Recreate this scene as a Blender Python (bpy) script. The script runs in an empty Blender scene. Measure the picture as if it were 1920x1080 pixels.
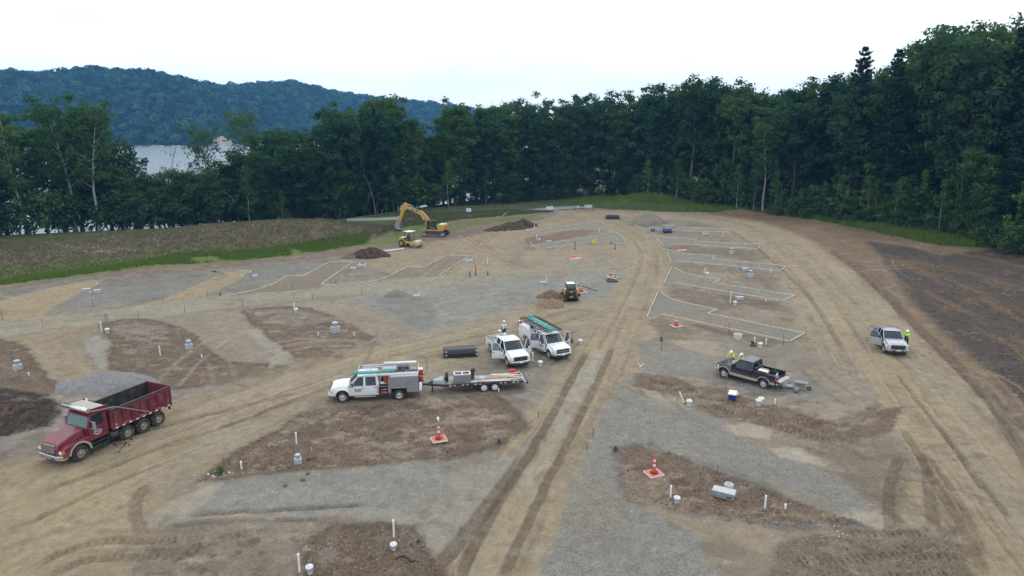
import bpy, bmesh, math, random
import numpy as np
from mathutils import Vector, Matrix, Quaternion

# ------------------------------------------------------------------ camera, sky, sun, exposure
R = math.radians
SC = bpy.context.scene
COL = SC.collection
CAM_H, PITCH, FPX = 20.5, R(13.4), 1281.0
cam_data = bpy.data.cameras.new('camera'); cam = bpy.data.objects.new('camera', cam_data); COL.objects.link(cam)
cam_data.sensor_width = 36.0; cam_data.lens = 36.0 * FPX / 1920.0
cam_data.clip_start = 0.5; cam_data.clip_end = 9000
cam.location = (0, 0, CAM_H); cam.rotation_euler = (R(90) - PITCH, 0, 0)
SC.camera = cam

SUN_ELEV, SUN_AZ = R(52), R(12)          # high, veiled by cloud, beyond the trees
world = bpy.data.worlds.new('World'); SC.world = world; world.use_nodes = True
wt = world.node_tree; wt.nodes.clear()
def wn(t, **k):
    n = wt.nodes.new(t)
    for a, b in k.items(): setattr(n, a, b)
    return n
wout = wn('ShaderNodeOutputWorld'); sky = wn('ShaderNodeTexSky'); sky.sky_type = 'NISHITA'
sky.sun_disc = False; sky.sun_elevation = SUN_ELEV; sky.sun_rotation = SUN_AZ; sky.air_density = 1.0; sky.dust_density = 1.5
bg1 = wn('ShaderNodeBackground'); bg1.inputs['Strength'].default_value = 0.15
bg2 = wn('ShaderNodeBackground'); bg2.inputs['Strength'].default_value = 2.15
tc = wn('ShaderNodeTexCoord'); mp = wn('ShaderNodeMapping'); mp.inputs['Scale'].default_value = (1.0, 1.0, 3.2)
ns = wn('ShaderNodeTexNoise'); ns.inputs['Scale'].default_value = 2.6; ns.inputs['Detail'].default_value = 7; ns.inputs['Roughness'].default_value = 0.55
ns2 = wn('ShaderNodeTexNoise'); ns2.inputs['Scale'].default_value = 1.7; ns2.inputs['Detail'].default_value = 6
cr = wn('ShaderNodeValToRGB'); cr.color_ramp.elements[0].position = 0.30; cr.color_ramp.elements[1].position = 0.46
cr.color_ramp.elements[0].color = (0.72, 0.72, 0.72, 1); cr.color_ramp.elements[1].color = (1, 1, 1, 1)
cc = wn('ShaderNodeValToRGB'); cc.color_ramp.elements[0].position = 0.30; cc.color_ramp.elements[1].position = 0.62
cc.color_ramp.elements[0].color = (0.72, 0.87, 1.0, 1); cc.color_ramp.elements[1].color = (0.965, 0.99, 1.0, 1)
mx = wn('ShaderNodeMixShader')
L = wt.links.new
L(tc.outputs['Generated'], mp.inputs['Vector']); L(mp.outputs['Vector'], ns.inputs['Vector']); L(mp.outputs['Vector'], ns2.inputs['Vector'])
L(ns.outputs['Fac'], cr.inputs['Fac']); L(ns2.outputs['Fac'], cc.inputs['Fac']); L(cc.outputs['Color'], bg2.inputs['Color'])
L(sky.outputs['Color'], bg1.inputs['Color']); L(cr.outputs['Color'], mx.inputs['Fac'])
L(bg1.outputs['Background'], mx.inputs[1]); L(bg2.outputs['Background'], mx.inputs[2]); L(mx.outputs['Shader'], wout.inputs['Surface'])

sun_data = bpy.data.lights.new('sun', 'SUN'); sun = bpy.data.objects.new('sun', sun_data); COL.objects.link(sun)
sun_data.energy = 1.5; sun_data.angle = R(14); sun_data.color = (1.0, 0.965, 0.91)
sun.location = (0, 60, 120)
_sd = Vector((math.sin(SUN_AZ) * math.cos(SUN_ELEV), math.cos(SUN_AZ) * math.cos(SUN_ELEV), math.sin(SUN_ELEV)))
sun.rotation_euler = (-_sd).to_track_quat('-Z', 'Y').to_euler()

SC.view_settings.view_transform = 'Standard'; SC.view_settings.look = 'None'
SC.view_settings.exposure = -0.53; SC.view_settings.gamma = 1.0; SC.view_settings.use_curve_mapping = False
SC.render.engine = 'CYCLES'
cy = SC.cycles
cy.use_denoising = True; cy.max_bounces = 5; cy.diffuse_bounces = 3; cy.glossy_bounces = 2; cy.transmission_bounces = 3
cy.transparent_max_bounces = 10; cy.volume_bounces = 0; cy.caustics_reflective = False; cy.caustics_refractive = False
cy.sample_clamp_indirect = 6; cy.blur_glossy = 1.0

random.seed(7); RNG = np.random.default_rng(11)

# ------------------------------------------------------------------ noise and terrain
def _hash(i, j, s):
    i = i.astype(np.int64); j = j.astype(np.int64)
    n = (i * 374761393 + j * 668265263 + s * 974711) & 0x7fffffff
    n = ((n ^ (n >> 13)) * 1274126177) & 0x7fffffff
    n = ((n ^ (n >> 15)) * 2246822519) & 0x7fffffff
    return ((n ^ (n >> 16)) & 0xffff) / 65535.0
def vnoise(x, y, s=0):
    xi = np.floor(x); yi = np.floor(y); fx = x - xi; fy = y - yi
    fx = fx * fx * (3 - 2 * fx); fy = fy * fy * (3 - 2 * fy)
    a = _hash(xi, yi, s); b = _hash(xi + 1, yi, s); c = _hash(xi, yi + 1, s); d = _hash(xi + 1, yi + 1, s)
    return (a + (b - a) * fx) * (1 - fy) + (c + (d - c) * fx) * fy
def fbm(x, y, s=0, o=4):
    t = np.zeros_like(x, dtype=float); amp = 0.5; tot = 0
    for k in range(o):
        t += amp * vnoise(x * 2 ** k + 17.3 * k, y * 2 ** k - 9.1 * k, s + k * 31); tot += amp; amp *= 0.55
    return t / tot
def sstep(a, b, x):
    t = np.clip((x - a) / (b - a), 0, 1); return t * t * (3 - 2 * t)

def ray_dir(px, py):
    u = (px - 960.0) / FPX; v = (py - 540.0) / FPX
    return np.array([u, math.cos(PITCH) - v * math.sin(PITCH), -math.sin(PITCH) - v * math.cos(PITCH)])
def hgt(x, y):
    """large-scale ground height"""
    x = np.asarray(x, dtype=float); y = np.asarray(y, dtype=float)
    yc = np.interp(x, [-140, -86, -70, -53, -35, -24, -18], [106, 113, 116, 119, 124, 130, 134])
    hc = np.interp(x, [-140, -86, -70, -53, -42, -35, -28, -22, -17], [0.3, 0.75, 1.9, 3.5, 3.9, 3.7, 2.2, 0.7, 0])
    wf = np.interp(x, [-90, -50, -35, -24, -18], [19, 19, 14, 9, 6])
    d = y - yc
    m = hc * sstep(0, 1, 1 - np.where(d < 0, -d / wf, d / 15.0))
    ys = np.interp(x, [-300, -100, -40, 0, 60, 120, 300], [150, 168, 190, 250, 285, 430, 650])
    m = m - 9.5 * sstep(0, 1, (y - ys + 42) / 48.0)
    # right-hand bank beyond the haul road, rising into the wood
    t = (x - 52) * 0.80 + (y - 70) * 0.30
    m = m + 0.9 * sstep(0, 14, t) + 5.0 * sstep(16, 80, t - np.clip(y - 120, 0, 80) * 0.30)
    m = m + 2.0 * np.exp(-(((x - 36) / 9.0) ** 2 + ((y - 176) / 6.0) ** 2))
    return m
def G(px, py):
    """the spot on the ground that a photograph pixel shows"""
    d = ray_dir(px, py); o = np.array([0, 0, CAM_H])
    if d[2] > -0.02: d = ray_dir(px, 300)
    t = (CAM_H - 5.5) / -d[2]
    prev = t
    while t < 400:
        p = o + d * t
        if p[2] < float(hgt(p[0], p[1])): break
        prev = t; t += 1.0
    a, b = prev, t
    for _ in range(18):
        m = (a + b) / 2; p = o + d * m
        if p[2] < float(hgt(p[0], p[1])): b = m
        else: a = m
    p = o + d * b
    return Vector((p[0], p[1], float(hgt(p[0], p[1]))))
def G2(px, py):
    g = G(px, py); return (g.x, g.y)

# ------------------------------------------------------------------ materials
def srgb(r, g, b):
    f = lambda c: (c / 12.92 if c <= 0.04045 else ((c + 0.055) / 1.055) ** 2.4)
    return tuple(f(c / 255.0) for c in (r, g, b))
MATS = {}
def mat(name, col, rough=0.6, metal=0.0, var=0.12, scale=6.0, coat=0.0, bump=0.0, dust=0.0, spec=None, mud=0.0):
    """principled material with procedural colour variation, optional road dust and fine bump"""
    m = bpy.data.materials.new(name); m.use_nodes = True; t = m.node_tree; b = t.nodes['Principled BSDF']
    b.inputs['Roughness'].default_value = rough; b.inputs['Metallic'].default_value = metal
    if coat: b.inputs['Coat Weight'].default_value = coat; b.inputs['Coat Roughness'].default_value = 0.1
    if spec is not None: b.inputs['Specular IOR Level'].default_value = spec
    n = t.nodes.new('ShaderNodeTexNoise'); n.inputs['Scale'].default_value = scale; n.inputs['Detail'].default_value = 5
    c = t.nodes.new('ShaderNodeTexCoord'); t.links.new(c.outputs['Object'], n.inputs['Vector'])
    r = t.nodes.new('ShaderNodeValToRGB'); e = r.color_ramp.elements
    e[0].position = 0.3; e[1].position = 0.7
    e[0].color = tuple(max(0, x * (1 - var)) for x in col) + (1,); e[1].color = tuple(min(1, x * (1 + var)) for x in col) + (1,)
    t.links.new(n.outputs['Fac'], r.inputs['Fac']); src = r.outputs['Color']
    if dust:
        n2 = t.nodes.new('ShaderNodeTexNoise'); n2.inputs['Scale'].default_value = 2.3; n2.inputs['Detail'].default_value = 7
        t.links.new(c.outputs['Object'], n2.inputs['Vector'])
        r2 = t.nodes.new('ShaderNodeValToRGB'); r2.color_ramp.elements[0].position = 0.42; r2.color_ramp.elements[1].position = 0.75
        r2.color_ramp.elements[0].color = (0, 0, 0, 1); r2.color_ramp.elements[1].color = (dust, dust, dust, 1)
        t.links.new(n2.outputs['Fac'], r2.inputs['Fac'])
        mxx = t.nodes.new('ShaderNodeMix'); mxx.data_type = 'RGBA'; mxx.inputs[7].default_value = (0.30, 0.24, 0.17, 1)
        sz = t.nodes.new('ShaderNodeSeparateXYZ'); t.links.new(c.outputs['Object'], sz.inputs[0]); mz = t.nodes.new('ShaderNodeMapRange'); mz.inputs[1].default_value = 1.05; mz.inputs[2].default_value = 0.40; mz.inputs[3].default_value = 0.0; mz.inputs[4].default_value = mud
        t.links.new(sz.outputs['Z'], mz.inputs[0]); mm = t.nodes.new('ShaderNodeMath'); mm.operation = 'MULTIPLY'; t.links.new(mz.outputs[0], mm.inputs[0]); t.links.new(n2.outputs['Fac'], mm.inputs[1])
        mm2 = t.nodes.new('ShaderNodeMath'); mm2.operation = 'ADD'; mm2.use_clamp = True; t.links.new(mm.outputs[0], mm2.inputs[0]); t.links.new(r2.outputs['Color'], mm2.inputs[1])
        t.links.new(mm2.outputs[0], mxx.inputs[0]); t.links.new(src, mxx.inputs[6]); src = mxx.outputs[2]
    t.links.new(src, b.inputs['Base Color'])
    if bump:
        bp = t.nodes.new('ShaderNodeBump'); bp.inputs['Strength'].default_value = bump; bp.inputs['Distance'].default_value = 0.02
        t.links.new(n.outputs['Fac'], bp.inputs['Height']); t.links.new(bp.outputs['Normal'], b.inputs['Normal'])
    MATS[name] = m; return m
mat('white_paint', (0.74, 0.76, 0.78), 0.28, coat=0.5, var=0.03, dust=0.16, mud=0.7)
mat('silver_paint', (0.44, 0.47, 0.50), 0.32, metal=0.25, coat=0.5, var=0.05, dust=0.22, mud=0.7)
mat('black_paint', (0.010, 0.014, 0.032), 0.22, coat=0.7, var=0.1, dust=0.07, mud=0.7)
mat('tan_paint', (0.42, 0.36, 0.29), 0.4, var=0.06, dust=0.2, mud=0.7)
mat('maroon_paint', (0.17, 0.013, 0.032), 0.33, coat=0.4, var=0.12, dust=0.12, mud=0.7)
mat('maroon_steel', (0.13, 0.014, 0.026), 0.5, var=0.25, dust=0.28, mud=0.7)
mat('yellow_paint', (0.50, 0.30, 0.055), 0.45, var=0.12, dust=0.2)
mat('black_metal', (0.017, 0.018, 0.020), 0.5, var=0.2, dust=0.15)
mat('dark_steel', (0.055, 0.055, 0.058), 0.6, metal=0.3, var=0.3, dust=0.2)
mat('bed_steel', (0.028, 0.028, 0.03), 0.62, var=0.4, dust=0.3, scale=2)
mat('worn_steel', (0.36, 0.37, 0.38), 0.45, metal=0.5, var=0.2, dust=0.2)
mat('grey_steel', (0.26, 0.27, 0.275), 0.5, metal=0.2, var=0.1, dust=0.12)
mat('chrome', (0.62, 0.63, 0.65), 0.16, metal=0.9, var=0.05)
mat('aluminium', (0.52, 0.54, 0.56), 0.36, metal=0.6, var=0.1)
mat('rubber', (0.020, 0.020, 0.021), 0.85, var=0.3, dust=0.35, scale=9)
mat('rim_steel', (0.50, 0.51, 0.52), 0.38, metal=0.35, var=0.1, dust=0.2)
mat('rim_tan', (0.30, 0.25, 0.18), 0.55, var=0.15, dust=0.35)
mat('interior', (0.06, 0.058, 0.055), 0.8, var=0.2)
mat('lamp_glass', (0.70, 0.72, 0.74), 0.12, var=0.05)
mat('amber', (0.60, 0.17, 0.015), 0.25, var=0.05)
mat('red_lens', (0.40, 0.012, 0.012), 0.25, var=0.05)
mat('red_paint', (0.50, 0.025, 0.022), 0.42, var=0.1, dust=0.1)
mat('pink_red', (0.50, 0.03, 0.07), 0.45, var=0.1)
mat('pvc', (0.74, 0.76, 0.78), 0.42, var=0.05, dust=0.1)
mat('pvc_grey', (0.40, 0.43, 0.45), 0.5, var=0.1, dust=0.25)
mat('opening_shade', (0.04, 0.04, 0.045), 0.8)
mat('teal_pipe', (0.06, 0.38, 0.33), 0.42, var=0.1)
mat('black_plastic', (0.018, 0.022, 0.030), 0.38, var=0.15)
mat('wood_form', (0.52, 0.47, 0.38), 0.75, var=0.14, scale=3, bump=0.2)
mat('wood_pale', (0.58, 0.47, 0.32), 0.72, var=0.16, scale=3)
mat('wood_grey', (0.29, 0.285, 0.275), 0.8, var=0.25, scale=3, bump=0.2)
mat('stake_wood', (0.16, 0.12, 0.09), 0.8, var=0.25)
mat('pink_tape', (0.66, 0.22, 0.30), 0.6)
mat('orange_plastic', (0.62, 0.085, 0.03), 0.5, var=0.1, dust=0.1)
mat('white_band', (0.72, 0.73, 0.75), 0.4, var=0.05)
mat('concrete', (0.42, 0.43, 0.43), 0.8, var=0.15, bump=0.3)
mat('vault_grey', (0.24, 0.255, 0.26), 0.8, var=0.2, bump=0.3, dust=0.2)
mat('cooler_blue', (0.012, 0.035, 0.20), 0.4, var=0.1)
mat('white_plastic', (0.75, 0.77, 0.80), 0.4, var=0.04)
mat('fence_steel', (0.13, 0.145, 0.15), 0.5, metal=0.3, var=0.15)
mat('galvanised', (0.33, 0.36, 0.38), 0.42, metal=0.4, var=0.15)
mat('bucket_grey', (0.22, 0.25, 0.29), 0.5, var=0.15, dust=0.2)
mat('cardboard', (0.38, 0.26, 0.15), 0.85, var=0.1)
mat('skin', (0.40, 0.21, 0.14), 0.55, var=0.06)
mat('hivis', (0.50, 0.80, 0.04), 0.7, var=0.06)
mat('hivis_yellow', (0.68, 0.68, 0.04), 0.7, var=0.06)
mat('shirt_white', (0.62, 0.63, 0.64), 0.8, var=0.08)
mat('shirt_tan', (0.50, 0.47, 0.42), 0.8, var=0.08)
mat('trousers', (0.017, 0.021, 0.035), 0.85, var=0.2)
mat('boots', (0.05, 0.035, 0.025), 0.8)
mat('hat_white', (0.80, 0.81, 0.83), 0.3, var=0.02)
mat('hair', (0.03, 0.02, 0.015), 0.7)
mat('decal_dark', (0.05, 0.06, 0.07), 0.5)
mat('decal_white', (0.70, 0.72, 0.74), 0.5)
mat('decal_yellow', (0.60, 0.45, 0.04), 0.5)
mat('blue_machine', (0.05, 0.13, 0.26), 0.5, var=0.2, dust=0.2)
mat('asphalt_path', (0.20, 0.205, 0.215), 0.9, var=0.15, scale=1.2)
mat('sign_white', (0.74, 0.76, 0.78), 0.5, var=0.03)
mat('bark_pale', (0.30, 0.29, 0.27), 0.9, var=0.35, scale=2.5, bump=0.4)
mat('bark_dark', (0.065, 0.055, 0.047), 0.95, var=0.35, scale=2.5, bump=0.5)
mat('bark_grey', (0.15, 0.14, 0.13), 0.95, var=0.35, scale=2.5, bump=0.5)
mat('stone', (0.34, 0.31, 0.27), 0.9, var=0.35, scale=2.0)
mat('stone_pale', (0.56, 0.55, 0.53), 0.9, var=0.2, scale=2.0)

def glass_mat(name, col, alpha=0.55):
    m = bpy.data.materials.new(name); m.use_nodes = True; t = m.node_tree; b = t.nodes['Principled BSDF']
    b.inputs['Base Color'].default_value = col + (1,); b.inputs['Roughness'].default_value = 0.06
    b.inputs['Specular IOR Level'].default_value = 0.8; b.inputs['Alpha'].default_value = alpha
    n = t.nodes.new('ShaderNodeTexNoise'); n.inputs['Scale'].default_value = 3.0
    r = t.nodes.new('ShaderNodeMapRange'); r.inputs[3].default_value = 0.03; r.inputs[4].default_value = 0.14
    t.links.new(n.outputs['Fac'], r.inputs[0]); t.links.new(r.outputs[0], b.inputs['Roughness'])
    MATS[name] = m
glass_mat('glass', (0.025, 0.042, 0.052), 0.5)
glass_mat('glass_green', (0.10, 0.19, 0.18), 0.7)
glass_mat('glass_dark', (0.008, 0.010, 0.014), 0.9)

def leaf_mat(name, base, tip, trans=0.35, tone=False):
    m = bpy.data.materials.new(name); m.use_nodes = True; t = m.node_tree; t.nodes.clear()
    o = t.nodes.new('ShaderNodeOutputMaterial'); d = t.nodes.new('ShaderNodeBsdfDiffuse'); tr = t.nodes.new('ShaderNodeBsdfTranslucent')
    mxs = t.nodes.new('ShaderNodeMixShader'); mxs.inputs[0].default_value = trans
    oi = t.nodes.new('ShaderNodeObjectInfo'); geo = t.nodes.new('ShaderNodeNewGeometry')
    mxc = t.nodes.new('ShaderNodeMix'); mxc.data_type = 'RGBA'; mxc.inputs[6].default_value = base + (1,); mxc.inputs[7].default_value = tip + (1,)
    ad = t.nodes.new('ShaderNodeMath'); ad.operation = 'MULTIPLY_ADD'; ad.inputs[1].default_value = 0.45
    m2 = t.nodes.new('ShaderNodeMath'); m2.operation = 'MULTIPLY'; m2.inputs[1].default_value = 0.55
    t.links.new(oi.outputs['Random'], m2.inputs[0]); t.links.new(geo.outputs['Random Per Island'], ad.inputs[0]); t.links.new(m2.outputs[0], ad.inputs[2])
    t.links.new(ad.outputs[0], mxc.inputs[0]); csrc = mxc.outputs[2]
    if tone:
        ta = t.nodes.new('ShaderNodeAttribute'); ta.attribute_name = 'tone'; vs = t.nodes.new('ShaderNodeVectorMath'); vs.operation = 'SCALE'; t.links.new(csrc, vs.inputs[0]); t.links.new(ta.outputs['Fac'], vs.inputs['Scale']); csrc = vs.outputs[0]
    t.links.new(csrc, d.inputs['Color']); t.links.new(csrc, tr.inputs['Color'])
    t.links.new(d.outputs[0], mxs.inputs[1]); t.links.new(tr.outputs[0], mxs.inputs[2]); t.links.new(mxs.outputs[0], o.inputs['Surface'])
    MATS[name] = m
leaf_mat('leaf_dark', (0.030, 0.072, 0.034), (0.066, 0.128, 0.050))
leaf_mat('leaf_mid', (0.042, 0.100, 0.034), (0.095, 0.170, 0.054))
leaf_mat('leaf_light', (0.070, 0.145, 0.038), (0.130, 0.215, 0.055))
leaf_mat('leaf_pine', (0.020, 0.052, 0.036), (0.038, 0.082, 0.048), 0.2)
leaf_mat('leaf_far', (0.026, 0.062, 0.034), (0.060, 0.112, 0.052), 0.2, True)
leaf_mat('grass_green', (0.095, 0.165, 0.032), (0.18, 0.25, 0.06), 0.35)
leaf_mat('leaf_olive', (0.048, 0.092, 0.028), (0.092, 0.148, 0.044))
leaf_mat('leaf_cool', (0.030, 0.078, 0.046), (0.062, 0.130, 0.070))
leaf_mat('grass_dry', (0.140, 0.122, 0.084), (0.215, 0.185, 0.128), 0.35)
leaf_mat('grass_dull', (0.095, 0.115, 0.045), (0.16, 0.165, 0.075), 0.3)

# ------------------------------------------------------------------ mesh helpers
class MB:
    def __init__(s): s.v = []; s.f = []; s.m = []; s.s = []
    def add(s, vs, fs, mi=0, smooth=False):
        o = len(s.v); s.v.extend([tuple(v) for v in vs])
        for f in fs: s.f.append([i + o for i in f]); s.m.append(mi); s.s.append(smooth)
        return s
    def box(s, x0, x1, y0, y1, z0, z1, mi=0):
        x0, x1 = min(x0, x1), max(x0, x1); y0, y1 = min(y0, y1), max(y0, y1); z0, z1 = min(z0, z1), max(z0, z1)
        return s.hexa([(x0, y0, z0), (x1, y0, z0), (x1, y1, z0), (x0, y1, z0), (x0, y0, z1), (x1, y0, z1), (x1, y1, z1), (x0, y1, z1)], mi)
    def hexa(s, c, mi=0):
        return s.add(c, [(0, 3, 2, 1), (4, 5, 6, 7), (0, 1, 5, 4), (1, 2, 6, 5), (2, 3, 7, 6), (3, 0, 4, 7)], mi)
    def cbox(s, c, d, rz=0.0, mi=0, rx=0.0, ry=0.0):
        M = Matrix.Translation(c) @ Matrix.Rotation(rz, 4, 'Z') @ Matrix.Rotation(ry, 4, 'Y') @ Matrix.Rotation(rx, 4, 'X')
        x, y, z = d[0] / 2, d[1] / 2, d[2] / 2
        return s.hexa([M @ Vector(p) for p in [(-x, -y, -z), (x, -y, -z), (x, y, -z), (-x, y, -z), (-x, -y, z), (x, -y, z), (x, y, z), (-x, y, z)]], mi)
    def bar(s, p0, p1, w, h, mi=0):
        p0 = Vector(p0); p1 = Vector(p1); d = (p1 - p0).normalized()
        up = Vector((0, 0, 1)) if abs(d.z) < 0.95 else Vector((1, 0, 0))
        a = d.cross(up).normalized() * w / 2; b = a.cross(d).normalized() * h / 2
        return s.hexa([p0 - a - b, p1 - a - b, p1 + a - b, p0 + a - b, p0 - a + b, p1 - a + b, p1 + a + b, p0 + a + b], mi)
    def prism(s, pts, y0, y1, mi=0):
        """profile of (x, z) pushed from y0 to y1; y0 / y1 may be functions of (x, z)"""
        n = len(pts); g0 = y0 if callable(y0) else (lambda x, z: y0); g1 = y1 if callable(y1) else (lambda x, z: y1)
        A = [(x, g0(x, z), z) for x, z in pts]; B = [(x, g1(x, z), z) for x, z in pts]
        fs = [list(range(n)), list(range(2 * n - 1, n - 1, -1))] + [(i, i + n, (i + 1) % n + n, (i + 1) % n) for i in range(n)]
        return s.add(A + B, fs, mi)
    def tube(s, p0, p1, r0, r1=None, n=8, mi=0, caps=True, smooth=True):
        r1 = r0 if r1 is None else r1
        p0 = Vector(p0); p1 = Vector(p1); d = (p1 - p0).normalized(); up = Vector((0, 0, 1)) if abs(d.z) < 0.95 else Vector((1, 0, 0))
        a = d.cross(up).normalized(); b = a.cross(d).normalized()
        cs = [(math.cos(2 * math.pi * i / n), math.sin(2 * math.pi * i / n)) for i in range(n)]
        o = len(s.v)
        s.v.extend([tuple(p0 + (a * c + b * q) * r0) for c, q in cs] + [tuple(p1 + (a * c + b * q) * r1) for c, q in cs])
        for i in range(n):
            s.f.append([o + i, o + (i + 1) % n, o + n + (i + 1) % n, o + n + i]); s.m.append(mi); s.s.append(smooth)
        if caps:
            s.f.append([o + i for i in range(n - 1, -1, -1)]); s.m.append(mi); s.s.append(False)
            s.f.append([o + n + i for i in range(n)]); s.m.append(mi); s.s.append(False)
        return s
    def path(s, pts, r, n=6, mi=0):
        for a, b in zip(pts[:-1], pts[1:]): s.tube(a, b, r, r, n, mi)
        return s
    def lathe(s, prof, c, axis='z', n=20, mi=0, smooth=True, close=False):
        c = Vector(c); o = len(s.v); k = len(prof)
        for r, h in prof:
            for i in range(n):
                a = 2 * math.pi * i / n; p = (r * math.cos(a), r * math.sin(a))
                s.v.append(tuple(c + (Vector((p[0], p[1], h)) if axis == 'z' else Vector((p[0], h, p[1])) if axis == 'y' else Vector((h, p[0], p[1])))))
        for j in range(k - 1):
            for i in range(n):
                q = [o + j * n + i, o + j * n + (i + 1) % n, o + (j + 1) * n + (i + 1) % n, o + (j + 1) * n + i]
                s.f.append(q[::-1] if axis == 'y' else q); s.m.append(mi); s.s.append(smooth)
        if close:
            for j in (0, k - 1):
                if prof[j][0] > 1e-4: s.f.append([o + j * n + i for i in range(n)]); s.m.append(mi); s.s.append(False)
        return s
    def xf(s, M):
        s.v = [tuple(M @ Vector(p)) for p in s.v]; return s
    def build(s, name, mats, parent=None, bevel=0.0, seg=1, loc=None, rot=None):
        me = bpy.data.meshes.new(name); me.from_pydata(s.v, [], s.f)
        if isinstance(mats, str): mats = [mats]
        for m in mats: me.materials.append(MATS[m])
        me.polygons.foreach_set('material_index', s.m); me.polygons.foreach_set('use_smooth', s.s)
        bm = bmesh.new(); bm.from_mesh(me)
        bmesh.ops.recalc_face_normals(bm, faces=bm.faces)
        if bevel:
            es = [e for e in bm.edges if len(e.link_faces) == 2 and e.calc_face_angle(0) > 0.6]
            bmesh.ops.bevel(bm, geom=es, offset=bevel, segments=seg, profile=0.7, affect='EDGES', clamp_overlap=True)
        bm.to_mesh(me); bm.free(); me.update()
        o = bpy.data.objects.new(name, me); COL.objects.link(o)
        if parent is not None: o.parent = parent
        if loc is not None: o.location = loc
        if rot is not None: o.rotation_euler = rot
        return o
def tag(o, label=None, cat=None, group=None, kind=None):
    if label: o['label'] = label
    if cat: o['category'] = cat
    if group: o['group'] = group
    if kind: o['kind'] = kind
    return o
def thing(name, label, cat, loc=(0, 0, 0), rz=0.0, group=None, rot=None):
    o = bpy.data.objects.new(name, None); COL.objects.link(o); o.empty_display_size = 0.3
    o.location = loc; o.rotation_euler = rot if rot is not None else (0, 0, rz)
    return tag(o, label, cat, group)
def copy_tree(o, parent=None):
    c = o.copy(); COL.objects.link(c); c.parent = parent
    for ch in list(o.children): copy_tree(ch, c)
    return c
def np_mesh(name, V, F, material, smooth=False, attrs=None):
    """mesh from numpy arrays (quads or triangles)"""
    me = bpy.data.meshes.new(name); k = F.shape[1]
    me.vertices.add(len(V)); me.vertices.foreach_set('co', np.ascontiguousarray(V, dtype=np.float32).ravel())
    me.loops.add(F.size); me.loops.foreach_set('vertex_index', np.ascontiguousarray(F, dtype=np.int32).ravel())
    me.polygons.add(len(F)); me.polygons.foreach_set('loop_start', np.arange(0, F.size, k, dtype=np.int32))
    me.polygons.foreach_set('loop_total', np.full(len(F), k, dtype=np.int32))
    if smooth: me.polygons.foreach_set('use_smooth', np.ones(len(F), dtype=bool))
    for an, (ty, arr) in (attrs or {}).items():
        at = me.attributes.new(an, ty, 'POINT'); at.data.foreach_set('color' if ty == 'FLOAT_COLOR' else 'value', np.ascontiguousarray(arr, dtype=np.float32).ravel())
    me.update(calc_edges=True); me.validate()
    if material: me.materials.append(MATS[material] if isinstance(material, str) else material)
    return me
def link(name, me, parent=None, loc=None):
    o = bpy.data.objects.new(name, me); COL.objects.link(o)
    if parent is not None: o.parent = parent
    if loc is not None: o.location = loc
    return o
def text_mesh(txt, size, extr=0.004):
    cu = bpy.data.curves.new('lettering', 'FONT'); cu.body = txt; cu.size = size; cu.extrude = extr; cu.align_x = 'CENTER'; cu.align_y = 'CENTER'
    o = bpy.data.objects.new('lettering', cu); COL.objects.link(o)
    dg = bpy.context.evaluated_depsgraph_get(); me = bpy.data.meshes.new_from_object(o.evaluated_get(dg))
    bpy.data.objects.remove(o); bpy.data.curves.remove(cu); me.materials.clear(); return me
# ------------------------------------------------------------------ ground: one fine sheet, graded soil zones and ruts
NR, NC = 820, 1000
_ry = 17.0 * np.exp(np.linspace(0, math.log(262 / 17.0), NR)); _cx = np.linspace(-1, 1, NC)
GX = (_cx[None, :] * (0.80 * _ry + 9.0)[:, None]).ravel(); GY = np.repeat(_ry, NC)
NV = GX.size
GZ = hgt(GX, GY)
WX = GX + 0.9 * (fbm(GX * 0.55, GY * 0.55, 3, 4) - 0.5) + 0.35 * (fbm(GX * 3, GY * 3, 5, 3) - 0.5)
WY = GY + 0.9 * (fbm(GX * 0.55, GY * 0.55, 4, 4) - 0.5) + 0.35 * (fbm(GX * 3, GY * 3, 6, 3) - 0.5)
N1 = fbm(GX * 0.35, GY * 0.35, 21, 5); N2 = fbm(GX * 1.7, GY * 1.7, 22, 4); N3 = fbm(GX * 6.5, GY * 6.5, 23, 3); N4 = fbm(GX * 0.11, GY * 0.11, 24, 4)
def C(r, g, b): return np.array(srgb(r, g, b))
BASE, TAN, TAN2, GRAV, GRAVD = C(134, 125, 115), C(157, 140, 114), C(146, 131, 110), C(130, 127, 123), C(114, 112, 110)
BROWN, RED, DARK, PALE, CLAY, ORNG = C(113, 97, 84), C(124, 102, 86), C(78, 70, 65), C(167, 156, 142), C(134, 132, 125), C(128, 106, 84)
LOOP, GREEN, DRY, DKBR = C(150, 141, 122), C(98, 112, 56), C(108, 98, 80), C(97, 83, 71)
SOIL = np.tile(BASE, (NV, 1)) * (0.86 + 0.28 * N1)[:, None]
_m = sstep(0.48, 0.66, N4)[:, None]; SOIL = SOIL * (1 - 0.5 * _m) + 0.5 * _m * (TAN2 * (0.9 + 0.2 * N2)[:, None])
_m = sstep(0.56, 0.70, N2 * 0.6 + N1 * 0.4)[:, None]; SOIL = SOIL * (1 - 0.45 * _m) + 0.45 * _m * PALE
_m = sstep(0.56, 0.72, fbm(GX * 0.8, GY * 0.8, 77, 4))[:, None]; SOIL = SOIL * (1 - 0.55 * _m) + 0.55 * _m * BROWN
GRAIN = np.zeros(NV); ROUGHN = np.full(NV, 0.35); DH = np.zeros(NV); GRASS = np.zeros(NV)

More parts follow.
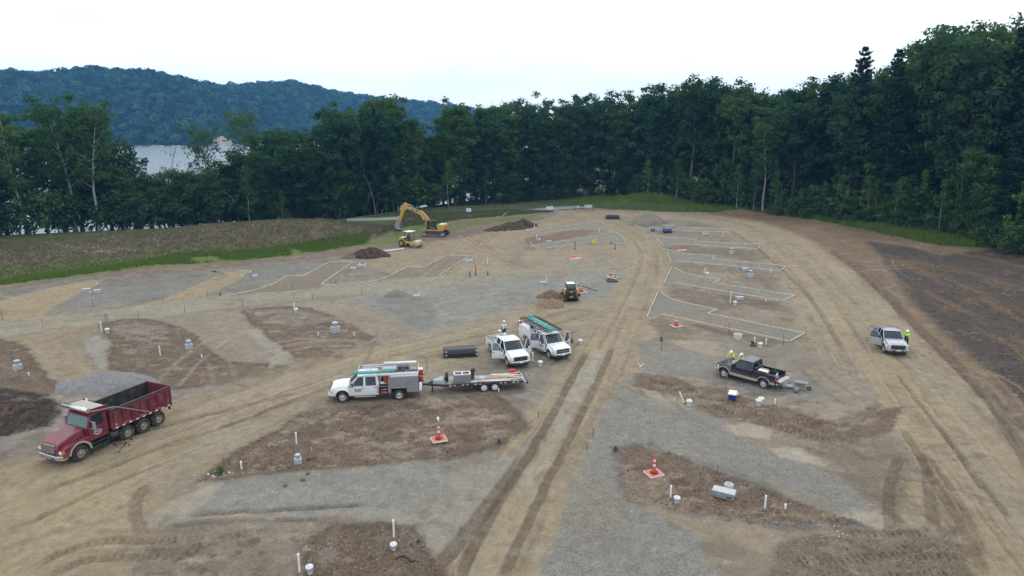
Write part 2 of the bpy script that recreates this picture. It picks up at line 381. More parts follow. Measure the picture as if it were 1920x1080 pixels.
def bbox_idx(pts, m, X=None, Y=None):
    X = WX if X is None else X; Y = WY if Y is None else Y
    p = np.array(pts)
    return np.nonzero((X > p[:, 0].min() - m) & (X < p[:, 0].max() + m) & (Y > p[:, 1].min() - m) & (Y < p[:, 1].max() + m))[0]
def poly_sd(pts, X, Y):
    inside = np.zeros(X.size, bool); d2 = np.full(X.size, 1e9); n = len(pts)
    for i in range(n):
        ax, ay = pts[i]; bx, by = pts[(i + 1) % n]; ex, ey = bx - ax, by - ay
        t = np.clip(((X - ax) * ex + (Y - ay) * ey) / (ex * ex + ey * ey + 1e-9), 0, 1)
        d2 = np.minimum(d2, (X - ax - t * ex) ** 2 + (Y - ay - t * ey) ** 2)
        c = (ay > Y) != (by > Y); inside ^= c & (X < ex * (Y - ay) / (by - ay + 1e-12) + ax)
    d = np.sqrt(d2); return np.where(inside, -d, d)
def line_st(pts, X, Y):
    """distance along, signed distance across a polyline"""
    best = np.full(X.size, 1e9); S = np.zeros(X.size); T = np.zeros(X.size); acc = 0
    for (ax, ay), (bx, by) in zip(pts[:-1], pts[1:]):
        ex, ey = bx - ax, by - ay; l = math.hypot(ex, ey) + 1e-9
        t = np.clip(((X - ax) * ex + (Y - ay) * ey) / (l * l), 0, 1)
        dx, dy = X - ax - t * ex, Y - ay - t * ey; d = dx * dx + dy * dy; k = d < best
        best[k] = d[k]; S[k] = acc + t[k] * l; T[k] = (np.sign(ex * dy - ey * dx) * np.sqrt(d))[k]; acc += l
    return S, T
def W(px): return [G2(*p) for p in px]
def smooth_line(pts, k=2):
    for _ in range(k):
        q = [pts[0]]
        for a, b in zip(pts[:-1], pts[1:]):
            q += [(a[0] * .75 + b[0] * .25, a[1] * .75 + b[1] * .25), (a[0] * .25 + b[0] * .75, a[1] * .25 + b[1] * .75)]
        pts = q + [pts[-1]]
    return pts
def paint(i, w, col, var=0.2, grain=None, rough=None):
    c = col * (1 - var / 2 + var * (0.5 * N2[i] + 0.5 * N1[i]))[:, None] * (0.86 + 0.28 * N3[i])[:, None]
    SOIL[i] = SOIL[i] * (1 - w[:, None]) + c * w[:, None]
    if grain is not None: GRAIN[i] = GRAIN[i] * (1 - w) + grain * w
    if rough is not None: ROUGHN[i] = ROUGHN[i] * (1 - w) + rough * w
def zone(px, col, soft=0.20, amt=1.0, var=0.35, grain=None, rough=None, lift=0.0, rim=None, crisp=False, patch=None, world=None):
    pts = world if world else W(px); X, Y = (GX, GY) if crisp else (WX, WY)
    i = bbox_idx(pts, 2.5, X, Y)
    if not len(i): return
    soft = soft * (0.55 if soft < 0.7 else 0.8); sd = poly_sd(pts, X[i], Y[i]) + 0.30 * (N3[i] - 0.5) + 0.35 * (N2[i] - 0.5); w = sstep(soft, -soft, sd) * amt
    if patch: w = w * sstep(patch[0], patch[1], N2[i] * 0.55 + N1[i] * 0.45)
    paint(i, w, col, var, grain, rough)
    if lift: DH[i] += lift * sstep(soft, -soft, sd)
    if rim is not None:
        b = np.exp(-(sd / 0.28) ** 2) * (0.4 + 1.2 * N2[i]); paint(i, np.clip(b * 0.75, 0, 1), rim, 0.4, 0.3, 1.0); DH[i] += 0.07 * b
def road(cl_px, half, col, amt=1.0, streak=0.5, soft=0.8, lift=-0.03, seed=0, ruts=()):
    """a driven lane: streaks, ruts and ridges run along it"""
    pts = smooth_line(W(cl_px)); i = bbox_idx(pts, half + 2, WX, WY); X_ = GX[i] + 0.3 * (WX[i] - GX[i]); Y_ = GY[i] + 0.3 * (WY[i] - GY[i])
    S, T = line_st(pts, X_, Y_); e = 1.4 * (N1[i] - 0.5) + 0.8 * (N2[i] - 0.5); w = sstep(half + soft, half - soft, np.abs(T) + e) * amt
    paint(i, w, col, 0.16, 0.06, 0.25)
    broad = fbm(T * 0.9 + 30, S * 0.03, 40 + seed, 3); paint(i, sstep(0.45, 0.65, broad) * w * 0.5 * streak * 2, col * 0.86, 0.2)
    st = fbm(T * 4.2 + 50, S * 0.045, 60 + seed, 4); st2 = fbm(T * 7.0 + 9, S * 0.07, 90 + seed, 3)
    brk = sstep(0.35, 0.6, fbm(T * 0.6, S * 0.12, 150 + seed, 3))
    d = sstep(0.55, 0.72, st) * w * streak * 0.75 * brk; paint(i, d, BROWN * 1.04, 0.3)
    d = sstep(0.56, 0.70, st2) * w * streak * 0.9; paint(i, d, CLAY * 1.06, 0.2)
    d = sstep(0.58, 0.72, fbm(T * 5.1, S * 0.05, 120 + seed, 3)) * w * streak * 0.6; paint(i, d, PALE * 0.98, 0.2)
    DH[i] += w * (lift + 0.05 * (st - 0.5) + 0.03 * (st2 - 0.5))
    for off, wd in ruts:
        r = np.exp(-((T - off - 0.3 * (N1[i] - .5)) / (wd * .7)) ** 2) * w * sstep(0.3, 0.6, fbm(S * 0.09 + off * 7, S * 0.0, 160 + seed, 2)); paint(i, r * 0.5 * (0.4 + N2[i]), DKBR * 1.25, 0.3); DH[i] -= 0.05 * r
def rut(px, width, col=None, amt=0.8, depth=0.06, tread=0.0, gauge=0.0, pitch=0.34, seed=0):
    """wheel or crawler marks; tread = height of the cleat prints"""
    pts = smooth_line(W(px)); i = bbox_idx(pts, width + gauge + 1, GX, GY)
    S, T0 = line_st(pts, GX[i] + 0.25 * (WX[i] - GX[i]), GY[i] + 0.25 * (WY[i] - GY[i])); ln = S.max() if len(S) else 0
    for off in ((-gauge / 2, gauge / 2) if gauge else (0,)):
        T = T0 - off; w = sstep(width / 2 + 0.12, width / 2 - 0.08, np.abs(T)) * (0.45 + 0.9 * N2[i]) * sstep(0, 1.2, S) * sstep(0, 1.2, ln - S)
        w = np.clip(w, 0, 1)
        if col is not None: paint(i, w * amt, col, 0.35, 0.15, 0.8)
        DH[i] -= depth * w; DH[i] += depth * 0.8 * np.exp(-((np.abs(T) - width / 2 - 0.12) / 0.13) ** 2) * np.clip(w + 0.5, 0, 1) * sstep(0, 1.2, S) * sstep(0, 1.2, ln - S)
        if tread:
            ph = np.sin(2 * math.pi * (S / pitch + np.abs(T) * 0.9)); DH[i] += tread * w * ph
            paint(i, w * 0.50 * np.clip(ph, 0, 1), TAN2 * 1.05, 0.2)

# --- broad soils
zone([(0, 500), (400, 478), (660, 462), (760, 440), (860, 415), (1000, 405), (1040, 412), (900, 450), (760, 470), (500, 505), (200, 540), (0, 560)], BROWN * 1.12, 1.2, 0.8, rough=1.0)
zone([(0, 545), (150, 520), (330, 512), (480, 495), (640, 480), (640, 500), (470, 530), (300, 560), (90, 585), (0, 590)], CLAY * 0.86, 0.6, 0.9, grain=0.4, patch=(0.36, 0.48))
zone([(700, 470), (900, 440), (1040, 405), (1100, 415), (1000, 450), (940, 500), (760, 520), (690, 500)], TAN * 0.96, 1.0, 0.7)
zone([(640, 565), (720, 540), (900, 522), (1060, 508), (1190, 500), (1170, 560), (1130, 600), (1000, 590), (900, 612), (780, 640), (700, 600)], CLAY * 1.08, 1.0, 0.85)
zone([(700, 560), (760, 548), (800, 560), (830, 600), (800, 622), (770, 612)], CLAY * 0.86, 0.5, 0.8, grain=0.2)
zone([(980, 470), (1130, 455), (1200, 470), (1190, 490), (1040, 510), (980, 495)], TAN2 * 1.12, 0.8, 0.8)
zone([(850, 478), (930, 480), (960, 505), (900, 515), (850, 512)], TAN2 * 1.15, 0.7, 0.8)
# right-hand slope
zone([(1330, 400), (1430, 398), (1500, 408), (1600, 424), (1700, 445), (1800, 463), (1920, 470), (2050, 480), (2050, 900), (1920, 800), (1760, 680), (1640, 570), (1560, 490), (1450, 430)], C(126, 106, 86), 1.5, 0.95, rough=0.9, var=0.5)
zone([(1622, 452), (1700, 462), (1770, 480), (1850, 466), (1960, 455), (2080, 480), (2080, 900), (1960, 800), (1860, 700), (1780, 630), (1716, 570), (1680, 520), (1650, 480)], DARK * 1.16, 1.2, 1.0, rough=1.0, grain=0.8, var=0.5, patch=(0.28, 0.40))
for k, (a, b, w_) in enumerate([((1655, 478), (1990, 640), 1.5), ((1700, 490), (1900, 540), 1.8), ((1760, 470), (1990, 520), 1.4), ((1700, 530), (1960, 700), 1.1), ((1760, 560), (2000, 690), 0.8), ((1840, 560), (2000, 620), 1.0)]):
    pts = W([a, ((a[0] + b[0]) / 2 + 12, (a[1] + b[1]) / 2 - 4), b]); i = bbox_idx(pts, 4); S, T = line_st(pts, WX[i], WY[i])
    paint(i, np.exp(-(T / w_) ** 2) * sstep(0.38, 0.60, fbm(T * 1.2, S * 0.18, 300 + k, 4)) * 0.85, ORNG * 0.82, 0.5, rough=1.2)
# --- pads and islands, left
zone([(0, 565), (60, 548), (150, 528), (195, 524), (165, 543), (95, 578), (75, 598), (0, 605)], TAN * 0.97, 0.3, 1.0, rim=None)
zone([(240, 578), (330, 552), (400, 520), (440, 506), (475, 506), (455, 520), (420, 538), (390, 552), (320, 572)], TAN * 0.97, 0.3)
road([(-40, 618), (120, 604), (260, 588), (400, 566), (560, 548), (720, 535), (900, 518), (1100, 502), (1190, 485)], 3.4, LOOP, 0.95, 0.7, 1.0, seed=1)
zone([(21, 630), (133, 613), (173, 611), (188, 630), (150, 638), (140, 642), (156, 659), (172, 690), (150, 706), (79, 706), (50, 667), (31, 647)], TAN2 * 0.98, 0.3, 1.0)
zone([(150, 640), (186, 630), (210, 645), (188, 656), (210, 686), (185, 690), (165, 660)], C(148, 142, 132), 0.25)
zone([(190, 606), (235, 597), (290, 600), (345, 616), (385, 645), (420, 680), (560, 690), (440, 715), (290, 735), (215, 690), (205, 664), (208, 640)], BROWN * 1.05, 0.5, 0.95, rough=1.1, rim=DKBR, grain=0.3)
zone([(205, 612), (260, 604), (320, 618), (300, 634), (230, 640)], C(136, 128, 116), 0.5, 0.8)
zone([(285, 594), (400, 580), (450, 586), (476, 610), (462, 622), (480, 640), (506, 664), (490, 676), (440, 681), (400, 660), (350, 620)], C(142, 130, 114), 0.3, 1.0)
zone([(460, 620), (490, 614), (530, 644), (566, 676), (500, 690), (510, 664), (480, 640)], C(152, 143, 130), 0.3)
zone([(455, 582), (520, 576), (580, 578), (640, 596), (700, 632), (720, 648), (640, 690), (575, 690), (530, 650), (480, 612)], BROWN * 1.08, 0.5, 0.95, rough=1.1, rim=DKBR, grain=0.3)
zone([(460, 584), (560, 580), (630, 600), (560, 612), (500, 606)], C(132, 126, 117), 0.5, 0.7)
zone([(560, 640), (600, 632), (650, 650), (640, 662)], C(130, 120, 108), 0.3, 0.7)
zone([(560, 570), (640, 560), (700, 572), (740, 600), (778, 624), (720, 640), (680, 622), (620, 592)], C(143, 132, 117), 0.4)
zone([(-30, 636), (25, 642), (55, 668), (85, 706), (110, 725), (60, 760), (-30, 775)], BROWN * 0.98, 0.5, 0.95, rough=1.5, rim=DKBR)
zone([(-30, 725), (60, 735), (115, 752), (118, 775), (90, 800), (20, 815), (-30, 825)], DARK * 0.72, 0.6, 1.0, rough=2.2)
# --- haul roads
road([(-120, 1060), (60, 935), (240, 850), (400, 790), (560, 728), (760, 668), (940, 625), (1080, 585)], 5.0, TAN * 0.99, 1.0, 0.75, 2.2, seed=2, ruts=((1.0, 0.3), (-1.4, 0.3)))
zone([(-40, 880), (90, 860), (250, 890), (330, 930), (300, 1000), (260, 1090), (-60, 1100)], TAN * 0.99, 1.6, 0.85)
road([(900, 1110), (975, 960), (1050, 830), (1125, 700), (1180, 590), (1215, 510), (1218, 462), (1150, 420), (1070, 396), (1040, 385)], 3.3, TAN * 1.0, 1.0, 0.6, 0.7, seed=3, ruts=((1.2, 0.35), (-1.3, 0.35)))
road([(1090, 402), (1230, 400), (1370, 412), (1450, 446), (1520, 504), (1585, 580), (1650, 670), (1720, 770), (1800, 880), (1900, 1010), (1990, 1120)], 5.6, TAN * 1.02, 1.0, 0.75, 1.4, seed=4, ruts=((1.6, 0.25), (-2.8, 0.25)))
# --- centre bottom
zone([(1180, 640), (1100, 720), (1040, 800), (960, 850), (860, 880), (640, 900), (420, 930), (290, 960), (270, 985), (420, 975), (640, 968), (700, 985), (780, 985), (830, 1060), (870, 1030), (960, 880), (1080, 700)], C(147, 140, 129), 0.5, 0.85, grain=0.3)
zone([(380, 905), (430, 852), (530, 802), (570, 772), (700, 756), (850, 744), (930, 742), (970, 775), (985, 800), (940, 836), (850, 856), (700, 871), (560, 882), (450, 893)], BROWN * 1.06, 0.5, 0.97, rough=1.3, rim=DKBR, grain=0.25, var=0.5)
zone([(840, 770), (900, 760), (960, 780), (930, 810), (860, 830), (830, 810)], C(146, 130, 113), 0.5, 0.7, patch=(0.4, 0.55))
zone([(560, 775), (580, 745), (640, 740), (800, 742), (880, 738), (860, 752), (700, 762)], C(136, 124, 108), 0.4, 0.9)
zone([(350, 950), (420, 908), (560, 886), (800, 868), (850, 885), (830, 940), (700, 950), (640, 962), (400, 966)], C(137, 133, 126), 0.4, 0.9, grain=0.6)
zone([(290, 960), (340, 930), (420, 905), (400, 940), (345, 965)], C(162, 150, 134), 0.3, 0.85)
zone([(300, 1010), (450, 985), (620, 985), (640, 1010), (560, 1090), (230, 1090), (260, 1040)], C(130, 117, 104), 1.0, 0.8, rough=0.9)
zone([(575, 1020), (620, 990), (700, 985), (780, 990), (800, 1035), (840, 1090), (560, 1090)], BROWN * 0.97, 0.4, 1.0, rough=1.2, rim=DKBR, grain=0.3)
zone([(590, 1035), (620, 1020), (628, 1040), (600, 1070)], C(132, 124, 114), 0.25, 0.8)
zone([(740, 1000), (790, 1000), (800, 1040), (760, 1050)], C(118, 108, 98), 0.3, 0.7, grain=0.6)
# --- right of the centre road
zone([(1195, 640), (1250, 636), (1340, 672), (1430, 690), (1520, 722), (1568, 745), (1545, 766), (1480, 748), (1340, 712), (1270, 694), (1170, 705), (1120, 790), (1090, 870), (1050, 980), (1010, 1090), (1380, 1090), (1325, 1045), (1318, 1005), (1260, 985), (1170, 944), (1150, 880), (1180, 850), (1270, 850), (1380, 885), (1480, 920), (1600, 968), (1648, 940), (1590, 900), (1500, 868), (1420, 826), (1360, 790), (1280, 768), (1200, 738), (1180, 722), (1210, 690)], C(137, 132, 125), 0.3, 1.0, grain=0.8, lift=0.05)
zone([(1200, 640), (1260, 640), (1330, 672), (1280, 690), (1190, 690)], C(137, 128, 116), 0.6, 0.45, grain=0.7)
zone([(1060, 880), (1120, 880), (1150, 930), (1200, 970), (1100, 1010), (1050, 980)], C(139, 130, 117), 0.9, 0.6, grain=0.8)
zone([(1150, 842), (1215, 832), (1290, 864), (1400, 906), (1520, 950), (1620, 985), (1560, 995), (1400, 985), (1290, 966), (1180, 944), (1166, 895)], BROWN * 1.1, 0.35, 1.0, rough=1.1, rim=GRAVD * 0.9, grain=0.35, var=0.45)
zone([(1165, 880), (1250, 900), (1300, 940), (1290, 966), (1180, 944)], C(144, 129, 111), 0.5, 0.6)
zone([(1175, 945), (1290, 966), (1420, 985), (1480, 1010), (1430, 1040), (1340, 1020), (1300, 990)], C(152, 137, 118), 0.4, 0.85)
zone([(1330, 1010), (1450, 1040), (1500, 1090), (1380, 1090)], C(132, 122, 108), 0.5, 0.8)
zone([(1190, 700), (1290, 706), (1400, 745), (1500, 775), (1560, 790), (1690, 760), (1680, 800), (1580, 838), (1440, 812), (1330, 776), (1240, 742), (1185, 724)], BROWN * 1.08, 0.4, 0.95, rough=1.2, rim=None, grain=0.3)
zone([(1200, 726), (1258, 734), (1300, 762), (1262, 768), (1215, 748)], C(158, 147, 131), 0.3, 0.95)
zone([(1265, 700), (1310, 708), (1340, 725), (1300, 724)], C(158, 147, 131), 0.3, 0.8)
zone([(1355, 785), (1420, 796), (1500, 822), (1620, 850), (1640, 880), (1560, 872), (1450, 850), (1370, 812)], C(140, 126, 110), 0.5, 0.9)
zone([(1352, 800), (1400, 790), (1450, 806), (1440, 822), (1380, 818)], PALE, 0.35, 0.8)
zone([(1440, 842), (1500, 842), (1560, 866), (1540, 874), (1470, 860)], PALE * 1.04, 0.3, 0.9)
zone([(1590, 952), (1640, 958), (1660, 985), (1640, 995), (1600, 975)], PALE * 0.95, 0.35, 0.8)
zone([(1520, 745), (1640, 735), (1660, 765), (1600, 790), (1540, 785)], C(148, 137, 122), 0.5, 0.7)
zone([(1500, 840), (1660, 800), (1720, 860), (1680, 990), (1620, 940), (1560, 880)], C(122, 110, 98), 0.6, 0.7, rough=0.9)
zone([(1460, 1015), (1600, 990), (1790, 985), (1830, 1090), (1440, 1090)], C(118, 104, 90), 0.5, 0.9, rough=1.0)
zone([(1480, 640), (1600, 700), (1660, 760), (1560, 750), (1420, 690), (1300, 640)], C(138, 128, 116), 0.8, 0.7)
zone([(1230, 636), (1330, 640), (1400, 668), (1330, 668)], C(156, 143, 124), 0.3, 0.8)
zone([(1480, 565), (1540, 560), (1545, 590), (1500, 592)], C(158, 146, 128), 0.4, 0.7)
# --- fenced pads with boards round them (outlines reused for the boards below)
def T4(*p): return [(1120 + x / 4.8, 380 + y / 4.8) for x, y in p]
def T5(*p): return [(1160 + x / 4.8, 560 + y / 4.8) for x, y in p]
def T3(*p): return [(760 + x / 4.8, 390 + y / 4.8) for x, y in p]
def T2(*p): return [(380 + x / 4.8, 450 + y / 4.8) for x, y in p]
def T9(*p): return [(900 + x / 4.8, 340 + y / 4.8) for x, y in p]
PADS = [
 ('farthest of the gravel pads right of the centre track', [T4((300, 188), (690, 210)), T4((690, 210), (690, 224), (760, 229)), T4((760, 229), (980, 234), (1205, 240)), T4((1205, 240), (1200, 268)), T4((1200, 268), (760, 258), (540, 252)), T4((315, 195), (440, 262))]),
 ('gravel pad just nearer than the one with the blue machine', [T4((490, 290), (540, 302), (620, 318), (760, 325), (900, 330)), T4((900, 330), (880, 350), (950, 354)), T4((950, 354), (1200, 370), (1470, 380)), T4((1470, 380), (1450, 417)), T4((1450, 417), (830, 382), (660, 376)), T4((500, 300), (595, 388))]),
 ('middle gravel pad of the row right of the centre track', [T4((630, 425), (690, 444), (760, 458), (900, 472), (1070, 486)), T4((1070, 486), (1030, 513)), T4((1030, 513), (1700, 572)), T4((1700, 572), (1650, 618)), T4((1650, 618), (1160, 572), (700, 532)), T4((635, 455), (662, 545))]),
 ('second nearest gravel pad right of the centre track', [T4((690, 592), (735, 620), (800, 645), (940, 675), (1110, 700)), T4((1110, 700), (1040, 725)), T4((1040, 725), (1780, 842)), T4((1780, 842), (1655, 890)), T4((1655, 890), (1180, 812), (710, 733)), T4((668, 592), (595, 740))]),
 ('nearest boarded gravel pad, beyond the black pickup', [T4((555, 800), (640, 865), (700, 888), (780, 908), (1085, 970)), T5((890, 100), (800, 140)), T5((800, 140), (1675, 318)), T5((1675, 318), (1535, 393)), T5((1535, 393), (960, 270), (380, 145)), T4((550, 802), (445, 1035))]),
 ('farthest gravel pad left of the centre track', [T3((1090, 215), (1740, 128)), T3((1740, 128), (1820, 160), (1870, 195)), T3((1650, 200), (1590, 183), (1180, 240)), T3((1180, 240), (1090, 215))]),
 ('gravel pad left of the centre track with the yellow stand', [T3((1125, 345), (1720, 258), (1880, 222)), T9((1215, 458), (1265, 490), (1298, 528), (1312, 558)), T9((1312, 558), (1240, 563)), T9((1100, 569), (1040, 548), (560, 615)), T3((1230, 377), (1125, 345))]),
 ('gravel pad below the roller, with a stepped left edge', [T3((380, 428), (578, 437)), T3((380, 428), (165, 540)), T3((165, 540), (25, 538)), [(760 + 25 / 4.8, 390 + 538 / 4.8)] + T2((1740, 300), (1650, 345), (1560, 372), (1440, 390)), T3((578, 437), (305, 610)), T3((305, 610), (330, 627))]),
 ('leftmost boarded gravel pad, below the near dirt pile', [T2((1145, 200), (1355, 203)), T2((1145, 200), (915, 330)), T2((915, 330), (765, 328)), T2((765, 328), (650, 400), (560, 436), (480, 455), (255, 497)), T2((1355, 203), (1070, 400)), T2((1070, 400), (1110, 411), (1200, 416))]),
]
PAD_POLY = [
 T4((300, 188), (690, 210), (760, 229), (1205, 240), (1200, 268), (540, 252), (440, 262)),
 T4((490, 290), (620, 318), (900, 330), (880, 350), (1470, 380), (1450, 417), (830, 382), (660, 376), (595, 388)),
 T4((630, 425), (760, 458), (1070, 486), (1030, 513), (1700, 572), (1650, 618), (700, 532), (662, 545)),
 T4((668, 592), (690, 592), (735, 620), (800, 645), (940, 675), (1110, 700), (1040, 725), (1780, 842), (1655, 890), (710, 733), (595, 740)),
 T4((550, 802), (640, 865), (780, 908), (1085, 970)) + T5((800, 140), (1675, 318), (1535, 393), (380, 145)) + T4((445, 1035)),
 T3((1090, 215), (1740, 128), (1820, 160), (1870, 195), (1650, 200), (1590, 183), (1180, 240)),
 T3((1125, 345), (1720, 258)) + T9((1215, 458), (1265, 490), (1298, 528), (1312, 558), (1100, 569), (1040, 548), (560, 615)),
 T3((380, 428), (578, 437), (305, 610), (200, 622), (0, 630), (-180, 640)) + T2((1440, 392), (1650, 345), (1850, 245)) + T3((165, 540)),
 T2((1145, 200), (1355, 203), (1070, 400), (1060, 430), (700, 465), (255, 497), (480, 455), (650, 400), (765, 328), (915, 330)),
]
_PW = C(141, 135, 126)
_PC = [_PW, _PW, _PW * 0.98, _PW * 0.97, _PW * 0.95, _PW * 1.02, _PW, C(134, 122, 109), C(134, 122, 109)]
for k, pp in enumerate(PAD_POLY):
    zone([], _PC[k], 0.22, 1.0, var=0.2, grain=0.9, rough=0.1, lift=0.05, crisp=True, world=W(pp))
zone([(1240, 592), (1300, 585), (1345, 586), (1420, 610), (1400, 630), (1300, 612), (1250, 600)], C(139, 127, 112), 0.8, 0.85, grain=0.5)   # dusty middle of the nearest pad
# islands between the pads
for px in ([T3((1060, 270), (1300, 240), (1620, 190), (1700, 215), (1600, 255), (1140, 330), (1080, 320))] ): zone(px, RED * 1.02, 0.6, 0.8, rough=1.0)
zone(T4((640, 395), (760, 385), (1480, 430), (1560, 480), (1500, 520), (1100, 490), (800, 450)), C(124, 107, 91), 0.6, 0.7, rough=0.9)
zone(T4((700, 545), (1100, 580), (1640, 630), (1700, 640), (1600, 740), (1130, 690), (900, 660), (740, 600)), C(132, 115, 98), 0.6, 0.6, rough=0.9)
zone(T4((960, 620), (1160, 640), (1180, 690), (980, 670)), C(160, 148, 130), 0.5, 0.7)
zone(T4((700, 760), (1150, 830), (1640, 895), (1700, 940), (1500, 920), (1140, 960), (760, 880), (640, 800)), C(126, 110, 95), 0.6, 0.7, rough=1.0)
zone(T4((1120, 840), (1400, 870), (1640, 895), (1600, 935), (1300, 925), (1150, 900)), BROWN * 1.0, 0.5, 0.7, rough=1.2)
zone(T5((600, 210), (1000, 290), (1500, 395), (1330, 430), (1000, 330), (780, 290)), BROWN * 1.02, 0.5, 0.8, rough=1.2)
zone([(1215, 600), (1240, 593), (1300, 620), (1300, 640), (1240, 640)], C(118, 106, 92), 0.5, 0.7)
# --- grass
def grass_zone(px, col, amt, soft=1.2, patch=None):
    pts = W(px); i = bbox_idx(pts, 4); sd = poly_sd(pts, WX[i], WY[i]); w = sstep(soft, -soft, sd) * amt
    if patch: w = w * sstep(patch[0], patch[1], N2[i] * 0.5 + N1[i] * 0.5)
    paint(i, w, col, 0.5, 0.0, 1.2); GRASS[i] = np.maximum(GRASS[i], w)
_back = GY > 132
paint(np.nonzero(_back & (GX < -18))[0], np.ones(int((_back & (GX < -18)).sum())), GREEN * 0.8, 0.4)
_i = np.nonzero(GY > np.interp(GX, [-30, 0, 20, 45, 70, 90], [150, 166, 172, 176, 160, 135]))[0]; paint(_i, np.full(len(_i), 0.97), GREEN * 0.62, 0.5)
_i = np.nonzero((GX < -16) & (GY > np.interp(GX, [-120, -86, -70, -53, -35, -24, -18], [110, 116, 120, 126, 133, 138, 138])))[0]; paint(_i, np.full(len(_i), 0.95), GREEN * 0.55, 0.5)
MOUND_FOOT = [(-60, 542), (150, 514), (300, 497), (450, 488), (560, 476), (650, 462), (700, 452), (752, 440)]
MB_X, MB_Y = [-120, -86, -70, -53, -35, -24, -18], [111, 117, 121, 127, 134, 139, 138]
_cr = list(zip(MB_X, MB_Y))[::-1]
_pts = W(MOUND_FOOT) + _cr
_i = bbox_idx(_pts, 4); _sd = poly_sd(_pts, WX[_i], WY[_i]); _w = sstep(1.4, -1.4, _sd); paint(_i, _w, DRY, 0.5, 0.0, 1.2); GRASS[_i] = np.maximum(GRASS[_i], _w * 0.9)
grass_zone([(-60, 544), (150, 516), (300, 499), (450, 490), (560, 478), (650, 464), (640, 455), (500, 468), (300, 474), (100, 490), (-60, 497)], GREEN, 0.95)
grass_zone([(660, 462), (720, 445), (760, 420), (880, 412), (960, 402), (1040, 398), (980, 412), (880, 425), (800, 445), (740, 458)], GREEN * 0.95, 0.8, 1.0, (0.38, 0.52))
grass_zone([(1440, 396), (1520, 408), (1620, 428), (1700, 446), (1760, 458), (1850, 462), (1950, 456), (2100, 462), (2100, 380), (1700, 400), (1480, 388)], GREEN * 0.7, 0.97, 1.6, (0.26, 0.42))
grass_zone([(1060, 384), (1140, 392), (1240, 396), (1340, 398), (1430, 392), (1400, 372), (1200, 370)], GREEN * 0.75, 0.95, 1.0)
grass_zone([(1790, 455), (1830, 450), (1850, 470), (1800, 475)], GREEN, 0.6, 1.0, (0.45, 0.55))
# --- ruts and crawler prints
TRK = DKBR * 1.25
for px, wd, tr, gz in [
    ([(1180, 712), (1290, 738), (1400, 776), (1480, 800), (1560, 806), (1640, 782), (1668, 762)], 0.55, 0.035, 1.5),
    ([(1300, 746), (1400, 790), (1520, 822), (1600, 826), (1680, 800)], 0.55, 0.035, 0),
    ([(1668, 1010), (1664, 940), (1676, 890), (1690, 850)], 0.55, 0.05, 0),
    ([(1752, 1000), (1744, 940), (1742, 880), (1716, 840)], 0.6, 0.035, 0),
    ([(1735, 850), (1775, 900), (1815, 970), (1850, 1050)], 0.35, 0.03, 0),
    ([(1470, 1016), (1560, 1008), (1650, 1000), (1780, 996)], 0.5, 0.035, 0),
    ([(1470, 1075), (1600, 1068), (1740, 1056), (1840, 1070)], 0.6, 0.045, 1.6),
    ([(1640, 1040), (1730, 1024), (1800, 1020)], 0.55, 0.04, 0),
    ([(620, 1080), (640, 1040), (660, 1000)], 0.5, 0.03, 0),
    ([(690, 1085), (696, 1050), (690, 1030)], 0.55, 0.045, 0),
    ([(590, 770), (640, 812), (700, 820), (760, 800)], 0.5, 0.025, 0),
    ([(740, 850), (690, 812), (660, 790), (620, 778)], 0.5, 0.025, 0),
    ([(270, 1010), (250, 960), (262, 920), (300, 900)], 0.6, 0.03, 0),
    ([(60, 1080), (160, 1030), (290, 1030), (420, 1020)], 0.6, 0.03, 1.4),
    ([(300, 1070), (400, 1010), (520, 990)], 0.6, 0.025, 0)]:
    rut(px, wd, TRK * 1.10, 0.58, 0.08, tr * 1.6, gz)
for px, wd, am in [
    ([(860, 1090), (905, 990), (980, 870), (1040, 770), (1100, 660)], 0.55, 0.8),
    ([(940, 1090), (985, 985), (1050, 860), (1105, 745), (1150, 650)], 0.5, 0.75),
    ([(800, 1085), (860, 1020), (930, 930), (985, 850)], 0.8, 0.8),
    ([(1555, 470), (1600, 498), (1640, 535), (1690, 582), (1760, 650), (1830, 720), (1930, 815)], 0.9, 0.8),
    ([(1600, 490), (1660, 545), (1700, 600)], 1.1, 0.7),
    ([(1700, 600), (1790, 690), (1860, 760), (1930, 850)], 0.5, 0.6),
    ([(1370, 432), (1430, 470), (1490, 525), (1535, 580), (1585, 660)], 0.5, 0.5),
    ([(1690, 800), (1740, 880), (1800, 980), (1850, 1080)], 0.5, 0.6),
    ([(1755, 790), (1820, 880), (1900, 980)], 0.3, 0.6), ([(1680, 700), (1760, 800), (1850, 930)], 0.25, 0.5),
    ([(1860, 760), (1900, 830), (1950, 900)], 0.6, 0.7),
    ([(170, 835), (300, 800), (440, 765), (560, 735)], 0.5, 0.5), ([(330, 830), (430, 795), (560, 748)], 0.4, 0.5),
    ([(60, 930), (200, 880), (360, 815)], 0.45, 0.4), ([(40, 990), (200, 910), (330, 860)], 0.4, 0.4),
    ([(340, 968), (460, 960), (560, 955), (640, 950), (700, 945)], 0.35, 0.7), ([(290, 990), (420, 975), (620, 975)], 0.35, 0.7),
    ([(570, 770), (640, 765), (760, 760), (860, 752)], 0.35, 0.7)]:
    rut(px, wd, TRK * .98, am, 0.11)
for k in range(7):      # arcs where machines turn at the far junction
    o = k * 7
    rut([(860 + o, 440 + o * .2), (905 + o * 1.2, 470 + o * .35), (960 + o * 1.6, 498 + o * .3), (1040 + o * 2, 515)], 0.4, (BROWN * 1.1 if k % 2 else TAN * 1.1), 0.55, 0.05)
    rut([(860 + o * 1.3, 470 - o * .3), (900 + o * 1.3, 448 - o * .5), (960 + o, 430 - o * .3), (1040, 412)], 0.4, (BROWN * 1.05 if k % 2 else TAN * 1.12), 0.5, 0.05)
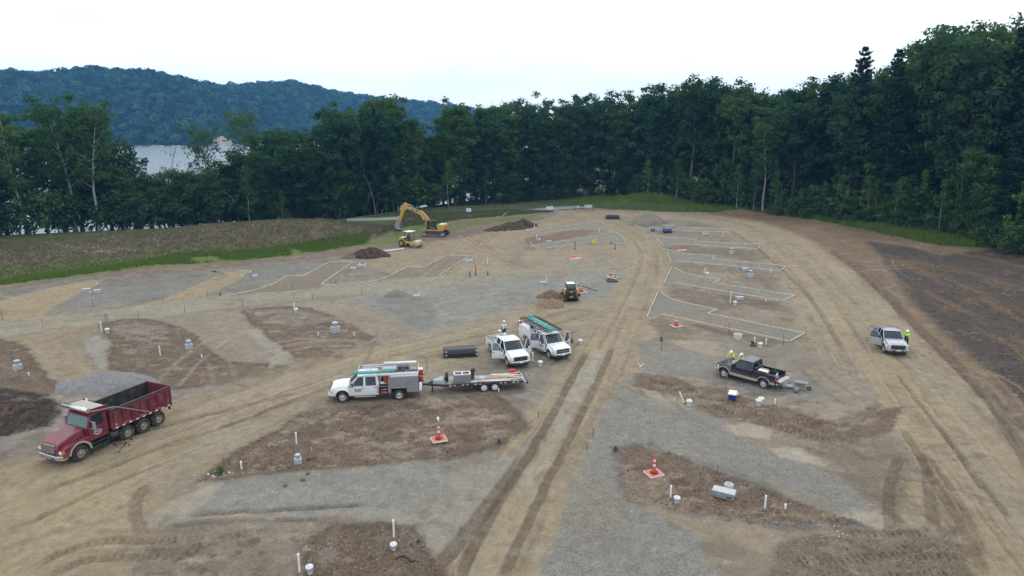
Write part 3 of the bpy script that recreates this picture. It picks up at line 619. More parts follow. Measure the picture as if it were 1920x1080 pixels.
for k in range(9):
    rut([(700 + k * 40, 596 - k * 8), (780 + k * 45, 585 - k * 7), (880 + k * 35, 552 - k * 4)], 0.35, (CLAY * 0.84 if k % 2 else TAN * 1.05), 0.4, 0.03)
rut([(1020, 700), (1060, 660), (1090, 640)], 0.4, BROWN, 0.5); rut([(850, 640), (960, 622), (1080, 600)], 0.4, BROWN, 0.5); rut([(905, 690), (990, 690), (1060, 680)], 0.4, BROWN, 0.4)
# pale dried mud between the wheel lines of the centre track and cracked mud, low left
_pts = smooth_line(W([(985, 930), (1040, 815), (1090, 720), (1120, 660)])); _i = bbox_idx(_pts, 2); _S, _T = line_st(_pts, WX[_i], WY[_i])
paint(_i, sstep(0.75, 0.35, np.abs(_T)) * sstep(0.35, 0.6, fbm(_T * 2, _S * 0.5, 400, 4)) * 0.9, C(160, 150, 136), 0.3)
for px in ([(380, 905), (570, 772), (850, 744), (985, 800), (850, 856), (450, 893)], [(1150, 842), (1290, 864), (1520, 950), (1560, 995), (1290, 966), (1180, 944)], [(1190, 700), (1400, 745), (1690, 760), (1580, 838), (1330, 776)], [(190, 606), (345, 616), (420, 680), (440, 715), (215, 690)], [(455, 582), (640, 596), (720, 648), (575, 690)], [(300, 1010), (620, 985), (560, 1090), (230, 1090)]):
    pts = W(px); i = bbox_idx(pts, 1); sd = poly_sd(pts, WX[i], WY[i]); q = sstep(0.3, -0.6, sd)
    paint(i, q * sstep(0.56, 0.66, fbm(GX[i] * 0.7 + 5, GY[i] * 1.3, 901, 5)) * 0.75, C(150, 136, 121), 0.3)
    paint(i, q * sstep(0.57, 0.68, fbm(GX[i] * 0.9 + 31, GY[i] * 1.6, 903, 5)) * 0.7, C(104, 84, 70), 0.4); DH[i] += q * 0.10 * (fbm(GX[i] * 2.2, GY[i] * 2.2, 905, 3) - 0.5)
# --- many faint crossing tracks and stains over the whole site
_rk = random.Random(19)
for k in range(90):
    fx_, fy_ = _rk.uniform(-60, 1880), _rk.choice([_rk.uniform(520, 760), _rk.uniform(620, 1060), _rk.uniform(430, 560)]); a_ = _rk.choice([_rk.gauss(-.35, .25), _rk.gauss(.5, .3), _rk.gauss(-1.1, .3), _rk.gauss(.05, .2)]) if fx_ < 1150 else _rk.choice([_rk.gauss(.45, .2), _rk.gauss(.95, .15), _rk.gauss(-.25, .2)])
    l_ = _rk.uniform(60, 260) * (.4 + fy_ / 900); c_ = _rk.gauss(0, .35); q = []
    for t in np.linspace(-.5, .5, 4): q.append((fx_ + math.cos(a_ + c_ * t) * l_ * t, max(425, fy_ + math.sin(a_ + c_ * t) * l_ * t * .55)))
    rut(q, _rk.uniform(.22, .42), _rk.choice([BROWN * .95, TAN * 1.05, PALE, CLAY, DKBR * 1.15, BROWN]), _rk.uniform(.18, .45), _rk.uniform(.02, .05), _rk.choice([0, 0, .02]), _rk.choice([0, 1.7, 1.7, 2.0]), seed=k)
_st = fbm(GX * 0.22, GY * 0.30, 801, 5); _st2 = fbm(GX * 0.9 + 3, GY * 0.9, 803, 5); _keep = (1 - np.clip(GRASS, 0, 1)) * (1 - 0.75 * np.clip(GRAIN, 0, 1))
SOIL *= (1 + _keep * (0.22 * (_st - 0.5) + 0.26 * (_st2 - 0.5)))[:, None]
_w = sstep(0.60, 0.74, fbm(GX * 1.3, GY * 1.3, 805, 5)) * _keep * 0.32; SOIL = SOIL * (1 - _w[:, None]) + _w[:, None] * (DKBR * 1.15)
_w = sstep(0.61, 0.74, fbm(GX * 1.1 + 40, GY * 1.1, 807, 5)) * _keep * 0.28; SOIL = SOIL * (1 - _w[:, None]) + _w[:, None] * PALE
SOIL *= np.array([0.825, 0.825, 0.81])
# --- surface relief
GZ = GZ + DH + (N1 - 0.5) * 0.16 + ROUGHN * (0.17 * (N2 - 0.5) + 0.17 * (N3 - 0.5)) + GRASS * 0.15 * (N3 - 0.5)
_far = sstep(110, 160, GY); GRAIN = GRAIN * (1 - 0.3 * _far)

def ground_mat():
    m = bpy.data.materials.new('graded_soil'); m.use_nodes = True; t = m.node_tree; b = t.nodes['Principled BSDF']; N = t.nodes.new; K = t.links.new
    b.inputs['Roughness'].default_value = 0.95; b.inputs['Specular IOR Level'].default_value = 0.15
    at = N('ShaderNodeAttribute'); at.attribute_name = 'soil'; gr = N('ShaderNodeAttribute'); gr.attribute_name = 'grain'
    tcn = N('ShaderNodeTexCoord')
    n1 = N('ShaderNodeTexNoise'); n1.inputs['Scale'].default_value = 7.0; n1.inputs['Detail'].default_value = 8; n1.inputs['Roughness'].default_value = 0.68
    n2 = N('ShaderNodeTexNoise'); n2.inputs['Scale'].default_value = 1.6; n2.inputs['Detail'].default_value = 9; n2.inputs['Roughness'].default_value = 0.7
    vo = N('ShaderNodeTexVoronoi'); vo.inputs['Scale'].default_value = 19.0
    for n in (n1, n2, vo): K(tcn.outputs['Object'], n.inputs['Vector'])
    r1 = N('ShaderNodeMapRange'); r1.inputs[1].default_value = 0.25; r1.inputs[2].default_value = 0.75; r1.inputs[3].default_value = 0.64; r1.inputs[4].default_value = 1.36
    K(n1.outputs['Fac'], r1.inputs[0])
    ch = N('ShaderNodeAttribute'); ch.attribute_name = 'churn'; cm = N('ShaderNodeMapRange'); cm.inputs[1].default_value = 0.2; cm.inputs[2].default_value = 1.2; cm.inputs[3].default_value = 0.42; cm.inputs[4].default_value = 1.25; K(ch.outputs['Fac'], cm.inputs[0])
    rx = N('ShaderNodeMix'); rx.data_type = 'FLOAT'; rx.clamp_factor = False; rx.inputs[2].default_value = 1.0; K(cm.outputs[0], rx.inputs[0]); K(r1.outputs[0], rx.inputs[3])
    r2 = N('ShaderNodeMapRange'); r2.inputs[1].default_value = 0.3; r2.inputs[2].default_value = 0.7; r2.inputs[3].default_value = 0.85; r2.inputs[4].default_value = 1.15
    K(n2.outputs['Fac'], r2.inputs[0])
    mu = N('ShaderNodeMath'); mu.operation = 'MULTIPLY'; K(rx.outputs[0], mu.inputs[0]); K(r2.outputs[0], mu.inputs[1])
    # stones in the gravel: each cell its own tone
    sx = N('ShaderNodeSeparateColor'); K(vo.outputs['Color'], sx.inputs[0])
    rs = N('ShaderNodeMapRange'); rs.inputs[3].default_value = 0.66; rs.inputs[4].default_value = 1.36; K(sx.outputs[0], rs.inputs[0])
    mg = N('ShaderNodeMix'); mg.data_type = 'FLOAT'; mg.inputs[2].default_value = 1.0; K(gr.outputs['Fac'], mg.inputs[0]); K(rs.outputs[0], mg.inputs[3])
    m3 = N('ShaderNodeMath'); m3.operation = 'MULTIPLY'; K(mu.outputs[0], m3.inputs[0]); K(mg.outputs[0], m3.inputs[1])
    v2 = N('ShaderNodeTexVoronoi'); v2.inputs['Scale'].default_value = 3.2; K(tcn.outputs['Object'], v2.inputs['Vector']); s2 = N('ShaderNodeSeparateColor'); K(v2.outputs['Color'], s2.inputs[0])
    d2 = N('ShaderNodeMapRange'); d2.inputs[1].default_value = 0.20; d2.inputs[2].default_value = 0.10; d2.inputs[3].default_value = 0.0; d2.inputs[4].default_value = 1.0; K(v2.outputs['Distance'], d2.inputs[0])
    q2 = N('ShaderNodeMapRange'); q2.inputs[1].default_value = 0.45; q2.inputs[2].default_value = 0.55; K(s2.outputs[1], q2.inputs[0])
    t2 = N('ShaderNodeMapRange'); t2.inputs[3].default_value = -0.55; t2.inputs[4].default_value = 0.75; K(s2.outputs[0], t2.inputs[0])
    x2 = N('ShaderNodeMath'); x2.operation = 'MULTIPLY'; K(d2.outputs[0], x2.inputs[0]); K(q2.outputs[0], x2.inputs[1])
    y2 = N('ShaderNodeMath'); y2.operation = 'MULTIPLY_ADD'; y2.inputs[2].default_value = 1.0; K(x2.outputs[0], y2.inputs[0]); K(t2.outputs[0], y2.inputs[1])
    m4 = N('ShaderNodeMath'); m4.operation = 'MULTIPLY'; K(m3.outputs[0], m4.inputs[0]); K(y2.outputs[0], m4.inputs[1]); m3 = m4
    vm = N('ShaderNodeVectorMath'); vm.operation = 'SCALE'; K(at.outputs['Color'], vm.inputs[0]); K(m3.outputs[0], vm.inputs['Scale'])
    K(vm.outputs[0], b.inputs['Base Color'])
    bp = N('ShaderNodeBump'); bp.inputs['Strength'].default_value = 0.9; bp.inputs['Distance'].default_value = 0.10; K(n1.outputs['Fac'], bp.inputs['Height'])
    b2 = N('ShaderNodeBump'); b2.inputs['Distance'].default_value = 0.03; K(gr.outputs['Fac'], b2.inputs['Strength']); K(vo.outputs['Distance'], b2.inputs['Height'])
    K(bp.outputs['Normal'], b2.inputs['Normal']); K(b2.outputs['Normal'], b.inputs['Normal'])
    MATS['graded_soil'] = m
ground_mat()
_a = (np.arange(NR - 1)[:, None] * NC + np.arange(NC - 1)[None, :]).ravel()
_F = np.stack([_a, _a + 1, _a + NC + 1, _a + NC], 1)
_V = np.stack([GX, GY, GZ], 1)
ground = link('ground', np_mesh('ground', _V, _F, 'graded_soil', True, {'soil': ('FLOAT_COLOR', np.c_[np.clip(SOIL, 0.004, 0.8), np.ones(NV)]), 'grain': ('FLOAT', np.clip(GRAIN, 0, 1)), 'churn': ('FLOAT', np.clip(ROUGHN, 0, 1.5))}))
tag(ground, kind='structure', label='bare graded earth of the building site with gravel, ruts and tracks')
# height of the finished surface
_GZ2 = GZ.reshape(NR, NC)
def hz(x, y):
    fr = math.log(max(y, 17.01) / 17.0) / math.log(262 / 17.0) * (NR - 1); r = int(min(max(fr, 0), NR - 2)); fr -= r
    fc = (x / (0.80 * y + 9.0) + 1) / 2 * (NC - 1)
    if fc < 0 or fc > NC - 1 or y > 261: return float(hgt(x, y))
    c = int(min(fc, NC - 2)); fc -= c
    return float((_GZ2[r, c] * (1 - fc) + _GZ2[r, c + 1] * fc) * (1 - fr) + (_GZ2[r + 1, c] * (1 - fc) + _GZ2[r + 1, c + 1] * fc) * fr)
def at(px, py):
    g = G(px, py); return Vector((g.x, g.y, hz(g.x, g.y)))

# wider land, out to the horizon, under and around the fine sheet
_tx = np.concatenate([np.linspace(-2600, -500, 12), np.linspace(-460, 460, 93), np.linspace(500, 2600, 12)]); _ty = np.concatenate([np.linspace(-800, -120, 8), np.linspace(-100, 760, 87), np.linspace(900, 2120, 12)])
_TX, _TY = np.meshgrid(_tx, _ty)
_TZ = hgt(_TX, _TY) - 0.5
_TZ = np.where((_TX < -330) & (_TY > 140), -12, _TZ)
_TZ = np.where(_TY > 760, -12, _TZ)
def land_mat(name, a, b_):
    m = bpy.data.materials.new(name); m.use_nodes = True; t = m.node_tree; b = t.nodes['Principled BSDF']; b.inputs['Roughness'].default_value = 1.0; b.inputs['Specular IOR Level'].default_value = 0.1
    n = t.nodes.new('ShaderNodeTexNoise'); n.inputs['Scale'].default_value = 0.15; n.inputs['Detail'].default_value = 8; c = t.nodes.new('ShaderNodeTexCoord'); t.links.new(c.outputs['Object'], n.inputs['Vector'])
    r = t.nodes.new('ShaderNodeValToRGB'); r.color_ramp.elements[0].position = 0.35; r.color_ramp.elements[1].position = 0.65; r.color_ramp.elements[0].color = a + (1,); r.color_ramp.elements[1].color = b_ + (1,)
    t.links.new(n.outputs['Fac'], r.inputs['Fac']); t.links.new(r.outputs['Color'], b.inputs['Base Color']); MATS[name] = m
land_mat('land', (0.045, 0.060, 0.022), (0.10, 0.085, 0.055))
land_mat('hill_floor', (0.016, 0.034, 0.020), (0.030, 0.052, 0.028))
_nx, _ny = len(_tx), len(_ty); _a = (np.arange(_ny - 1)[:, None] * _nx + np.arange(_nx - 1)[None, :]).ravel()
tag(link('terrain', np_mesh('terrain', np.stack([_TX.ravel(), _TY.ravel(), _TZ.ravel()], 1), np.stack([_a, _a + 1, _a + _nx + 1, _a + _nx], 1), 'land', True)), kind='structure', label='wooded land around the site sloping down to the lake')

# ------------------------------------------------------------------ lake
def water_mat():
    m = bpy.data.materials.new('lake_water'); m.use_nodes = True; t = m.node_tree; b = t.nodes['Principled BSDF']; N = t.nodes.new; K = t.links.new
    b.inputs['Base Color'].default_value = (0.24, 0.29, 0.32, 1); b.inputs['Roughness'].default_value = 0.18; b.inputs['IOR'].default_value = 1.33
    c = N('ShaderNodeTexCoord'); mpn = N('ShaderNodeMapping'); mpn.inputs['Scale'].default_value = (0.25, 0.9, 1); n = N('ShaderNodeTexNoise'); n.inputs['Scale'].default_value = 0.55; n.inputs['Detail'].default_value = 6
    K(c.outputs['Object'], mpn.inputs['Vector']); K(mpn.outputs['Vector'], n.inputs['Vector'])
    bp = N('ShaderNodeBump'); bp.inputs['Strength'].default_value = 1.0; bp.inputs['Distance'].default_value = 1.6; K(n.outputs['Fac'], bp.inputs['Height']); K(bp.outputs['Normal'], b.inputs['Normal'])
    MATS['lake_water'] = m
water_mat()
_lx = np.linspace(-2600, 900, 60); _ly = np.linspace(135, 1500, 40); _LX, _LY = np.meshgrid(_lx, _ly); _a = (np.arange(39)[:, None] * 60 + np.arange(59)[None, :]).ravel()
tag(link('lake_water', np_mesh('lake_water', np.stack([_LX.ravel(), _LY.ravel(), np.full(_LX.size, -6.0)], 1), np.stack([_a, _a + 1, _a + 61, _a + 60], 1), 'lake_water')), kind='structure', label='pale lake seen between the trees on the left')

# ------------------------------------------------------------------ far wooded hills
def hillz(x, y):
    a = x / y * FPX + 960                                                    # bearing, in photograph columns
    top = np.interp(a, [-700, -200, 0, 60, 120, 200, 270, 335, 400, 440, 480, 560, 620, 680, 740, 800, 880, 960, 1100, 1500], [120, 128, 136, 132, 134, 129, 131, 138, 152, 158, 156, 153, 165, 176, 184, 189, 196, 205, 218, 228])
    d0 = np.interp(a, [-700, 0, 400, 480, 700, 1000], [860, 850, 900, 1050, 1300, 1500])   # near shore
    crest = (235 - top) / FPX * (d0 + 330) + CAM_H
    z = -7.5 + (crest + 7.5 - 20) * sstep(0, 1, (y - d0) / 330.0) ** 0.8
    z = z + 9 * (fbm(x * 0.006, y * 0.006, 500, 4) - 0.5) * sstep(0, 80, y - d0)
    return z - 0.12 * np.clip(y - d0 - 360, 0, 2000)
_hx = np.linspace(-1, 1, 150); _hy = np.linspace(830, 2100, 90)
_HX = (_hx[None, :] * (1.0 * _hy)[:, None] - 180).ravel(); _HY = np.repeat(_hy, 150)
_a = (np.arange(89)[:, None] * 150 + np.arange(149)[None, :]).ravel()
tag(link('hill', np_mesh('hill', np.stack([_HX, _HY, hillz(_HX, _HY)], 1), np.stack([_a, _a + 1, _a + 151, _a + 150], 1), 'hill_floor', True)), kind='structure', label='far hills across the lake')
def crown_cards(n, rad, size, rng, flat=0.75, up=0.6):
    """n leaf-clump quads over a lumpy dome"""
    d = rng.normal(size=(n, 3)); d /= np.linalg.norm(d, axis=1)[:, None]; d[:, 2] = np.abs(d[:, 2]) * 1.1 - 0.25
    p = d * rad * (0.75 + 0.35 * rng.random((n, 1))); p[:, 2] *= flat
    nn = d + np.array([0, 0, up]) + rng.normal(size=(n, 3)) * 0.35; nn /= np.linalg.norm(nn, axis=1)[:, None]
    return cards(p, nn, size * (0.6 + 0.8 * rng.random(n)), rng)
def cards(p, nn, sz, rng):
    n = len(p); r = rng.normal(size=(n, 3)); a = np.cross(nn, r); a /= np.linalg.norm(a, axis=1)[:, None] + 1e-9; b = np.cross(nn, a)
    a = a * sz[:, None]; b = b * (sz * 0.72)[:, None]
    V = np.stack([p - a * 0.5, p - b * 0.42 + a * 0.06, p + a * 0.5, p + b * 0.42 + a * 0.06], 1).reshape(-1, 3)
    F = np.arange(4 * n).reshape(n, 4); return V, F
def far_wood():
    rng = np.random.default_rng(5); var = [crown_cards(52, 1.0, 0.55, rng) for _ in range(10)]
    pts = []
    for y in np.arange(845, 1700, 9.5):
        for x in np.arange(-1.05 * y - 60, 0.30 * y, 10.0):
            pts.append((x + rng.uniform(-4, 4), y + rng.uniform(-4, 4)))
    P_ = np.array(pts); Z = hillz(P_[:, 0], P_[:, 1]); a = P_[:, 0] / P_[:, 1] * FPX + 960
    d0 = np.interp(a, [-700, 0, 400, 480, 700, 1000], [860, 850, 900, 1050, 1300, 1500])
    k = (P_[:, 1] > d0 + 4) & (P_[:, 1] < d0 + 372) & (a > -260) & (a < 1120) & (Z > -7) & (vnoise(P_[:, 0] * .02, P_[:, 1] * .02, 9) > 0.06); P_ = P_[k]; Z = Z[k]
    VV, FF, TT, o = [], [], [], 0
    for (x, y), z in zip(P_, Z):
        V, F = var[rng.integers(10)]; s = rng.uniform(4.8, 9.5); th = rng.uniform(0, 6.28); c, q = math.cos(th), math.sin(th)
        W_ = np.stack([(V[:, 0] * c - V[:, 1] * q) * s + x, (V[:, 0] * q + V[:, 1] * c) * s + y, V[:, 2] * s * 1.15 + z + s * 0.9 + rng.uniform(-4, 4)], 1)
        VV.append(W_); FF.append(F + o); TT.append(np.full(len(V), rng.uniform(.35, 1.85))); o += len(V)
    tag(link('far_wood', np_mesh('far_wood', np.concatenate(VV), np.concatenate(FF), 'leaf_far', False, {'tone': ('FLOAT', np.concatenate(TT))})), 'dense green woodland covering the hills across the lake', 'woodland', kind='stuff')
    return len(P_)
print('far crowns', far_wood())
# bare bank and a pale landslip on the far shore
def shore_bank():
    m = MB()
    for px, wd, ht in ((245, 50, 2.5), (422, 11, 13), (432, 9, 9), (300, 70, 2)):
        x = (px - 960) / FPX * 905; y = 893
        rng = random.Random(px); n = 9
        for k in range(n):
            u = (k / (n - 1) - 0.5) * wd; h = ht * (1 - (2 * k / (n - 1) - 1) ** 2 * 0.7) * rng.uniform(0.7, 1.1)
            m.hexa([(x + u - wd / n, y - 4, -7), (x + u + wd / n, y - 4, -7), (x + u + wd / n, y + 30, -7), (x + u - wd / n, y + 30, -7), (x + u - wd / n, y + ht * 0.7, -6 + h), (x + u + wd / n, y + ht * 0.7, -6 + h * 0.95), (x + u + wd / n, y + 30, -6 + h), (x + u - wd / n, y + 30, -6 + h)])
    tag(m.build('shore_bank', 'stone', None, 0.4), 'pale bare bank on the far shore of the lake', kind='structure')
shore_bank()
# ------------------------------------------------------------------ trees
def unit(v): return v / (np.linalg.norm(v, axis=-1, keepdims=True) + 1e-9)
def clump_leaves(centers, radii, per, size, rng, up=0.45, flat=0.75):
    P_, N_, S_ = [], [], []
    for c, r in zip(centers, radii):
        n = int(per * (0.7 + 0.6 * rng.random())); d = unit(rng.normal(size=(n, 3))); rr = r * (0.22 + 0.90 * rng.random((n, 1)) ** 0.6)
        off = d * rr; off[:, 2] *= flat; off += rng.normal(size=(n, 3)) * r * 0.10
        P_.append(c + off); N_.append(unit(d * 0.8 + np.array([0, 0, up]) + rng.normal(size=(n, 3)) * 0.45)); S_.append(size * (0.6 + 0.8 * rng.random(n)))
    return cards(np.concatenate(P_), np.concatenate(N_), np.concatenate(S_), rng)
def limb(m, p, d, ln, r, rng, bend=0.25, seg=4):
    pts = [np.array(p, float)]; d = unit(np.array(d, float))
    for k in range(seg):
        d = unit(d + rng.normal(size=3) * bend * 0.5 + np.array([0, 0, 0.12])); q = pts[-1] + d * ln / seg
        m.tube(Vector(pts[-1]), Vector(q), r * (1 - k / seg * 0.8), r * (1 - (k + 1) / seg * 0.8), 5, caps=False); pts.append(q)
    return pts
def hardwood(seed, H, base, rad, tr=0.34, per=56, nclump=118, leaf=0.68, fork=False, top_heavy=0.0, lean=0.0):
    """tapered trunk, limbs and a crown of leafy clumps hung on them; unit height H at z = 0"""
    rng = np.random.default_rng(seed); m = MB(); p = np.zeros(3); d = np.array([lean, 0, 1.0]); pts = [p]; n = 9
    for k in range(n):
        d = unit(d + rng.normal(size=3) * 0.05 + np.array([0, 0, 0.06])); q = pts[-1] + d * (H * 0.86 / n)
        r0 = tr * (1 - 0.86 * k / n) * (1.35 if k == 0 else 1); m.tube(Vector(pts[-1]), Vector(q), r0, tr * (1 - 0.86 * (k + 1) / n), 7, caps=False); pts.append(q)
    pts = np.array(pts); C_, R_ = [], []
    nl = 15
    for k in range(nl):
        z = base * 0.85 + (H * 0.80 - base * 0.85) * (k + rng.random() * 0.6) / nl; i = min(int(z / (H * 0.86) * n), n - 1); f = z / (H * 0.86) * n - i
        o = pts[i] * (1 - f) + pts[i + 1] * f; a = k * 2.4 + rng.uniform(-0.5, 0.5)
        t = (z - base) / (H - base); prof = math.sqrt(max(0.06, 1 - abs(t - 0.42 - 0.1 * top_heavy) ** 2 * 2.6))
        ln = rad * prof * rng.uniform(0.75, 1.1)
        lp = limb(m, o, (math.cos(a), math.sin(a), 0.35 + 0.9 * max(t, 0)), ln, tr * 0.30 * (1.1 - 0.6 * max(t, 0)), rng)
        for j in range(2, 5):
            for _ in range(2):
                C_.append(lp[j] + rng.normal(size=3) * 0.75); R_.append(rng.uniform(0.8, 1.5))
    while len(C_) < nclump:
        a = rng.uniform(0, 6.28); t = rng.random() ** 0.85; z = base + (H * 0.97 - base) * t
        prof = math.sqrt(max(0.04, 1 - abs(t - 0.45 - 0.12 * top_heavy) ** 2 * 3.0)); rr = rad * prof * rng.uniform(0.45, 1.0)
        lump = 0.75 + 0.45 * math.sin(a * 3 + seed + z * 0.5)
        C_.append(np.array([math.cos(a) * rr * lump + pts[min(int(t * n), n)][0] * 0.7, math.sin(a) * rr * lump + pts[min(int(t * n), n)][1] * 0.7, z])); R_.append(rng.uniform(0.85, 1.7))
    V, F = clump_leaves(np.array(C_), np.array(R_), per, leaf, rng)
    return m, V, F
def pine(seed, H, base, rad):
    rng = np.random.default_rng(seed); m = MB(); m.tube((0, 0, 0), (0, 0, H * 0.98), 0.32, 0.03, 7, caps=False); P_, N_, S_ = [], [], []
    z = base
    while z < H * 0.99:
        t = (z - base) / (H - base); L_ = rad * (1 - t) ** 0.75 * rng.uniform(0.75, 1.15) + 0.35
        for k in range(5):
            a = k * 1.257 + rng.uniform(-0.4, 0.4) + z; ln = L_ * rng.uniform(0.7, 1.1); rise = 0.10 + 0.5 * t
            m.tube((0, 0, z), (math.cos(a) * ln, math.sin(a) * ln, z + ln * rise), 0.05, 0.015, 4, caps=False)
            n = int(9 + 15 * ln); s = (0.30 + 0.75 * rng.random(n)) * ln; w = rng.normal(size=n) * 0.30 * (0.3 + ln * 0.22)
            P_.append(np.stack([math.cos(a) * s - math.sin(a) * w, math.sin(a) * s + math.cos(a) * w, z + s * rise + rng.normal(size=n) * 0.16 + 0.08], 1))
            N_.append(unit(np.array([0, 0, 1.0]) + rng.normal(size=(n, 3)) * 0.5)); S_.append(0.62 * (0.6 + 0.8 * rng.random(n)))
        z += rng.uniform(0.65, 0.95)
    V, F = cards(np.concatenate(P_), np.concatenate(N_), np.concatenate(S_), rng); return m, V, F
def sapling(seed, H, rad, per=20, n=34, leaf=0.42):
    rng = np.random.default_rng(seed); m = MB(); p = np.zeros(3); d = np.array([0, 0, 1.0]); pts = [p]
    for k in range(5):
        d = unit(d + rng.normal(size=3) * 0.07); q = pts[-1] + d * H * 0.19; m.tube(Vector(pts[-1]), Vector(q), 0.085 * (1 - k * 0.17), 0.085 * (0.83 - k * 0.17), 5, caps=False); pts.append(q)
    C_ = []
    for k in range(n):
        t = rng.random(); z = H * (0.28 + 0.70 * t); a = rng.uniform(0, 6.28); r = rad * (1.05 - t) * rng.uniform(0.4, 1.0); C_.append((math.cos(a) * r, math.sin(a) * r, z))
        if k % 3 == 0: m.tube((0, 0, z * 0.9), (math.cos(a) * r, math.sin(a) * r, z), 0.03, 0.01, 4, caps=False)
    V, F = clump_leaves(np.array(C_), rng.uniform(0.35, 0.8, n), per, leaf, rng, 0.6, 0.6); return m, V, F
def shrub(seed, H, rad, n=26, per=34, leaf=0.40):
    rng = np.random.default_rng(seed); m = MB(); C_ = []
    for k in range(n):
        a = rng.uniform(0, 6.28); t = rng.random() ** 0.7; r = rad * math.sqrt(1 - t * t * 0.85) * rng.uniform(0.3, 1.0); C_.append((math.cos(a) * r, math.sin(a) * r, H * (0.10 + 0.85 * t)))
        if k % 4 == 0: m.tube((0, 0, 0), C_[-1], 0.05, 0.012, 4, caps=False)
    V, F = clump_leaves(np.array(C_), rng.uniform(0.5, 1.0, n), per, leaf, rng, 0.5, 0.8); return m, V, F
def snag(seed, H):
    rng = np.random.default_rng(seed); m = MB(); tips = []
    def grow(p, d, ln, r, dep):
        pts = limb(m, p, d, ln, r, rng, 0.35, 3)
        if dep:
            for k in range(4):
                i = 1 + k % 3; grow(pts[i], unit(np.array(d) * 0.5 + rng.normal(size=3) * 0.7 + np.array([0, 0, 0.3])), ln * 0.5, r * 0.4, dep - 1)
        else: tips.append(pts[-1])
    grow(np.zeros(3), (0, 0, 1), H * 0.8, 0.16, 2)
    V, F = clump_leaves(np.array(tips[:12]), np.full(12, 0.6), 10, 0.35, rng); return m, V, F
PROTO = {}
def proto(key, mk, bark, leaf, H):
    m, V, F = mk; tm = MB(); tm = m
    t = tm.build('trunk', bark); c = link('crown', np_mesh('crown', V, F, leaf)); PROTO[key] = (t.data, c.data, H)
    bpy.data.objects.remove(t); bpy.data.objects.remove(c)
for k in range(5): proto('hard%d' % k, hardwood(100 + k, 28, [8, 6, 10, 7, 9][k], [6.2, 5.4, 5.8, 6.6, 5.0][k], 0.40, top_heavy=[0.3, 0, 0.6, 0.2, 0.4][k]), ['bark_dark', 'bark_grey', 'bark_dark', 'bark_dark', 'bark_grey'][k], ['leaf_dark', 'leaf_mid', 'leaf_cool', 'leaf_olive', 'leaf_mid'][k], 28)
proto('tall0', hardwood(120, 34, 13, 6.0, 0.42, nclump=100, top_heavy=0.9), 'bark_grey', 'leaf_dark', 34)
proto('tall1', hardwood(121, 34, 11, 6.6, 0.42, nclump=115, top_heavy=0.7), 'bark_dark', 'leaf_mid', 34)
proto('low0', hardwood(130, 18, 2.5, 5.6, 0.26, nclump=95, leaf=0.55), 'bark_dark', 'leaf_mid', 18)
proto('low1', hardwood(131, 18, 3.0, 5.0, 0.26, nclump=85, leaf=0.55), 'bark_dark', 'leaf_dark', 18)
proto('aspen0', hardwood(140, 28, 10, 4.6, 0.30, per=38, nclump=88, leaf=0.52, top_heavy=0.3), 'bark_pale', 'leaf_mid', 28)
proto('aspen1', hardwood(141, 28, 12, 4.2, 0.28, per=34, nclump=78, leaf=0.52, lean=-0.14, top_heavy=0.7), 'bark_pale', 'leaf_mid', 28)
proto('sparse', hardwood(142, 24, 12, 4.6, 0.20, per=26, nclump=54, leaf=0.5, top_heavy=0.9), 'bark_grey', 'leaf_mid', 24)
proto('bigpale', hardwood(143, 29, 10, 7.0, 0.62, nclump=115, top_heavy=0.5), 'bark_pale', 'leaf_dark', 29)
proto('pine0', pine(150, 30, 9, 4.6), 'bark_dark', 'leaf_pine', 30); proto('pine1', pine(151, 30, 6, 4.2), 'bark_dark', 'leaf_pine', 30)
for k in range(3): proto('sap%d' % k, sapling(160 + k, 9, [2.2, 2.8, 1.9][k]), ['bark_pale', 'bark_grey', 'bark_pale'][k], ['leaf_light', 'leaf_light', 'leaf_mid'][k], 9)
for k in range(3): proto('shrub%d' % k, shrub(170 + k, 4, [2.6, 3.2, 2.3][k]), 'bark_dark', ['leaf_mid', 'leaf_dark', 'leaf_light'][k], 4)
proto('snag', snag(180, 16), 'bark_grey', 'leaf_mid', 16)

def plant(name, key, x, y, H, label, cat, group=None, rz=None, wide=1.0, sink=0.1):
    tm, cm, h0 = PROTO[key]; s = H / h0
    o = thing(name, label, cat, (x, y, hz(x, y) - sink), random.uniform(0, 6.28) if rz is None else rz, group)
    w = s ** 0.6 * wide if h0 > 5 else s * wide
    o.scale = (w, w, s)
    a = link('trunk' if cat == 'tree' else 'stems', tm, o); b = link('crown' if cat == 'tree' else 'foliage', cm, o); return o
def spot(px, depth):
    """a place on the ground at a bearing (photograph column) and a distance"""
    return (px - 960) / FPX * depth, depth * 0.985
SKY_X = [-200, 0, 30, 75, 100, 150, 190, 215, 235, 250, 330, 400, 430, 480, 520, 580, 600, 640, 680, 730, 770, 800, 830, 855, 885, 930, 1000, 1080, 1150, 1200, 1250, 1285, 1320, 1350, 1385, 1405, 1440, 1500, 1540, 1580, 1610, 1640, 1670, 1700, 1760, 1800, 1835, 1880, 1920, 2100, 2300]
SKY_Y = [150, 160, 165, 200, 165, 155, 158, 200, 240, 300, 302, 306, 300, 262, 228, 236, 215, 186, 200, 172, 196, 242, 226, 182, 200, 190, 172, 178, 170, 165, 150, 140, 150, 140, 148, 178, 165, 150, 145, 125, 135, 125, 112, 66, 56, 70, 44, 50, 50, 20, 10]
def tree_h(px, x, y, dy=0):
    """height that lifts a crown to the wood's skyline at that bearing"""
    top = np.interp(px, SKY_X, SKY_Y) + dy; d = math.hypot(y, 0)
    return CAM_H + (235 - top) / FPX * d * 1.02 - hz(x, y)
EDGE_X = [-200, 0, 185, 300, 480, 600, 760, 900, 1000, 1100, 1200, 1280, 1420, 1560, 1700, 1800, 1900, 2000, 2200, 2400]
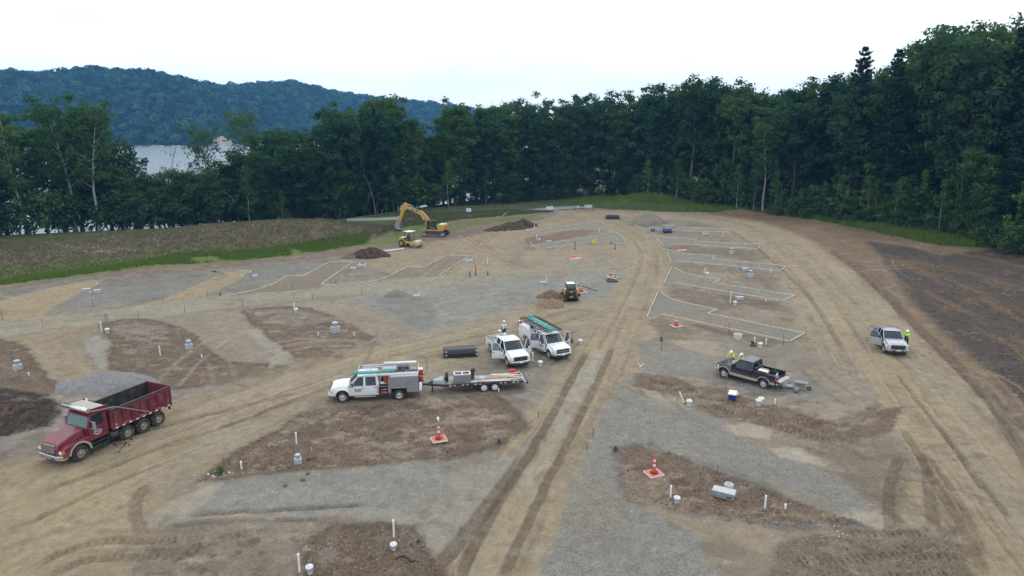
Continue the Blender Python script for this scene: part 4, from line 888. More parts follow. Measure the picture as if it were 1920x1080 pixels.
EDGE_D = [120, 134, 142, 146, 152, 162, 174, 186, 194, 200, 188, 177, 163, 147, 132, 122, 109, 102, 93, 86]
def edge_d(px): return float(np.interp(px, EDGE_X, EDGE_D))
rt = random.Random(3); NT = 0
# trees one can point to along the edge of the wood
for key, px, dd, dy, nm, lb in [
    ('aspen1', 62, 0, 0, 'leaning_tree', 'leaning pale-trunked tree at the left end of the tree line'),
    ('aspen0', 150, 2, 0, 'aspen_tree', 'left one of two tall pale-trunked trees in front of the lake'),
    ('aspen0', 192, 0, 2, 'aspen_tree', 'right one of two tall pale-trunked trees in front of the lake'),
    ('sparse', 405, 6, -85, 'thin_tree', 'thin wispy tree standing against the lake'),
    ('sparse', 468, 8, -80, 'thin_tree', 'sparse tree with a loose crown against the far hill'),
    ('hard1', 640, 0, 0, 'hardwood_tree', 'round-topped tree rising just left of the tallest one in the middle left'),
    ('hard4', 732, 3, 0, 'hardwood_tree', 'tall tree with bare lower twigs standing out against the far hill'),
    ('hard1', 855, 5, 0, 'hardwood_tree', 'narrow-topped tree at the right end of the visible hill'),
    ('bigpale', 1095, 4, 4, 'pale_trunk_tree', 'big tree with a thick pale trunk at the end of the centre track'),
    ('tall0', 1285, 4, 0, 'hardwood_tree', 'tall open-crowned tree left of the dip in the wood skyline'),
    ('tall0', 1350, 2, 0, 'hardwood_tree', 'tall open-crowned tree just before the dip in the wood skyline'),
    ('aspen0', 1424, -2, 30, 'forked_tree', 'pale slender tree at the wood edge behind the haul road bend'),
    ('pine0', 1580, 0, -24, 'pine_tree', 'left one of the two pointed pines above the wood'),
    ('pine1', 1640, 0, -22, 'pine_tree', 'right one of the two pointed pines above the wood'),
    ('tall1', 1712, 6, 0, 'hardwood_tree', 'first of the tallest trees on the right'),
    ('tall0', 1764, 8, 0, 'hardwood_tree', 'second of the tallest trees on the right'),
    ('tall1', 1836, 5, 0, 'hardwood_tree', 'highest broad crown near the right edge'),
    ('pine1', 1902, 0, 60, 'pine_tree', 'dark pine at the right edge of the picture'),
    ('snag', 708, -4, 90, 'bare_tree', 'half-bare grey tree with twiggy branches before the wood'),
    ('snag', 343, 10, -30, 'bare_tree', 'small dead tree standing in front of the lake water')]:
    x, y = spot(px, edge_d(px) + dd); plant(nm, key, x, y, max(6, tree_h(px, x, y, dy)), lb, 'tree', wide=1.0); NT += 1
# front row, then deeper rows
def row(p0, p1, step, dd, keys, dyr, label, group, wide=1.0, jit=9, depj=4):
    global NT
    px = p0
    while px < p1:
        q = px + rt.uniform(-jit, jit); x, y = spot(q, edge_d(q) + dd + rt.uniform(-depj, depj)); k = rt.choice(keys)
        H = max(5, tree_h(q, x, y, rt.uniform(*dyr)))
        plant('forest_tree', k, x, y, H, label, 'tree', group, wide=wide * rt.uniform(0.9, 1.15)); NT += 1; px += step * rt.uniform(0.85, 1.15)
HK = ['hard0', 'hard1', 'hard2', 'hard3', 'hard4']
row(-150, 70, 26, 5, ['aspen0', 'hard1', 'hard4'], (0, 30), 'tall tree in the left end of the wood by the lake', 'trees at the left end of the wood')
row(90, 235, 34, 9, ['hard1', 'aspen0'], (15, 60), 'leafy tree around the two tall pale trunks', 'trees around the two tall pale trunks')
row(230, 470, 30, 3, ['low0', 'low1'], (10, 55), 'low leafy tree in front of the lake', 'low trees in front of the lake', 1.1)
row(240, 520, 26, 9, ['low0', 'low1'], (4, 26), 'low leafy tree on the shore side before the lake', 'low trees on the shore side', 1.1)
row(470, 920, 30, 4, HK, (4, 45), 'leafy hardwood in the middle left of the wood', 'hardwoods left of the centre track')
row(480, 920, 33, 13, HK, (0, 16), 'leafy hardwood in the second row of the wood, middle left', 'second-row hardwoods left of the centre track')
row(900, 1420, 31, 4, HK, (4, 40), 'dark hardwood of the wood behind the far pads', 'hardwoods behind the far pads')
row(900, 1420, 32, 14, HK + ['tall1'], (0, 16), 'dark hardwood in the second row behind the far pads', 'second-row hardwoods behind the far pads')
row(1240, 1420, 40, 22, HK, (6, 30), 'dark hardwood in the second row behind the far pads', 'second-row hardwoods behind the far pads')
row(1410, 1700, 34, 4, ['hard0', 'hard2', 'pine0', 'pine1', 'hard3'], (4, 50), 'dark tree at the edge of the wood behind the haul road', 'trees of the right-hand wood edge')
row(1410, 1700, 32, 14, ['hard0', 'tall1', 'pine0', 'hard3'], (0, 22), 'dark tree deeper in the wood behind the haul road', 'trees deeper in the right-hand wood')
row(1420, 1760, 38, 26, ['hard0', 'tall1', 'hard3'], (-2, 20), 'dark tree deeper in the wood behind the haul road', 'trees deeper in the right-hand wood')
row(1700, 2120, 40, 4, ['hard0', 'hard2', 'pine0', 'pine1', 'hard3'], (10, 90), 'dark tree in the tall wood at the right', 'trees of the tall right-hand wood')
row(1700, 2160, 38, 13, ['tall0', 'tall1', 'hard3', 'pine1'], (0, 30), 'dark tree deeper in the tall wood at the right', 'trees deeper in the tall right-hand wood')
row(1720, 2160, 44, 24, ['tall1', 'hard0', 'hard3'], (0, 20), 'dark tree deeper in the tall wood at the right', 'trees deeper in the tall right-hand wood')
# understorey
UK = ['low0', 'low1']
def low_row(p0, p1, step, dd, hr, label, group):
    global NT
    px = p0
    while px < p1:
        q = px + rt.uniform(-8, 8); x, y = spot(q, edge_d(q) + dd + rt.uniform(-3, 3)); plant('understorey_tree', rt.choice(UK), x, y, rt.uniform(*hr), label, 'tree', group, wide=1.15); NT += 1; px += step * rt.uniform(0.85, 1.15)
def under(p0, p1, step, dd, keys, hr, name, label, cat, group, depj=3):
    global NT
    px = p0
    while px < p1:
        q = px + rt.uniform(-8, 8); x, y = spot(q, edge_d(q) + dd + rt.uniform(-depj, depj)); plant(name, rt.choice(keys), x, y, rt.uniform(*hr), label, cat, group); NT += 1; px += step * rt.uniform(0.7, 1.3)
under(480, 1080, 46, -1, ['sap0', 'sap2', 'low1'], (7, 13), 'young_tree', 'young tree along the middle of the wood edge', 'tree', 'young trees along the middle wood edge')
under(1200, 1700, 30, -3, ['sap0', 'sap1', 'sap2'], (6, 12), 'young_tree', 'slender young tree on the wood edge behind the haul road', 'tree', 'young trees behind the haul road')
under(1680, 2050, 30, -3, ['sap0', 'sap1', 'sap2', 'low0'], (7, 15), 'young_tree', 'young tree on the grassy wood edge at the right', 'tree', 'young trees at the right wood edge')
under(-120, 480, 22, 1, ['shrub0', 'shrub1'], (5, 9), 'shrub', 'leafy shrub below the trees behind the grassy mound', 'shrub', 'shrubs behind the grassy mound')
under(480, 1180, 26, 1, ['shrub0', 'shrub1', 'low1'], (4, 9), 'shrub', 'dark shrub under the middle of the wood', 'shrub', 'shrubs under the middle wood')
under(1200, 2100, 22, 1, ['shrub0', 'shrub1', 'shrub1'], (3, 7), 'shrub', 'dark shrub under the right-hand wood', 'shrub', 'shrubs under the right-hand wood')
under(1430, 2000, 13, -4, ['shrub0', 'shrub2', 'shrub1', 'shrub0'], (1.8, 4.6), 'shrub', 'low green bush on the grassy verge before the right-hand wood', 'shrub', 'low bushes on the right verge', 2)
low_row(470, 1240, 30, 9, (11, 16), 'dark understorey tree inside the middle of the wood', 'understorey trees inside the middle wood')
low_row(1330, 2060, 34, 10, (11, 17), 'dark understorey tree inside the right-hand wood', 'understorey trees inside the right-hand wood')
under(490, 1190, 30, 9, ['shrub0', 'shrub1'], (5, 8), 'shrub', 'dark shrub deeper under the middle of the wood', 'shrub', 'shrubs deeper under the middle wood')
print('plants', NT)

# ------------------------------------------------------------------ grass and scrub
def tufts(name, label, material, n, area_fn, hr, seed, blades=5, spread=0.22, wmul=1.0):
    """n tufts of thin blades at places area_fn(rng) returns"""
    rng = np.random.default_rng(seed); XY = area_fn(rng, n); n = len(XY); Z = np.array([hz(a, b) for a, b in XY]); nb = n * blades
    bx = np.repeat(XY[:, 0], blades) + rng.normal(size=nb) * spread; by = np.repeat(XY[:, 1], blades) + rng.normal(size=nb) * spread; bz = np.repeat(Z, blades) - 0.05
    h = np.repeat(rng.uniform(hr[0], hr[1], n), blades) * rng.uniform(0.6, 1.15, nb); a = rng.uniform(0, 6.28, nb); w = 0.05 * wmul * (0.6 + 0.8 * rng.random(nb)); lx, ly = rng.normal(size=nb) * 0.28 * h, rng.normal(size=nb) * 0.28 * h
    V = np.stack([np.stack([bx - np.cos(a) * w, by - np.sin(a) * w, bz], 1), np.stack([bx + np.cos(a) * w, by + np.sin(a) * w, bz], 1), np.stack([bx + lx + np.cos(a) * w * .3, by + ly, bz + h], 1), np.stack([bx + lx - np.cos(a) * w * .3, by + ly, bz + h * 0.96], 1)], 1).reshape(-1, 3)
    return tag(link(name, np_mesh(name, V, np.arange(4 * nb).reshape(nb, 4), material)), label, 'grass', kind='stuff')
_foot = W(MOUND_FOOT)
_fx = np.array([p[0] for p in _foot]); _fy = np.array([p[1] for p in _foot]); _o = np.argsort(_fx); _fx = _fx[_o]; _fy = _fy[_o]
def on_mound(rng, n):
    x = rng.uniform(-100, -22, n); y0 = np.interp(x, _fx, _fy) + 4.0; y = y0 + rng.random(n) * np.maximum(np.interp(x, MB_X, MB_Y) + 2 - y0, 3); return np.stack([x, y], 1)
def on_strip(rng, n):
    x = rng.uniform(-95, -26, n); y = np.interp(x, _fx, _fy) + 5.5 * rng.random(n) ** 1.1 - 0.3; k = fbm(x * 0.25, y * 0.5, 71, 3) + (y - np.interp(x, _fx, _fy)) * 0.07 > 0.50; return np.stack([x, y], 1)[k]
tufts('dry_grass', 'tall brownish dry grass covering the mound', 'grass_dry', 13000, on_mound, (0.10, 0.34), 1, 5, 0.40, 1.3)
tufts('dull_grass', 'dull green weeds among the dry grass of the mound', 'grass_dull', 6000, on_mound, (0.10, 0.32), 12, 5, 0.40, 1.4)
tufts('green_grass', 'bright green grass strip at the foot of the mound', 'grass_green', 9000, on_strip, (0.15, 0.5), 2, 6, 0.25, 1.5)
def verge_poly(px):
    pts = W(px); a = np.array(pts)
    def f(rng, n):
        x = rng.uniform(a[:, 0].min(), a[:, 0].max(), n * 3); y = rng.uniform(a[:, 1].min(), a[:, 1].max(), n * 3); k = poly_sd(pts, x, y) < 0; return np.stack([x, y], 1)[k][:n]
    return f
tufts('verge_grass', 'lush green grass between the bare slope and the right-hand wood', 'grass_green', 7000, verge_poly([(1440, 400), (1520, 410), (1620, 430), (1700, 447), (1760, 459), (1850, 464), (1950, 456), (2050, 450), (2050, 420), (1850, 430), (1650, 405), (1480, 390)]), (0.25, 1.25), 3, 6, 0.35, 1.9)
tufts('verge_grass', 'green grass and weeds behind the far pads by the wood', 'grass_green', 5000, verge_poly([(1070, 386), (1140, 392), (1240, 396), (1340, 398), (1440, 398), (1440, 384), (1300, 372), (1200, 366), (1080, 378)]), (0.3, 1.2), 4, 6, 0.4, 2.0)
tufts('verge_grass', 'rough green grass around the excavator and the path', 'grass_dull', 5200, verge_poly([(700, 452), (755, 425), (860, 412), (980, 402), (1035, 397), (960, 394), (760, 404), (730, 425)]), (0.15, 0.55), 5, 6, 0.35, 1.7)

# things of one row told apart by their order along it
ORD = ['first', 'second', 'third', 'fourth', 'fifth', 'sixth', 'seventh', 'eighth', 'ninth', 'tenth', 'eleventh', 'twelfth', 'thirteenth', 'fourteenth', 'fifteenth', 'sixteenth', 'seventeenth', 'eighteenth', 'nineteenth', 'twentieth']
def ordinal(i): return ORD[i] if i < 20 else ('twenty-' + ORD[i - 20] if i < 29 else ('thirtieth' if i == 29 else 'thirty-' + ORD[i - 30] if i < 39 else ('fortieth' if i == 39 else 'forty-' + ORD[i - 40])))
def order_row(group):
    os_ = [o for o in SC.objects if o.get('group') == group]; os_.sort(key=lambda o: o.location.x / max(o.location.y, 1))
    vis = [o for o in os_ if -20 < o.location.x / o.location.y * FPX + 960 < 1945]
    for i, o in enumerate(vis): o['label'] = o['label'] + ', ' + ordinal(i) + ' from the left'
for gname in ('trees at the left end of the wood', 'trees around the two tall pale trunks', 'low trees in front of the lake', 'hardwoods left of the centre track', 'hardwoods behind the far pads', 'trees of the right-hand wood edge', 'trees of the tall right-hand wood', 'young trees along the middle wood edge', 'young trees behind the haul road', 'young trees at the right wood edge', 'low bushes on the right verge', 'shrubs behind the grassy mound', 'shrubs under the middle wood', 'shrubs under the right-hand wood'): order_row(gname)
# ------------------------------------------------------------------ vehicles
def by_wheels(front, rear, side, half):
    """centre and heading of a vehicle from the spots where its two near wheels stand"""
    f, r = G(*front), G(*rear); d = Vector((f.x - r.x, f.y - r.y, 0)).normalized(); left = Vector((-d.y, d.x, 0)); c = (f + r) / 2 - left * half * (1 if side == 'L' else -1)
    return Vector((c.x, c.y, hz(c.x, c.y))), math.atan2(d.y, d.x)
def wheel(p, x, y, s, r, w, rim='rim_steel', rr=0.58, dual=False, name='wheel'):
    R_ = r * rr; m = MB()
    def tyre(o): m.lathe([(R_, o - w / 2 + .02), (r * .90, o - w / 2), (r * .975, o - w * .40), (r, o - w * .30), (r, o + w * .30), (r * .975, o + w * .40), (r * .90, o + w / 2), (R_, o + w / 2 - .02)], (0, 0, 0), 'y', 22)
    tyre(0)
    for k in range(22):
        a = k * math.pi * 2 / 22 + 0.07; m.cbox((math.cos(a) * r, 0, math.sin(a) * r), (0.025, w * 0.66, r * 0.12), ry=-a)
    if dual: tyre(-s * (w + 0.05))
    t = m.build(name, 'rubber', p, loc=(x, y, r))
    q = MB(); o = w / 2 * s; dish = (-0.09 if dual else -0.03) * s
    q.lathe([(R_ + .012, o - .012 * s), (R_ * .92, o - .015 * s), (R_ * .84, o + dish), (R_ * .40, o + dish + .025 * s), (R_ * .36, o + dish + (.09 if dual else .045) * s), (0.002, o + dish + (.10 if dual else .05) * s)], (0, 0, 0), 'y', 20)
    q.lathe([(R_ * .98, -o), (R_ * .80, -o + .05 * s), (0.002, -o + .06 * s)], (0, 0, 0), 'y', 14)
    rm = q.build('rim', rim, t)
    h = MB()
    for k in range(6):
        a = k * math.pi / 3; h.lathe([(R_ * .13, 0), (R_ * .13, .012 * s)], (math.cos(a) * R_ * .62, o + dish + .018 * s, math.sin(a) * R_ * .62), 'y', 8, close=True)
    h.build('rim_hole', 'black_metal', t)
    return t
def pane(name, quad, material, parent, th=0.012, loc=None):
    q = [Vector(v) for v in quad]; n = (q[1] - q[0]).cross(q[3] - q[0]).normalized() * th; m = MB(); m.hexa([q[0], q[1], q[2], q[3], q[0] + n, q[1] + n, q[2] + n, q[3] + n]); return m.build(name, material, parent, loc=loc)
def arch(c, r, z0, n=9):
    """points of a wheel arch from the front to the rear along the sill"""
    h = z0; a0 = math.asin(max(-1, min(1, 0)))
    return [(c - r * math.cos(math.pi * k / (n - 1)), h + r * 0.92 * math.sin(math.pi * k / (n - 1))) for k in range(n)]
def pickup(T, s):
    g = dict(paint='white_paint', low=None, L=6.3, W=2.02, wb=4.0, fo=0.95, r=0.40, roof=1.98, belt=1.25, hf=1.14, hr=1.28, cab=[(1.62, 2.66), (2.70, 3.62)], bed='box', open={}, grille='black', rim='rim_steel', marks=False, gate=0, glass='glass', dual=False, bump='chrome', seat=True)
    g.update(s); Wd = g['W'] / 2; X0 = g['fo'] + g['wb'] / 2; X = lambda d: X0 - d; PT = g['paint']; sill = 0.50; belt, roof = g['belt'], g['roof']; r = g['r']; ce = g['cab'][-1][1] + 0.10
    flip = lambda pts: [(X(d), z) for d, z in pts]
    fa, ra = g['fo'], g['fo'] + g['wb']; tw = Wd - 0.16
    # front clip: fenders and nose in one piece, with wheel arches
    prof = [(0.12, sill + .04)] + arch(fa, r + .10, sill) + [(1.60, sill), (1.60, g['hr'] - .05), (1.48, g['hr']), (0.95, g['hr'] - .02), (0.34, g['hf'] + .03), (0.14, g['hf'] - .07), (0.10, g['hf'] - .36)]
    wfn = lambda x, z: Wd - 0.015 - 0.17 * max(0, z - (g['hf'] - .22)) / 0.35 - 0.10 * max(0, 0.5 - (X0 - x)) / 0.5
    m = MB(); m.prism(flip(prof), lambda x, z: -wfn(x, z), lambda x, z: wfn(x, z)); body = m.build('body', PT, T, 0.03, 2)
    m = MB(); m.prism(flip([(0.30, g['hf'] + .028), (0.9, g['hr'] - .022), (1.44, g['hr'] - .005), (1.44, g['hr'] + .018), (0.9, g['hr'] + .012), (0.36, g['hf'] + .055)]), -Wd * 0.55, Wd * 0.55); m.build('hood', PT, T, 0.015)
    m = MB(); m.box(X(0.25), X(1.6), -tw + .12, tw - .12, 0.36, 0.92); m.box(X(0.5), X(g['L'] - .15), -0.42, 0.42, 0.36, 0.52); m.box(X(ra - .5), X(ra + .5), -tw + .13, tw - .13, 0.34, 0.60)
    m.build('chassis', 'black_metal', T)
    if g['low']:
        for y in (-1, 1):
            m = MB()
            a1 = arch(fa, r + .10, sill); a2 = arch(fa, r + .17, sill); m.prism(flip(a1 + a2[::-1]), y * (Wd - .02), y * (Wd + .012)); m.build('arch_trim', g['low'], T)
            m = MB(); a1 = arch(ra, r + .10, sill); a2 = arch(ra, r + .17, sill); m.prism(flip(a1 + a2[::-1]), y * (Wd - .02), y * (Wd + .012)); m.build('arch_trim', g['low'], T)
            m = MB(); m.box(X(fa + r + .18), X(ra - r - .18), y * (Wd - .03), y * (Wd + .010), sill - .05, sill + .17); m.build('rocker_trim', g['low'], T, 0.01)
            m = MB(); m.box(X(ra + r + .18), X(g['L'] - .12), y * (Wd - .03), y * (Wd + .010), sill + .02, sill + .20); m.build('rocker_trim', g['low'], T, 0.01)
    # cab shell
    yb = lambda z: Wd - .045 - max(0, (z - belt)) / (roof - belt) * .21
    m = MB()
    m.box(X(1.55), X(ce), -Wd + .06, Wd - .06, sill - .02, sill + .10)
    for y in (-1, 1): m.box(X(1.58), X(ce), y * (Wd - .10), y * (Wd - .02), sill - .02, sill + .06)
    m.hexa([(X(ce), -Wd + .03, sill), (X(ce - .06), -Wd + .03, sill), (X(ce - .06), Wd - .03, sill), (X(ce), Wd - .03, sill), (X(ce), -Wd + .04, belt), (X(ce - .06), -Wd + .04, belt), (X(ce - .06), Wd - .04, belt), (X(ce), Wd - .04, belt)])
    d0 = g['cab'][0][0]
    for y in (-1, 1):
        m.bar((X(1.46), y * (Wd - .13), g['hr'] - .02), (X(d0 + .62), y * (yb(roof - .05) - .03), roof - .05), 0.07, 0.07)
        for k, (a, b) in enumerate(g['cab']):
            last = k == len(g['cab']) - 1
            m.bar((X(b + .03 if not last else ce - .03), y * (yb(belt) - .03), sill + .05), (X(b + .03 if not last else ce - .03), y * (yb(belt) - .03), belt), 0.07, 0.09)
            m.bar((X(b + .03 if not last else ce - .03), y * (yb(belt) - .03), belt), (X((b + .03) if not last else ce - .10), y * (yb(roof - .04) - .03), roof - .04), 0.07, 0.10 if not last else 0.14)
    m.prism(flip([(d0 + .50, roof - .075), (d0 + .62, roof - .02), (d0 + 1.0, roof + .012), (ce - .5, roof + .012), (ce - .12, roof - .015), (ce - .06, roof - .075)]), lambda x, z: -(Wd - .225 + .05 * (roof - z)), lambda x, z: (Wd - .225 + .05 * (roof - z)))
    m.build('cab', PT, T, 0.02)
    m = MB(); m.box(X(1.50), X(1.92), -Wd + .14, Wd - .14, 0.85, g['hr'] - .10); m.box(X(1.58), X(ce - .06), -Wd + .10, Wd - .10, sill + .101, sill + .13); m.build('dashboard', 'interior', T, 0.03)
    for k, (a, b) in enumerate(g['cab']):
        for y in ((-.42, .42) if k == 0 else (0,)):
            w_ = 0.28 if k == 0 else 0.70; bx = b - .35 if b - a > .6 else b - .12; m = MB(); m.cbox((X(bx), y, 0.86), (0.50, w_ * 2, 0.16)); m.cbox((X(bx + .27), y, 1.14), (0.14, w_ * 2, 0.66), ry=-0.18); m.cbox((X(bx + .33), y, 1.52), (0.10, .26, 0.16)); m.build('seat', 'interior', T, 0.04)
    m = MB(); m.lathe([(0.17, -.015), (0.19, 0), (0.17, .015), (0.15, 0), (0.17, -.015)], (0, 0, 0), 'x', 14); m.build('steering_wheel', 'black_metal', T, loc=(X(2.02), .42, 1.20), rot=(0, -0.5, 0))
    pane('windshield', [(X(1.49), -Wd + .17, g['hr'] - .0), (X(1.49), Wd - .17, g['hr'] - .0), (X(d0 + .55), Wd - .27, roof - .07), (X(d0 + .55), -Wd + .27, roof - .07)], g['glass'] if g.get('wind') is None else g['wind'], T)
    pane('rear_window', [(X(ce - .02), Wd - .17, belt + .02), (X(ce - .02), -Wd + .17, belt + .02), (X(ce - .085), -Wd + .27, roof - .09), (X(ce - .085), Wd - .27, roof - .09)], 'glass_dark', T)
    for y in (-1, 1):
        m = MB(); m.bar((X(1.52), y * .30, g['hr'] + .012), (X(1.60), y * .62 - .25, g['hr'] + .08), .02, .02); m.build('wiper', 'black_metal', T)
    # doors on hinges
    for k, (a, b) in enumerate(g['cab']):
        for y in (-1, 1):
            hx, hy = X(a), y * (Wd - .03); m = MB(); last = k == len(g['cab']) - 1; f = [(a, sill + .06), (b, sill + .06), (b, belt), (a, belt)]
            if last and b > ra - r - .22: f = [(a, sill + .06), (ra - r - .24, sill + .06), (b, sill + .34), (b, belt), (a, belt)]
            m.prism([(X(d) - hx, z) for d, z in f], lambda x, z: y * (Wd - .062 - .02 * max(0, z - .95)) - hy, lambda x, z: y * (Wd - .004 - .035 * max(0, z - .95)) - hy)
            p = [(a + .02, belt), (a + .60, roof - .07), (b - .03, roof - .07), (b - .03, belt)] if k == 0 else [(a + .03, belt), (a + .03, roof - .07), (b - .10, roof - .07), (b - .03, belt)]
            v = [Vector((X(d) - hx, y * yb(z) - hy, z)) for d, z in p]
            for i in range(3): m.bar(v[i], v[i + 1], .04, .05)
            if k == 0: m.bar((X(a + .24) - hx, y * yb(belt) - hy, belt), (X(a + .24) - hx, y * yb(belt + .22) - hy, belt + .24), .03, .03)
            D = m.build('door', PT, T, 0.008, loc=(hx, hy, 0))
            ang = g['open'].get((y, k), 0); D.rotation_euler = (0, 0, R(-ang) * y if k == 0 or not g.get('suicide') else 0)
            c = sum(v, Vector()) / 4; q = [c + (w_ - c) * 0.97 for w_ in v]; pane('window_pane', q if y < 0 else q[::-1], g['glass'] if k == 0 else g.get('glass2', g['glass']), D, 0.01)
            m = MB(); m.cbox((X(b - .13) - hx, y * (Wd + .012) - hy - y * .02, belt - .14), (0.17, 0.035, 0.045)); m.build('handle', 'black_metal' if PT != 'black_paint' else 'black_paint', D, 0.008)
            m = MB(); m.box(X(a + .08) - hx, X(b - .1) - hx, y * (Wd - .085) - hy, y * (Wd - .061) - hy, sill + .15, belt - .06); m.build('door_trim', 'interior', D, 0.01)
            if k == 0:
                m = MB(); m.cbox((X(a + .16) - hx, y * (Wd + .17) - hy, belt + .16), (0.10, 0.20, 0.30)); m.bar((X(a + .18) - hx, y * (Wd - .05) - hy, belt + .05), (X(a + .16) - hx, y * (Wd + .12) - hy, belt + .08), .04, .06); m.build('mirror', 'black_metal', D, 0.02)
            if g.get('logo') and k == 0:
                m = MB(); rr = random.Random(4)
                for j, (u0, u1, zz, hh) in enumerate([(.30, .44, .98, .05), (.46, .52, .985, .07), (.54, .86, .99, .035), (.32, .50, .92, .03), (.54, .84, .93, .035), (.34, .84, .86, .02), (.40, .80, .82, .02)]): m.box(X(a + u0) - hx, X(a + u1) - hx, y * (Wd - .002) - hy, y * (Wd + .006) - hy, zz, zz + hh)
                m.build('door_lettering', 'decal_dark', D)
    # nose
    m = MB(); zf = g['hf']; gm = 'black_metal' if g['grille'] != 'chrome' else 'chrome'
    m.box(X(0.02), X(0.20), -Wd * .62, Wd * .62, zf - .40, zf - .06); G_ = m.build('grille', gm, T, 0.02)
    m = MB()
    if g['grille'] == 'cross':
        m.box(X(-.005), X(0.06), -.05, .05, zf - .40, zf - .07); m.box(X(-.005), X(0.06), -Wd * .6, Wd * .6, zf - .26, zf - .20)
    else:
        for zz in (zf - .33, zf - .23, zf - .13): m.box(X(-.004), X(0.06), -Wd * .60, Wd * .60, zz, zz + .03)
    m.build('grille_bar', 'chrome' if g['grille'] in ('cross', 'bars') else 'dark_steel', G_)
    m = MB(); m.lathe([(.07, 0), (.07, .02)], (X(-.005) , 0, zf - .215), 'x', 14, close=True); m.build('badge', 'decal_dark' if g['grille'] != 'black' else 'blue_machine', G_)
    for y in (-1, 1):
        m = MB(); m.hexa([(X(0.055), y * Wd * .63, zf - .36), (X(0.26), y * (Wd - .055), zf - .36), (X(0.40), y * (Wd - .055), zf - .36), (X(0.25), y * Wd * .63, zf - .36), (X(0.075), y * Wd * .63, zf - .08), (X(0.28), y * (Wd - .065), zf - .08), (X(0.40), y * (Wd - .075), zf - .08), (X(0.25), y * Wd * .63, zf - .08)]); h = m.build('headlight', 'lamp_glass', T, 0.01)
        m = MB(); m.cbox((X(0.20), y * (Wd - .085), zf - .33), (.10, .10, .05)); m.build('indicator', 'amber', h)
    m = MB(); bz = sill + .02; m.prism([(X(d), z) for d, z in [(-.06, bz + .03), (-.08, bz + .16), (-.04, bz + .22), (.20, bz + .22), (.24, bz), (-.02, bz - .02)]], -Wd * .80, Wd * .80)
    for y in (-1, 1): m.hexa([(X(-.05), y * Wd * .79, bz), (X(.16), y * (Wd - .01), bz), (X(.45), y * (Wd - .01), bz), (X(.2), y * Wd * .79, bz), (X(-.06), y * Wd * .79, bz + .21), (X(.15), y * (Wd - .01), bz + .21), (X(.45), y * (Wd - .01), bz + .21), (X(.2), y * Wd * .79, bz + .21)])
    B = m.build('front_bumper', g['bump'], T, 0.02)
    m = MB(); m.box(X(-.095), X(-.06), -.16, .16, bz + .04, bz + .17); m.build('number_plate', 'sign_white', B)
    m = MB(); m.box(X(-.02), X(.18), -Wd * .7, Wd * .7, bz - .16, bz - .03)
    for y in (-1, 1): m.lathe([(.06, 0), (.06, .03)], (X(-.05), y * Wd * .66, bz + .10), 'x', 10, close=True)
    m.build('air_dam', 'black_metal', B)
    if g['marks']:
        for k in range(5):
            m = MB(); m.cbox((X(d0 + .68), (k - 2) * .30, roof + .018), (.10, .08, .03)); m.build('marker_light', 'amber', T, 0.008)
    for y in (-1, 1):
        wheel(T, X(fa), y * tw, y, r, 0.27, g['rim']); wheel(T, X(ra), y * (tw if not g['dual'] else tw + .10), y, r, 0.25, g['rim'], dual=g['dual'])
    # load bed
    bs, be = ce + .05, g['L'] - .10
    if g['bed'] == 'box':
        top = belt + .06
        for y in (-1, 1):
            m = MB(); f = [(bs, sill + .03)] + arch(ra, r + .10, sill) + [(be, sill + .06), (be, top), (bs, top)]
            m.prism(flip(f), lambda x, z: y * (Wd - .10), lambda x, z: y * (Wd - .015 - .03 * max(0, z - 1.0))); m.box(X(bs), X(be), y * (Wd - .16), y * (Wd - .10), top - .06, top)
            m.build('bed_side', PT, T, 0.015)
            m = MB(); m.box(X(ra - r - .1), X(ra + r + .1), y * (Wd - .32), y * (Wd - .10), sill + .35, sill + .60); m.build('wheel_well', PT if PT != 'black_paint' else 'black_metal', T, 0.03)
            m = MB(); m.box(X(bs), X(be), y * (Wd - .155), y * (Wd - .03), top + .002, top + .02); m.build('bed_rail_cap', 'black_plastic' if PT != 'silver_paint' else 'dark_steel', T)
            m = MB(); m.box(X(be + .005), X(be - .06), y * (Wd - .20), y * (Wd - .008), top - .50, top - .12); m.build('tail_light', 'red_lens', T, 0.01)
        m = MB(); m.box(X(bs), X(be), -Wd + .10, Wd - .10, sill + .30, sill + .36)
        for k in range(8): m.box(X(bs), X(be), -Wd + .28 + k * .19, -Wd + .36 + k * .19, sill + .36, sill + .375)
        m.box(X(bs), X(bs + .06), -Wd + .10, Wd - .10, sill + .36, top); m.build('bed_floor', g.get('liner', PT), T)
        m = MB(); m.box(0, .06, -Wd + .11, Wd - .11, 0, top - sill - .32); m.box(-.012, 0, -Wd + .3, Wd - .3, .1, top - sill - .42)
        m.build('tailgate', g.get('gatemat', PT), T, 0.01, loc=(X(be + .02), 0, sill + .32), rot=(0, R(-g['gate']), 0))
        m = MB(); m.box(X(be + .05), X(be + .20), -Wd + .05, Wd - .05, sill + .02, sill + .18); m.build('rear_bumper', 'chrome', T, 0.02)
    T['_w'] = 0; del T['_w']
    return dict(X=X, Wd=Wd, ce=ce, L=g['L'], ra=ra, tw=tw, sill=sill, belt=belt, roof=roof, r=r)
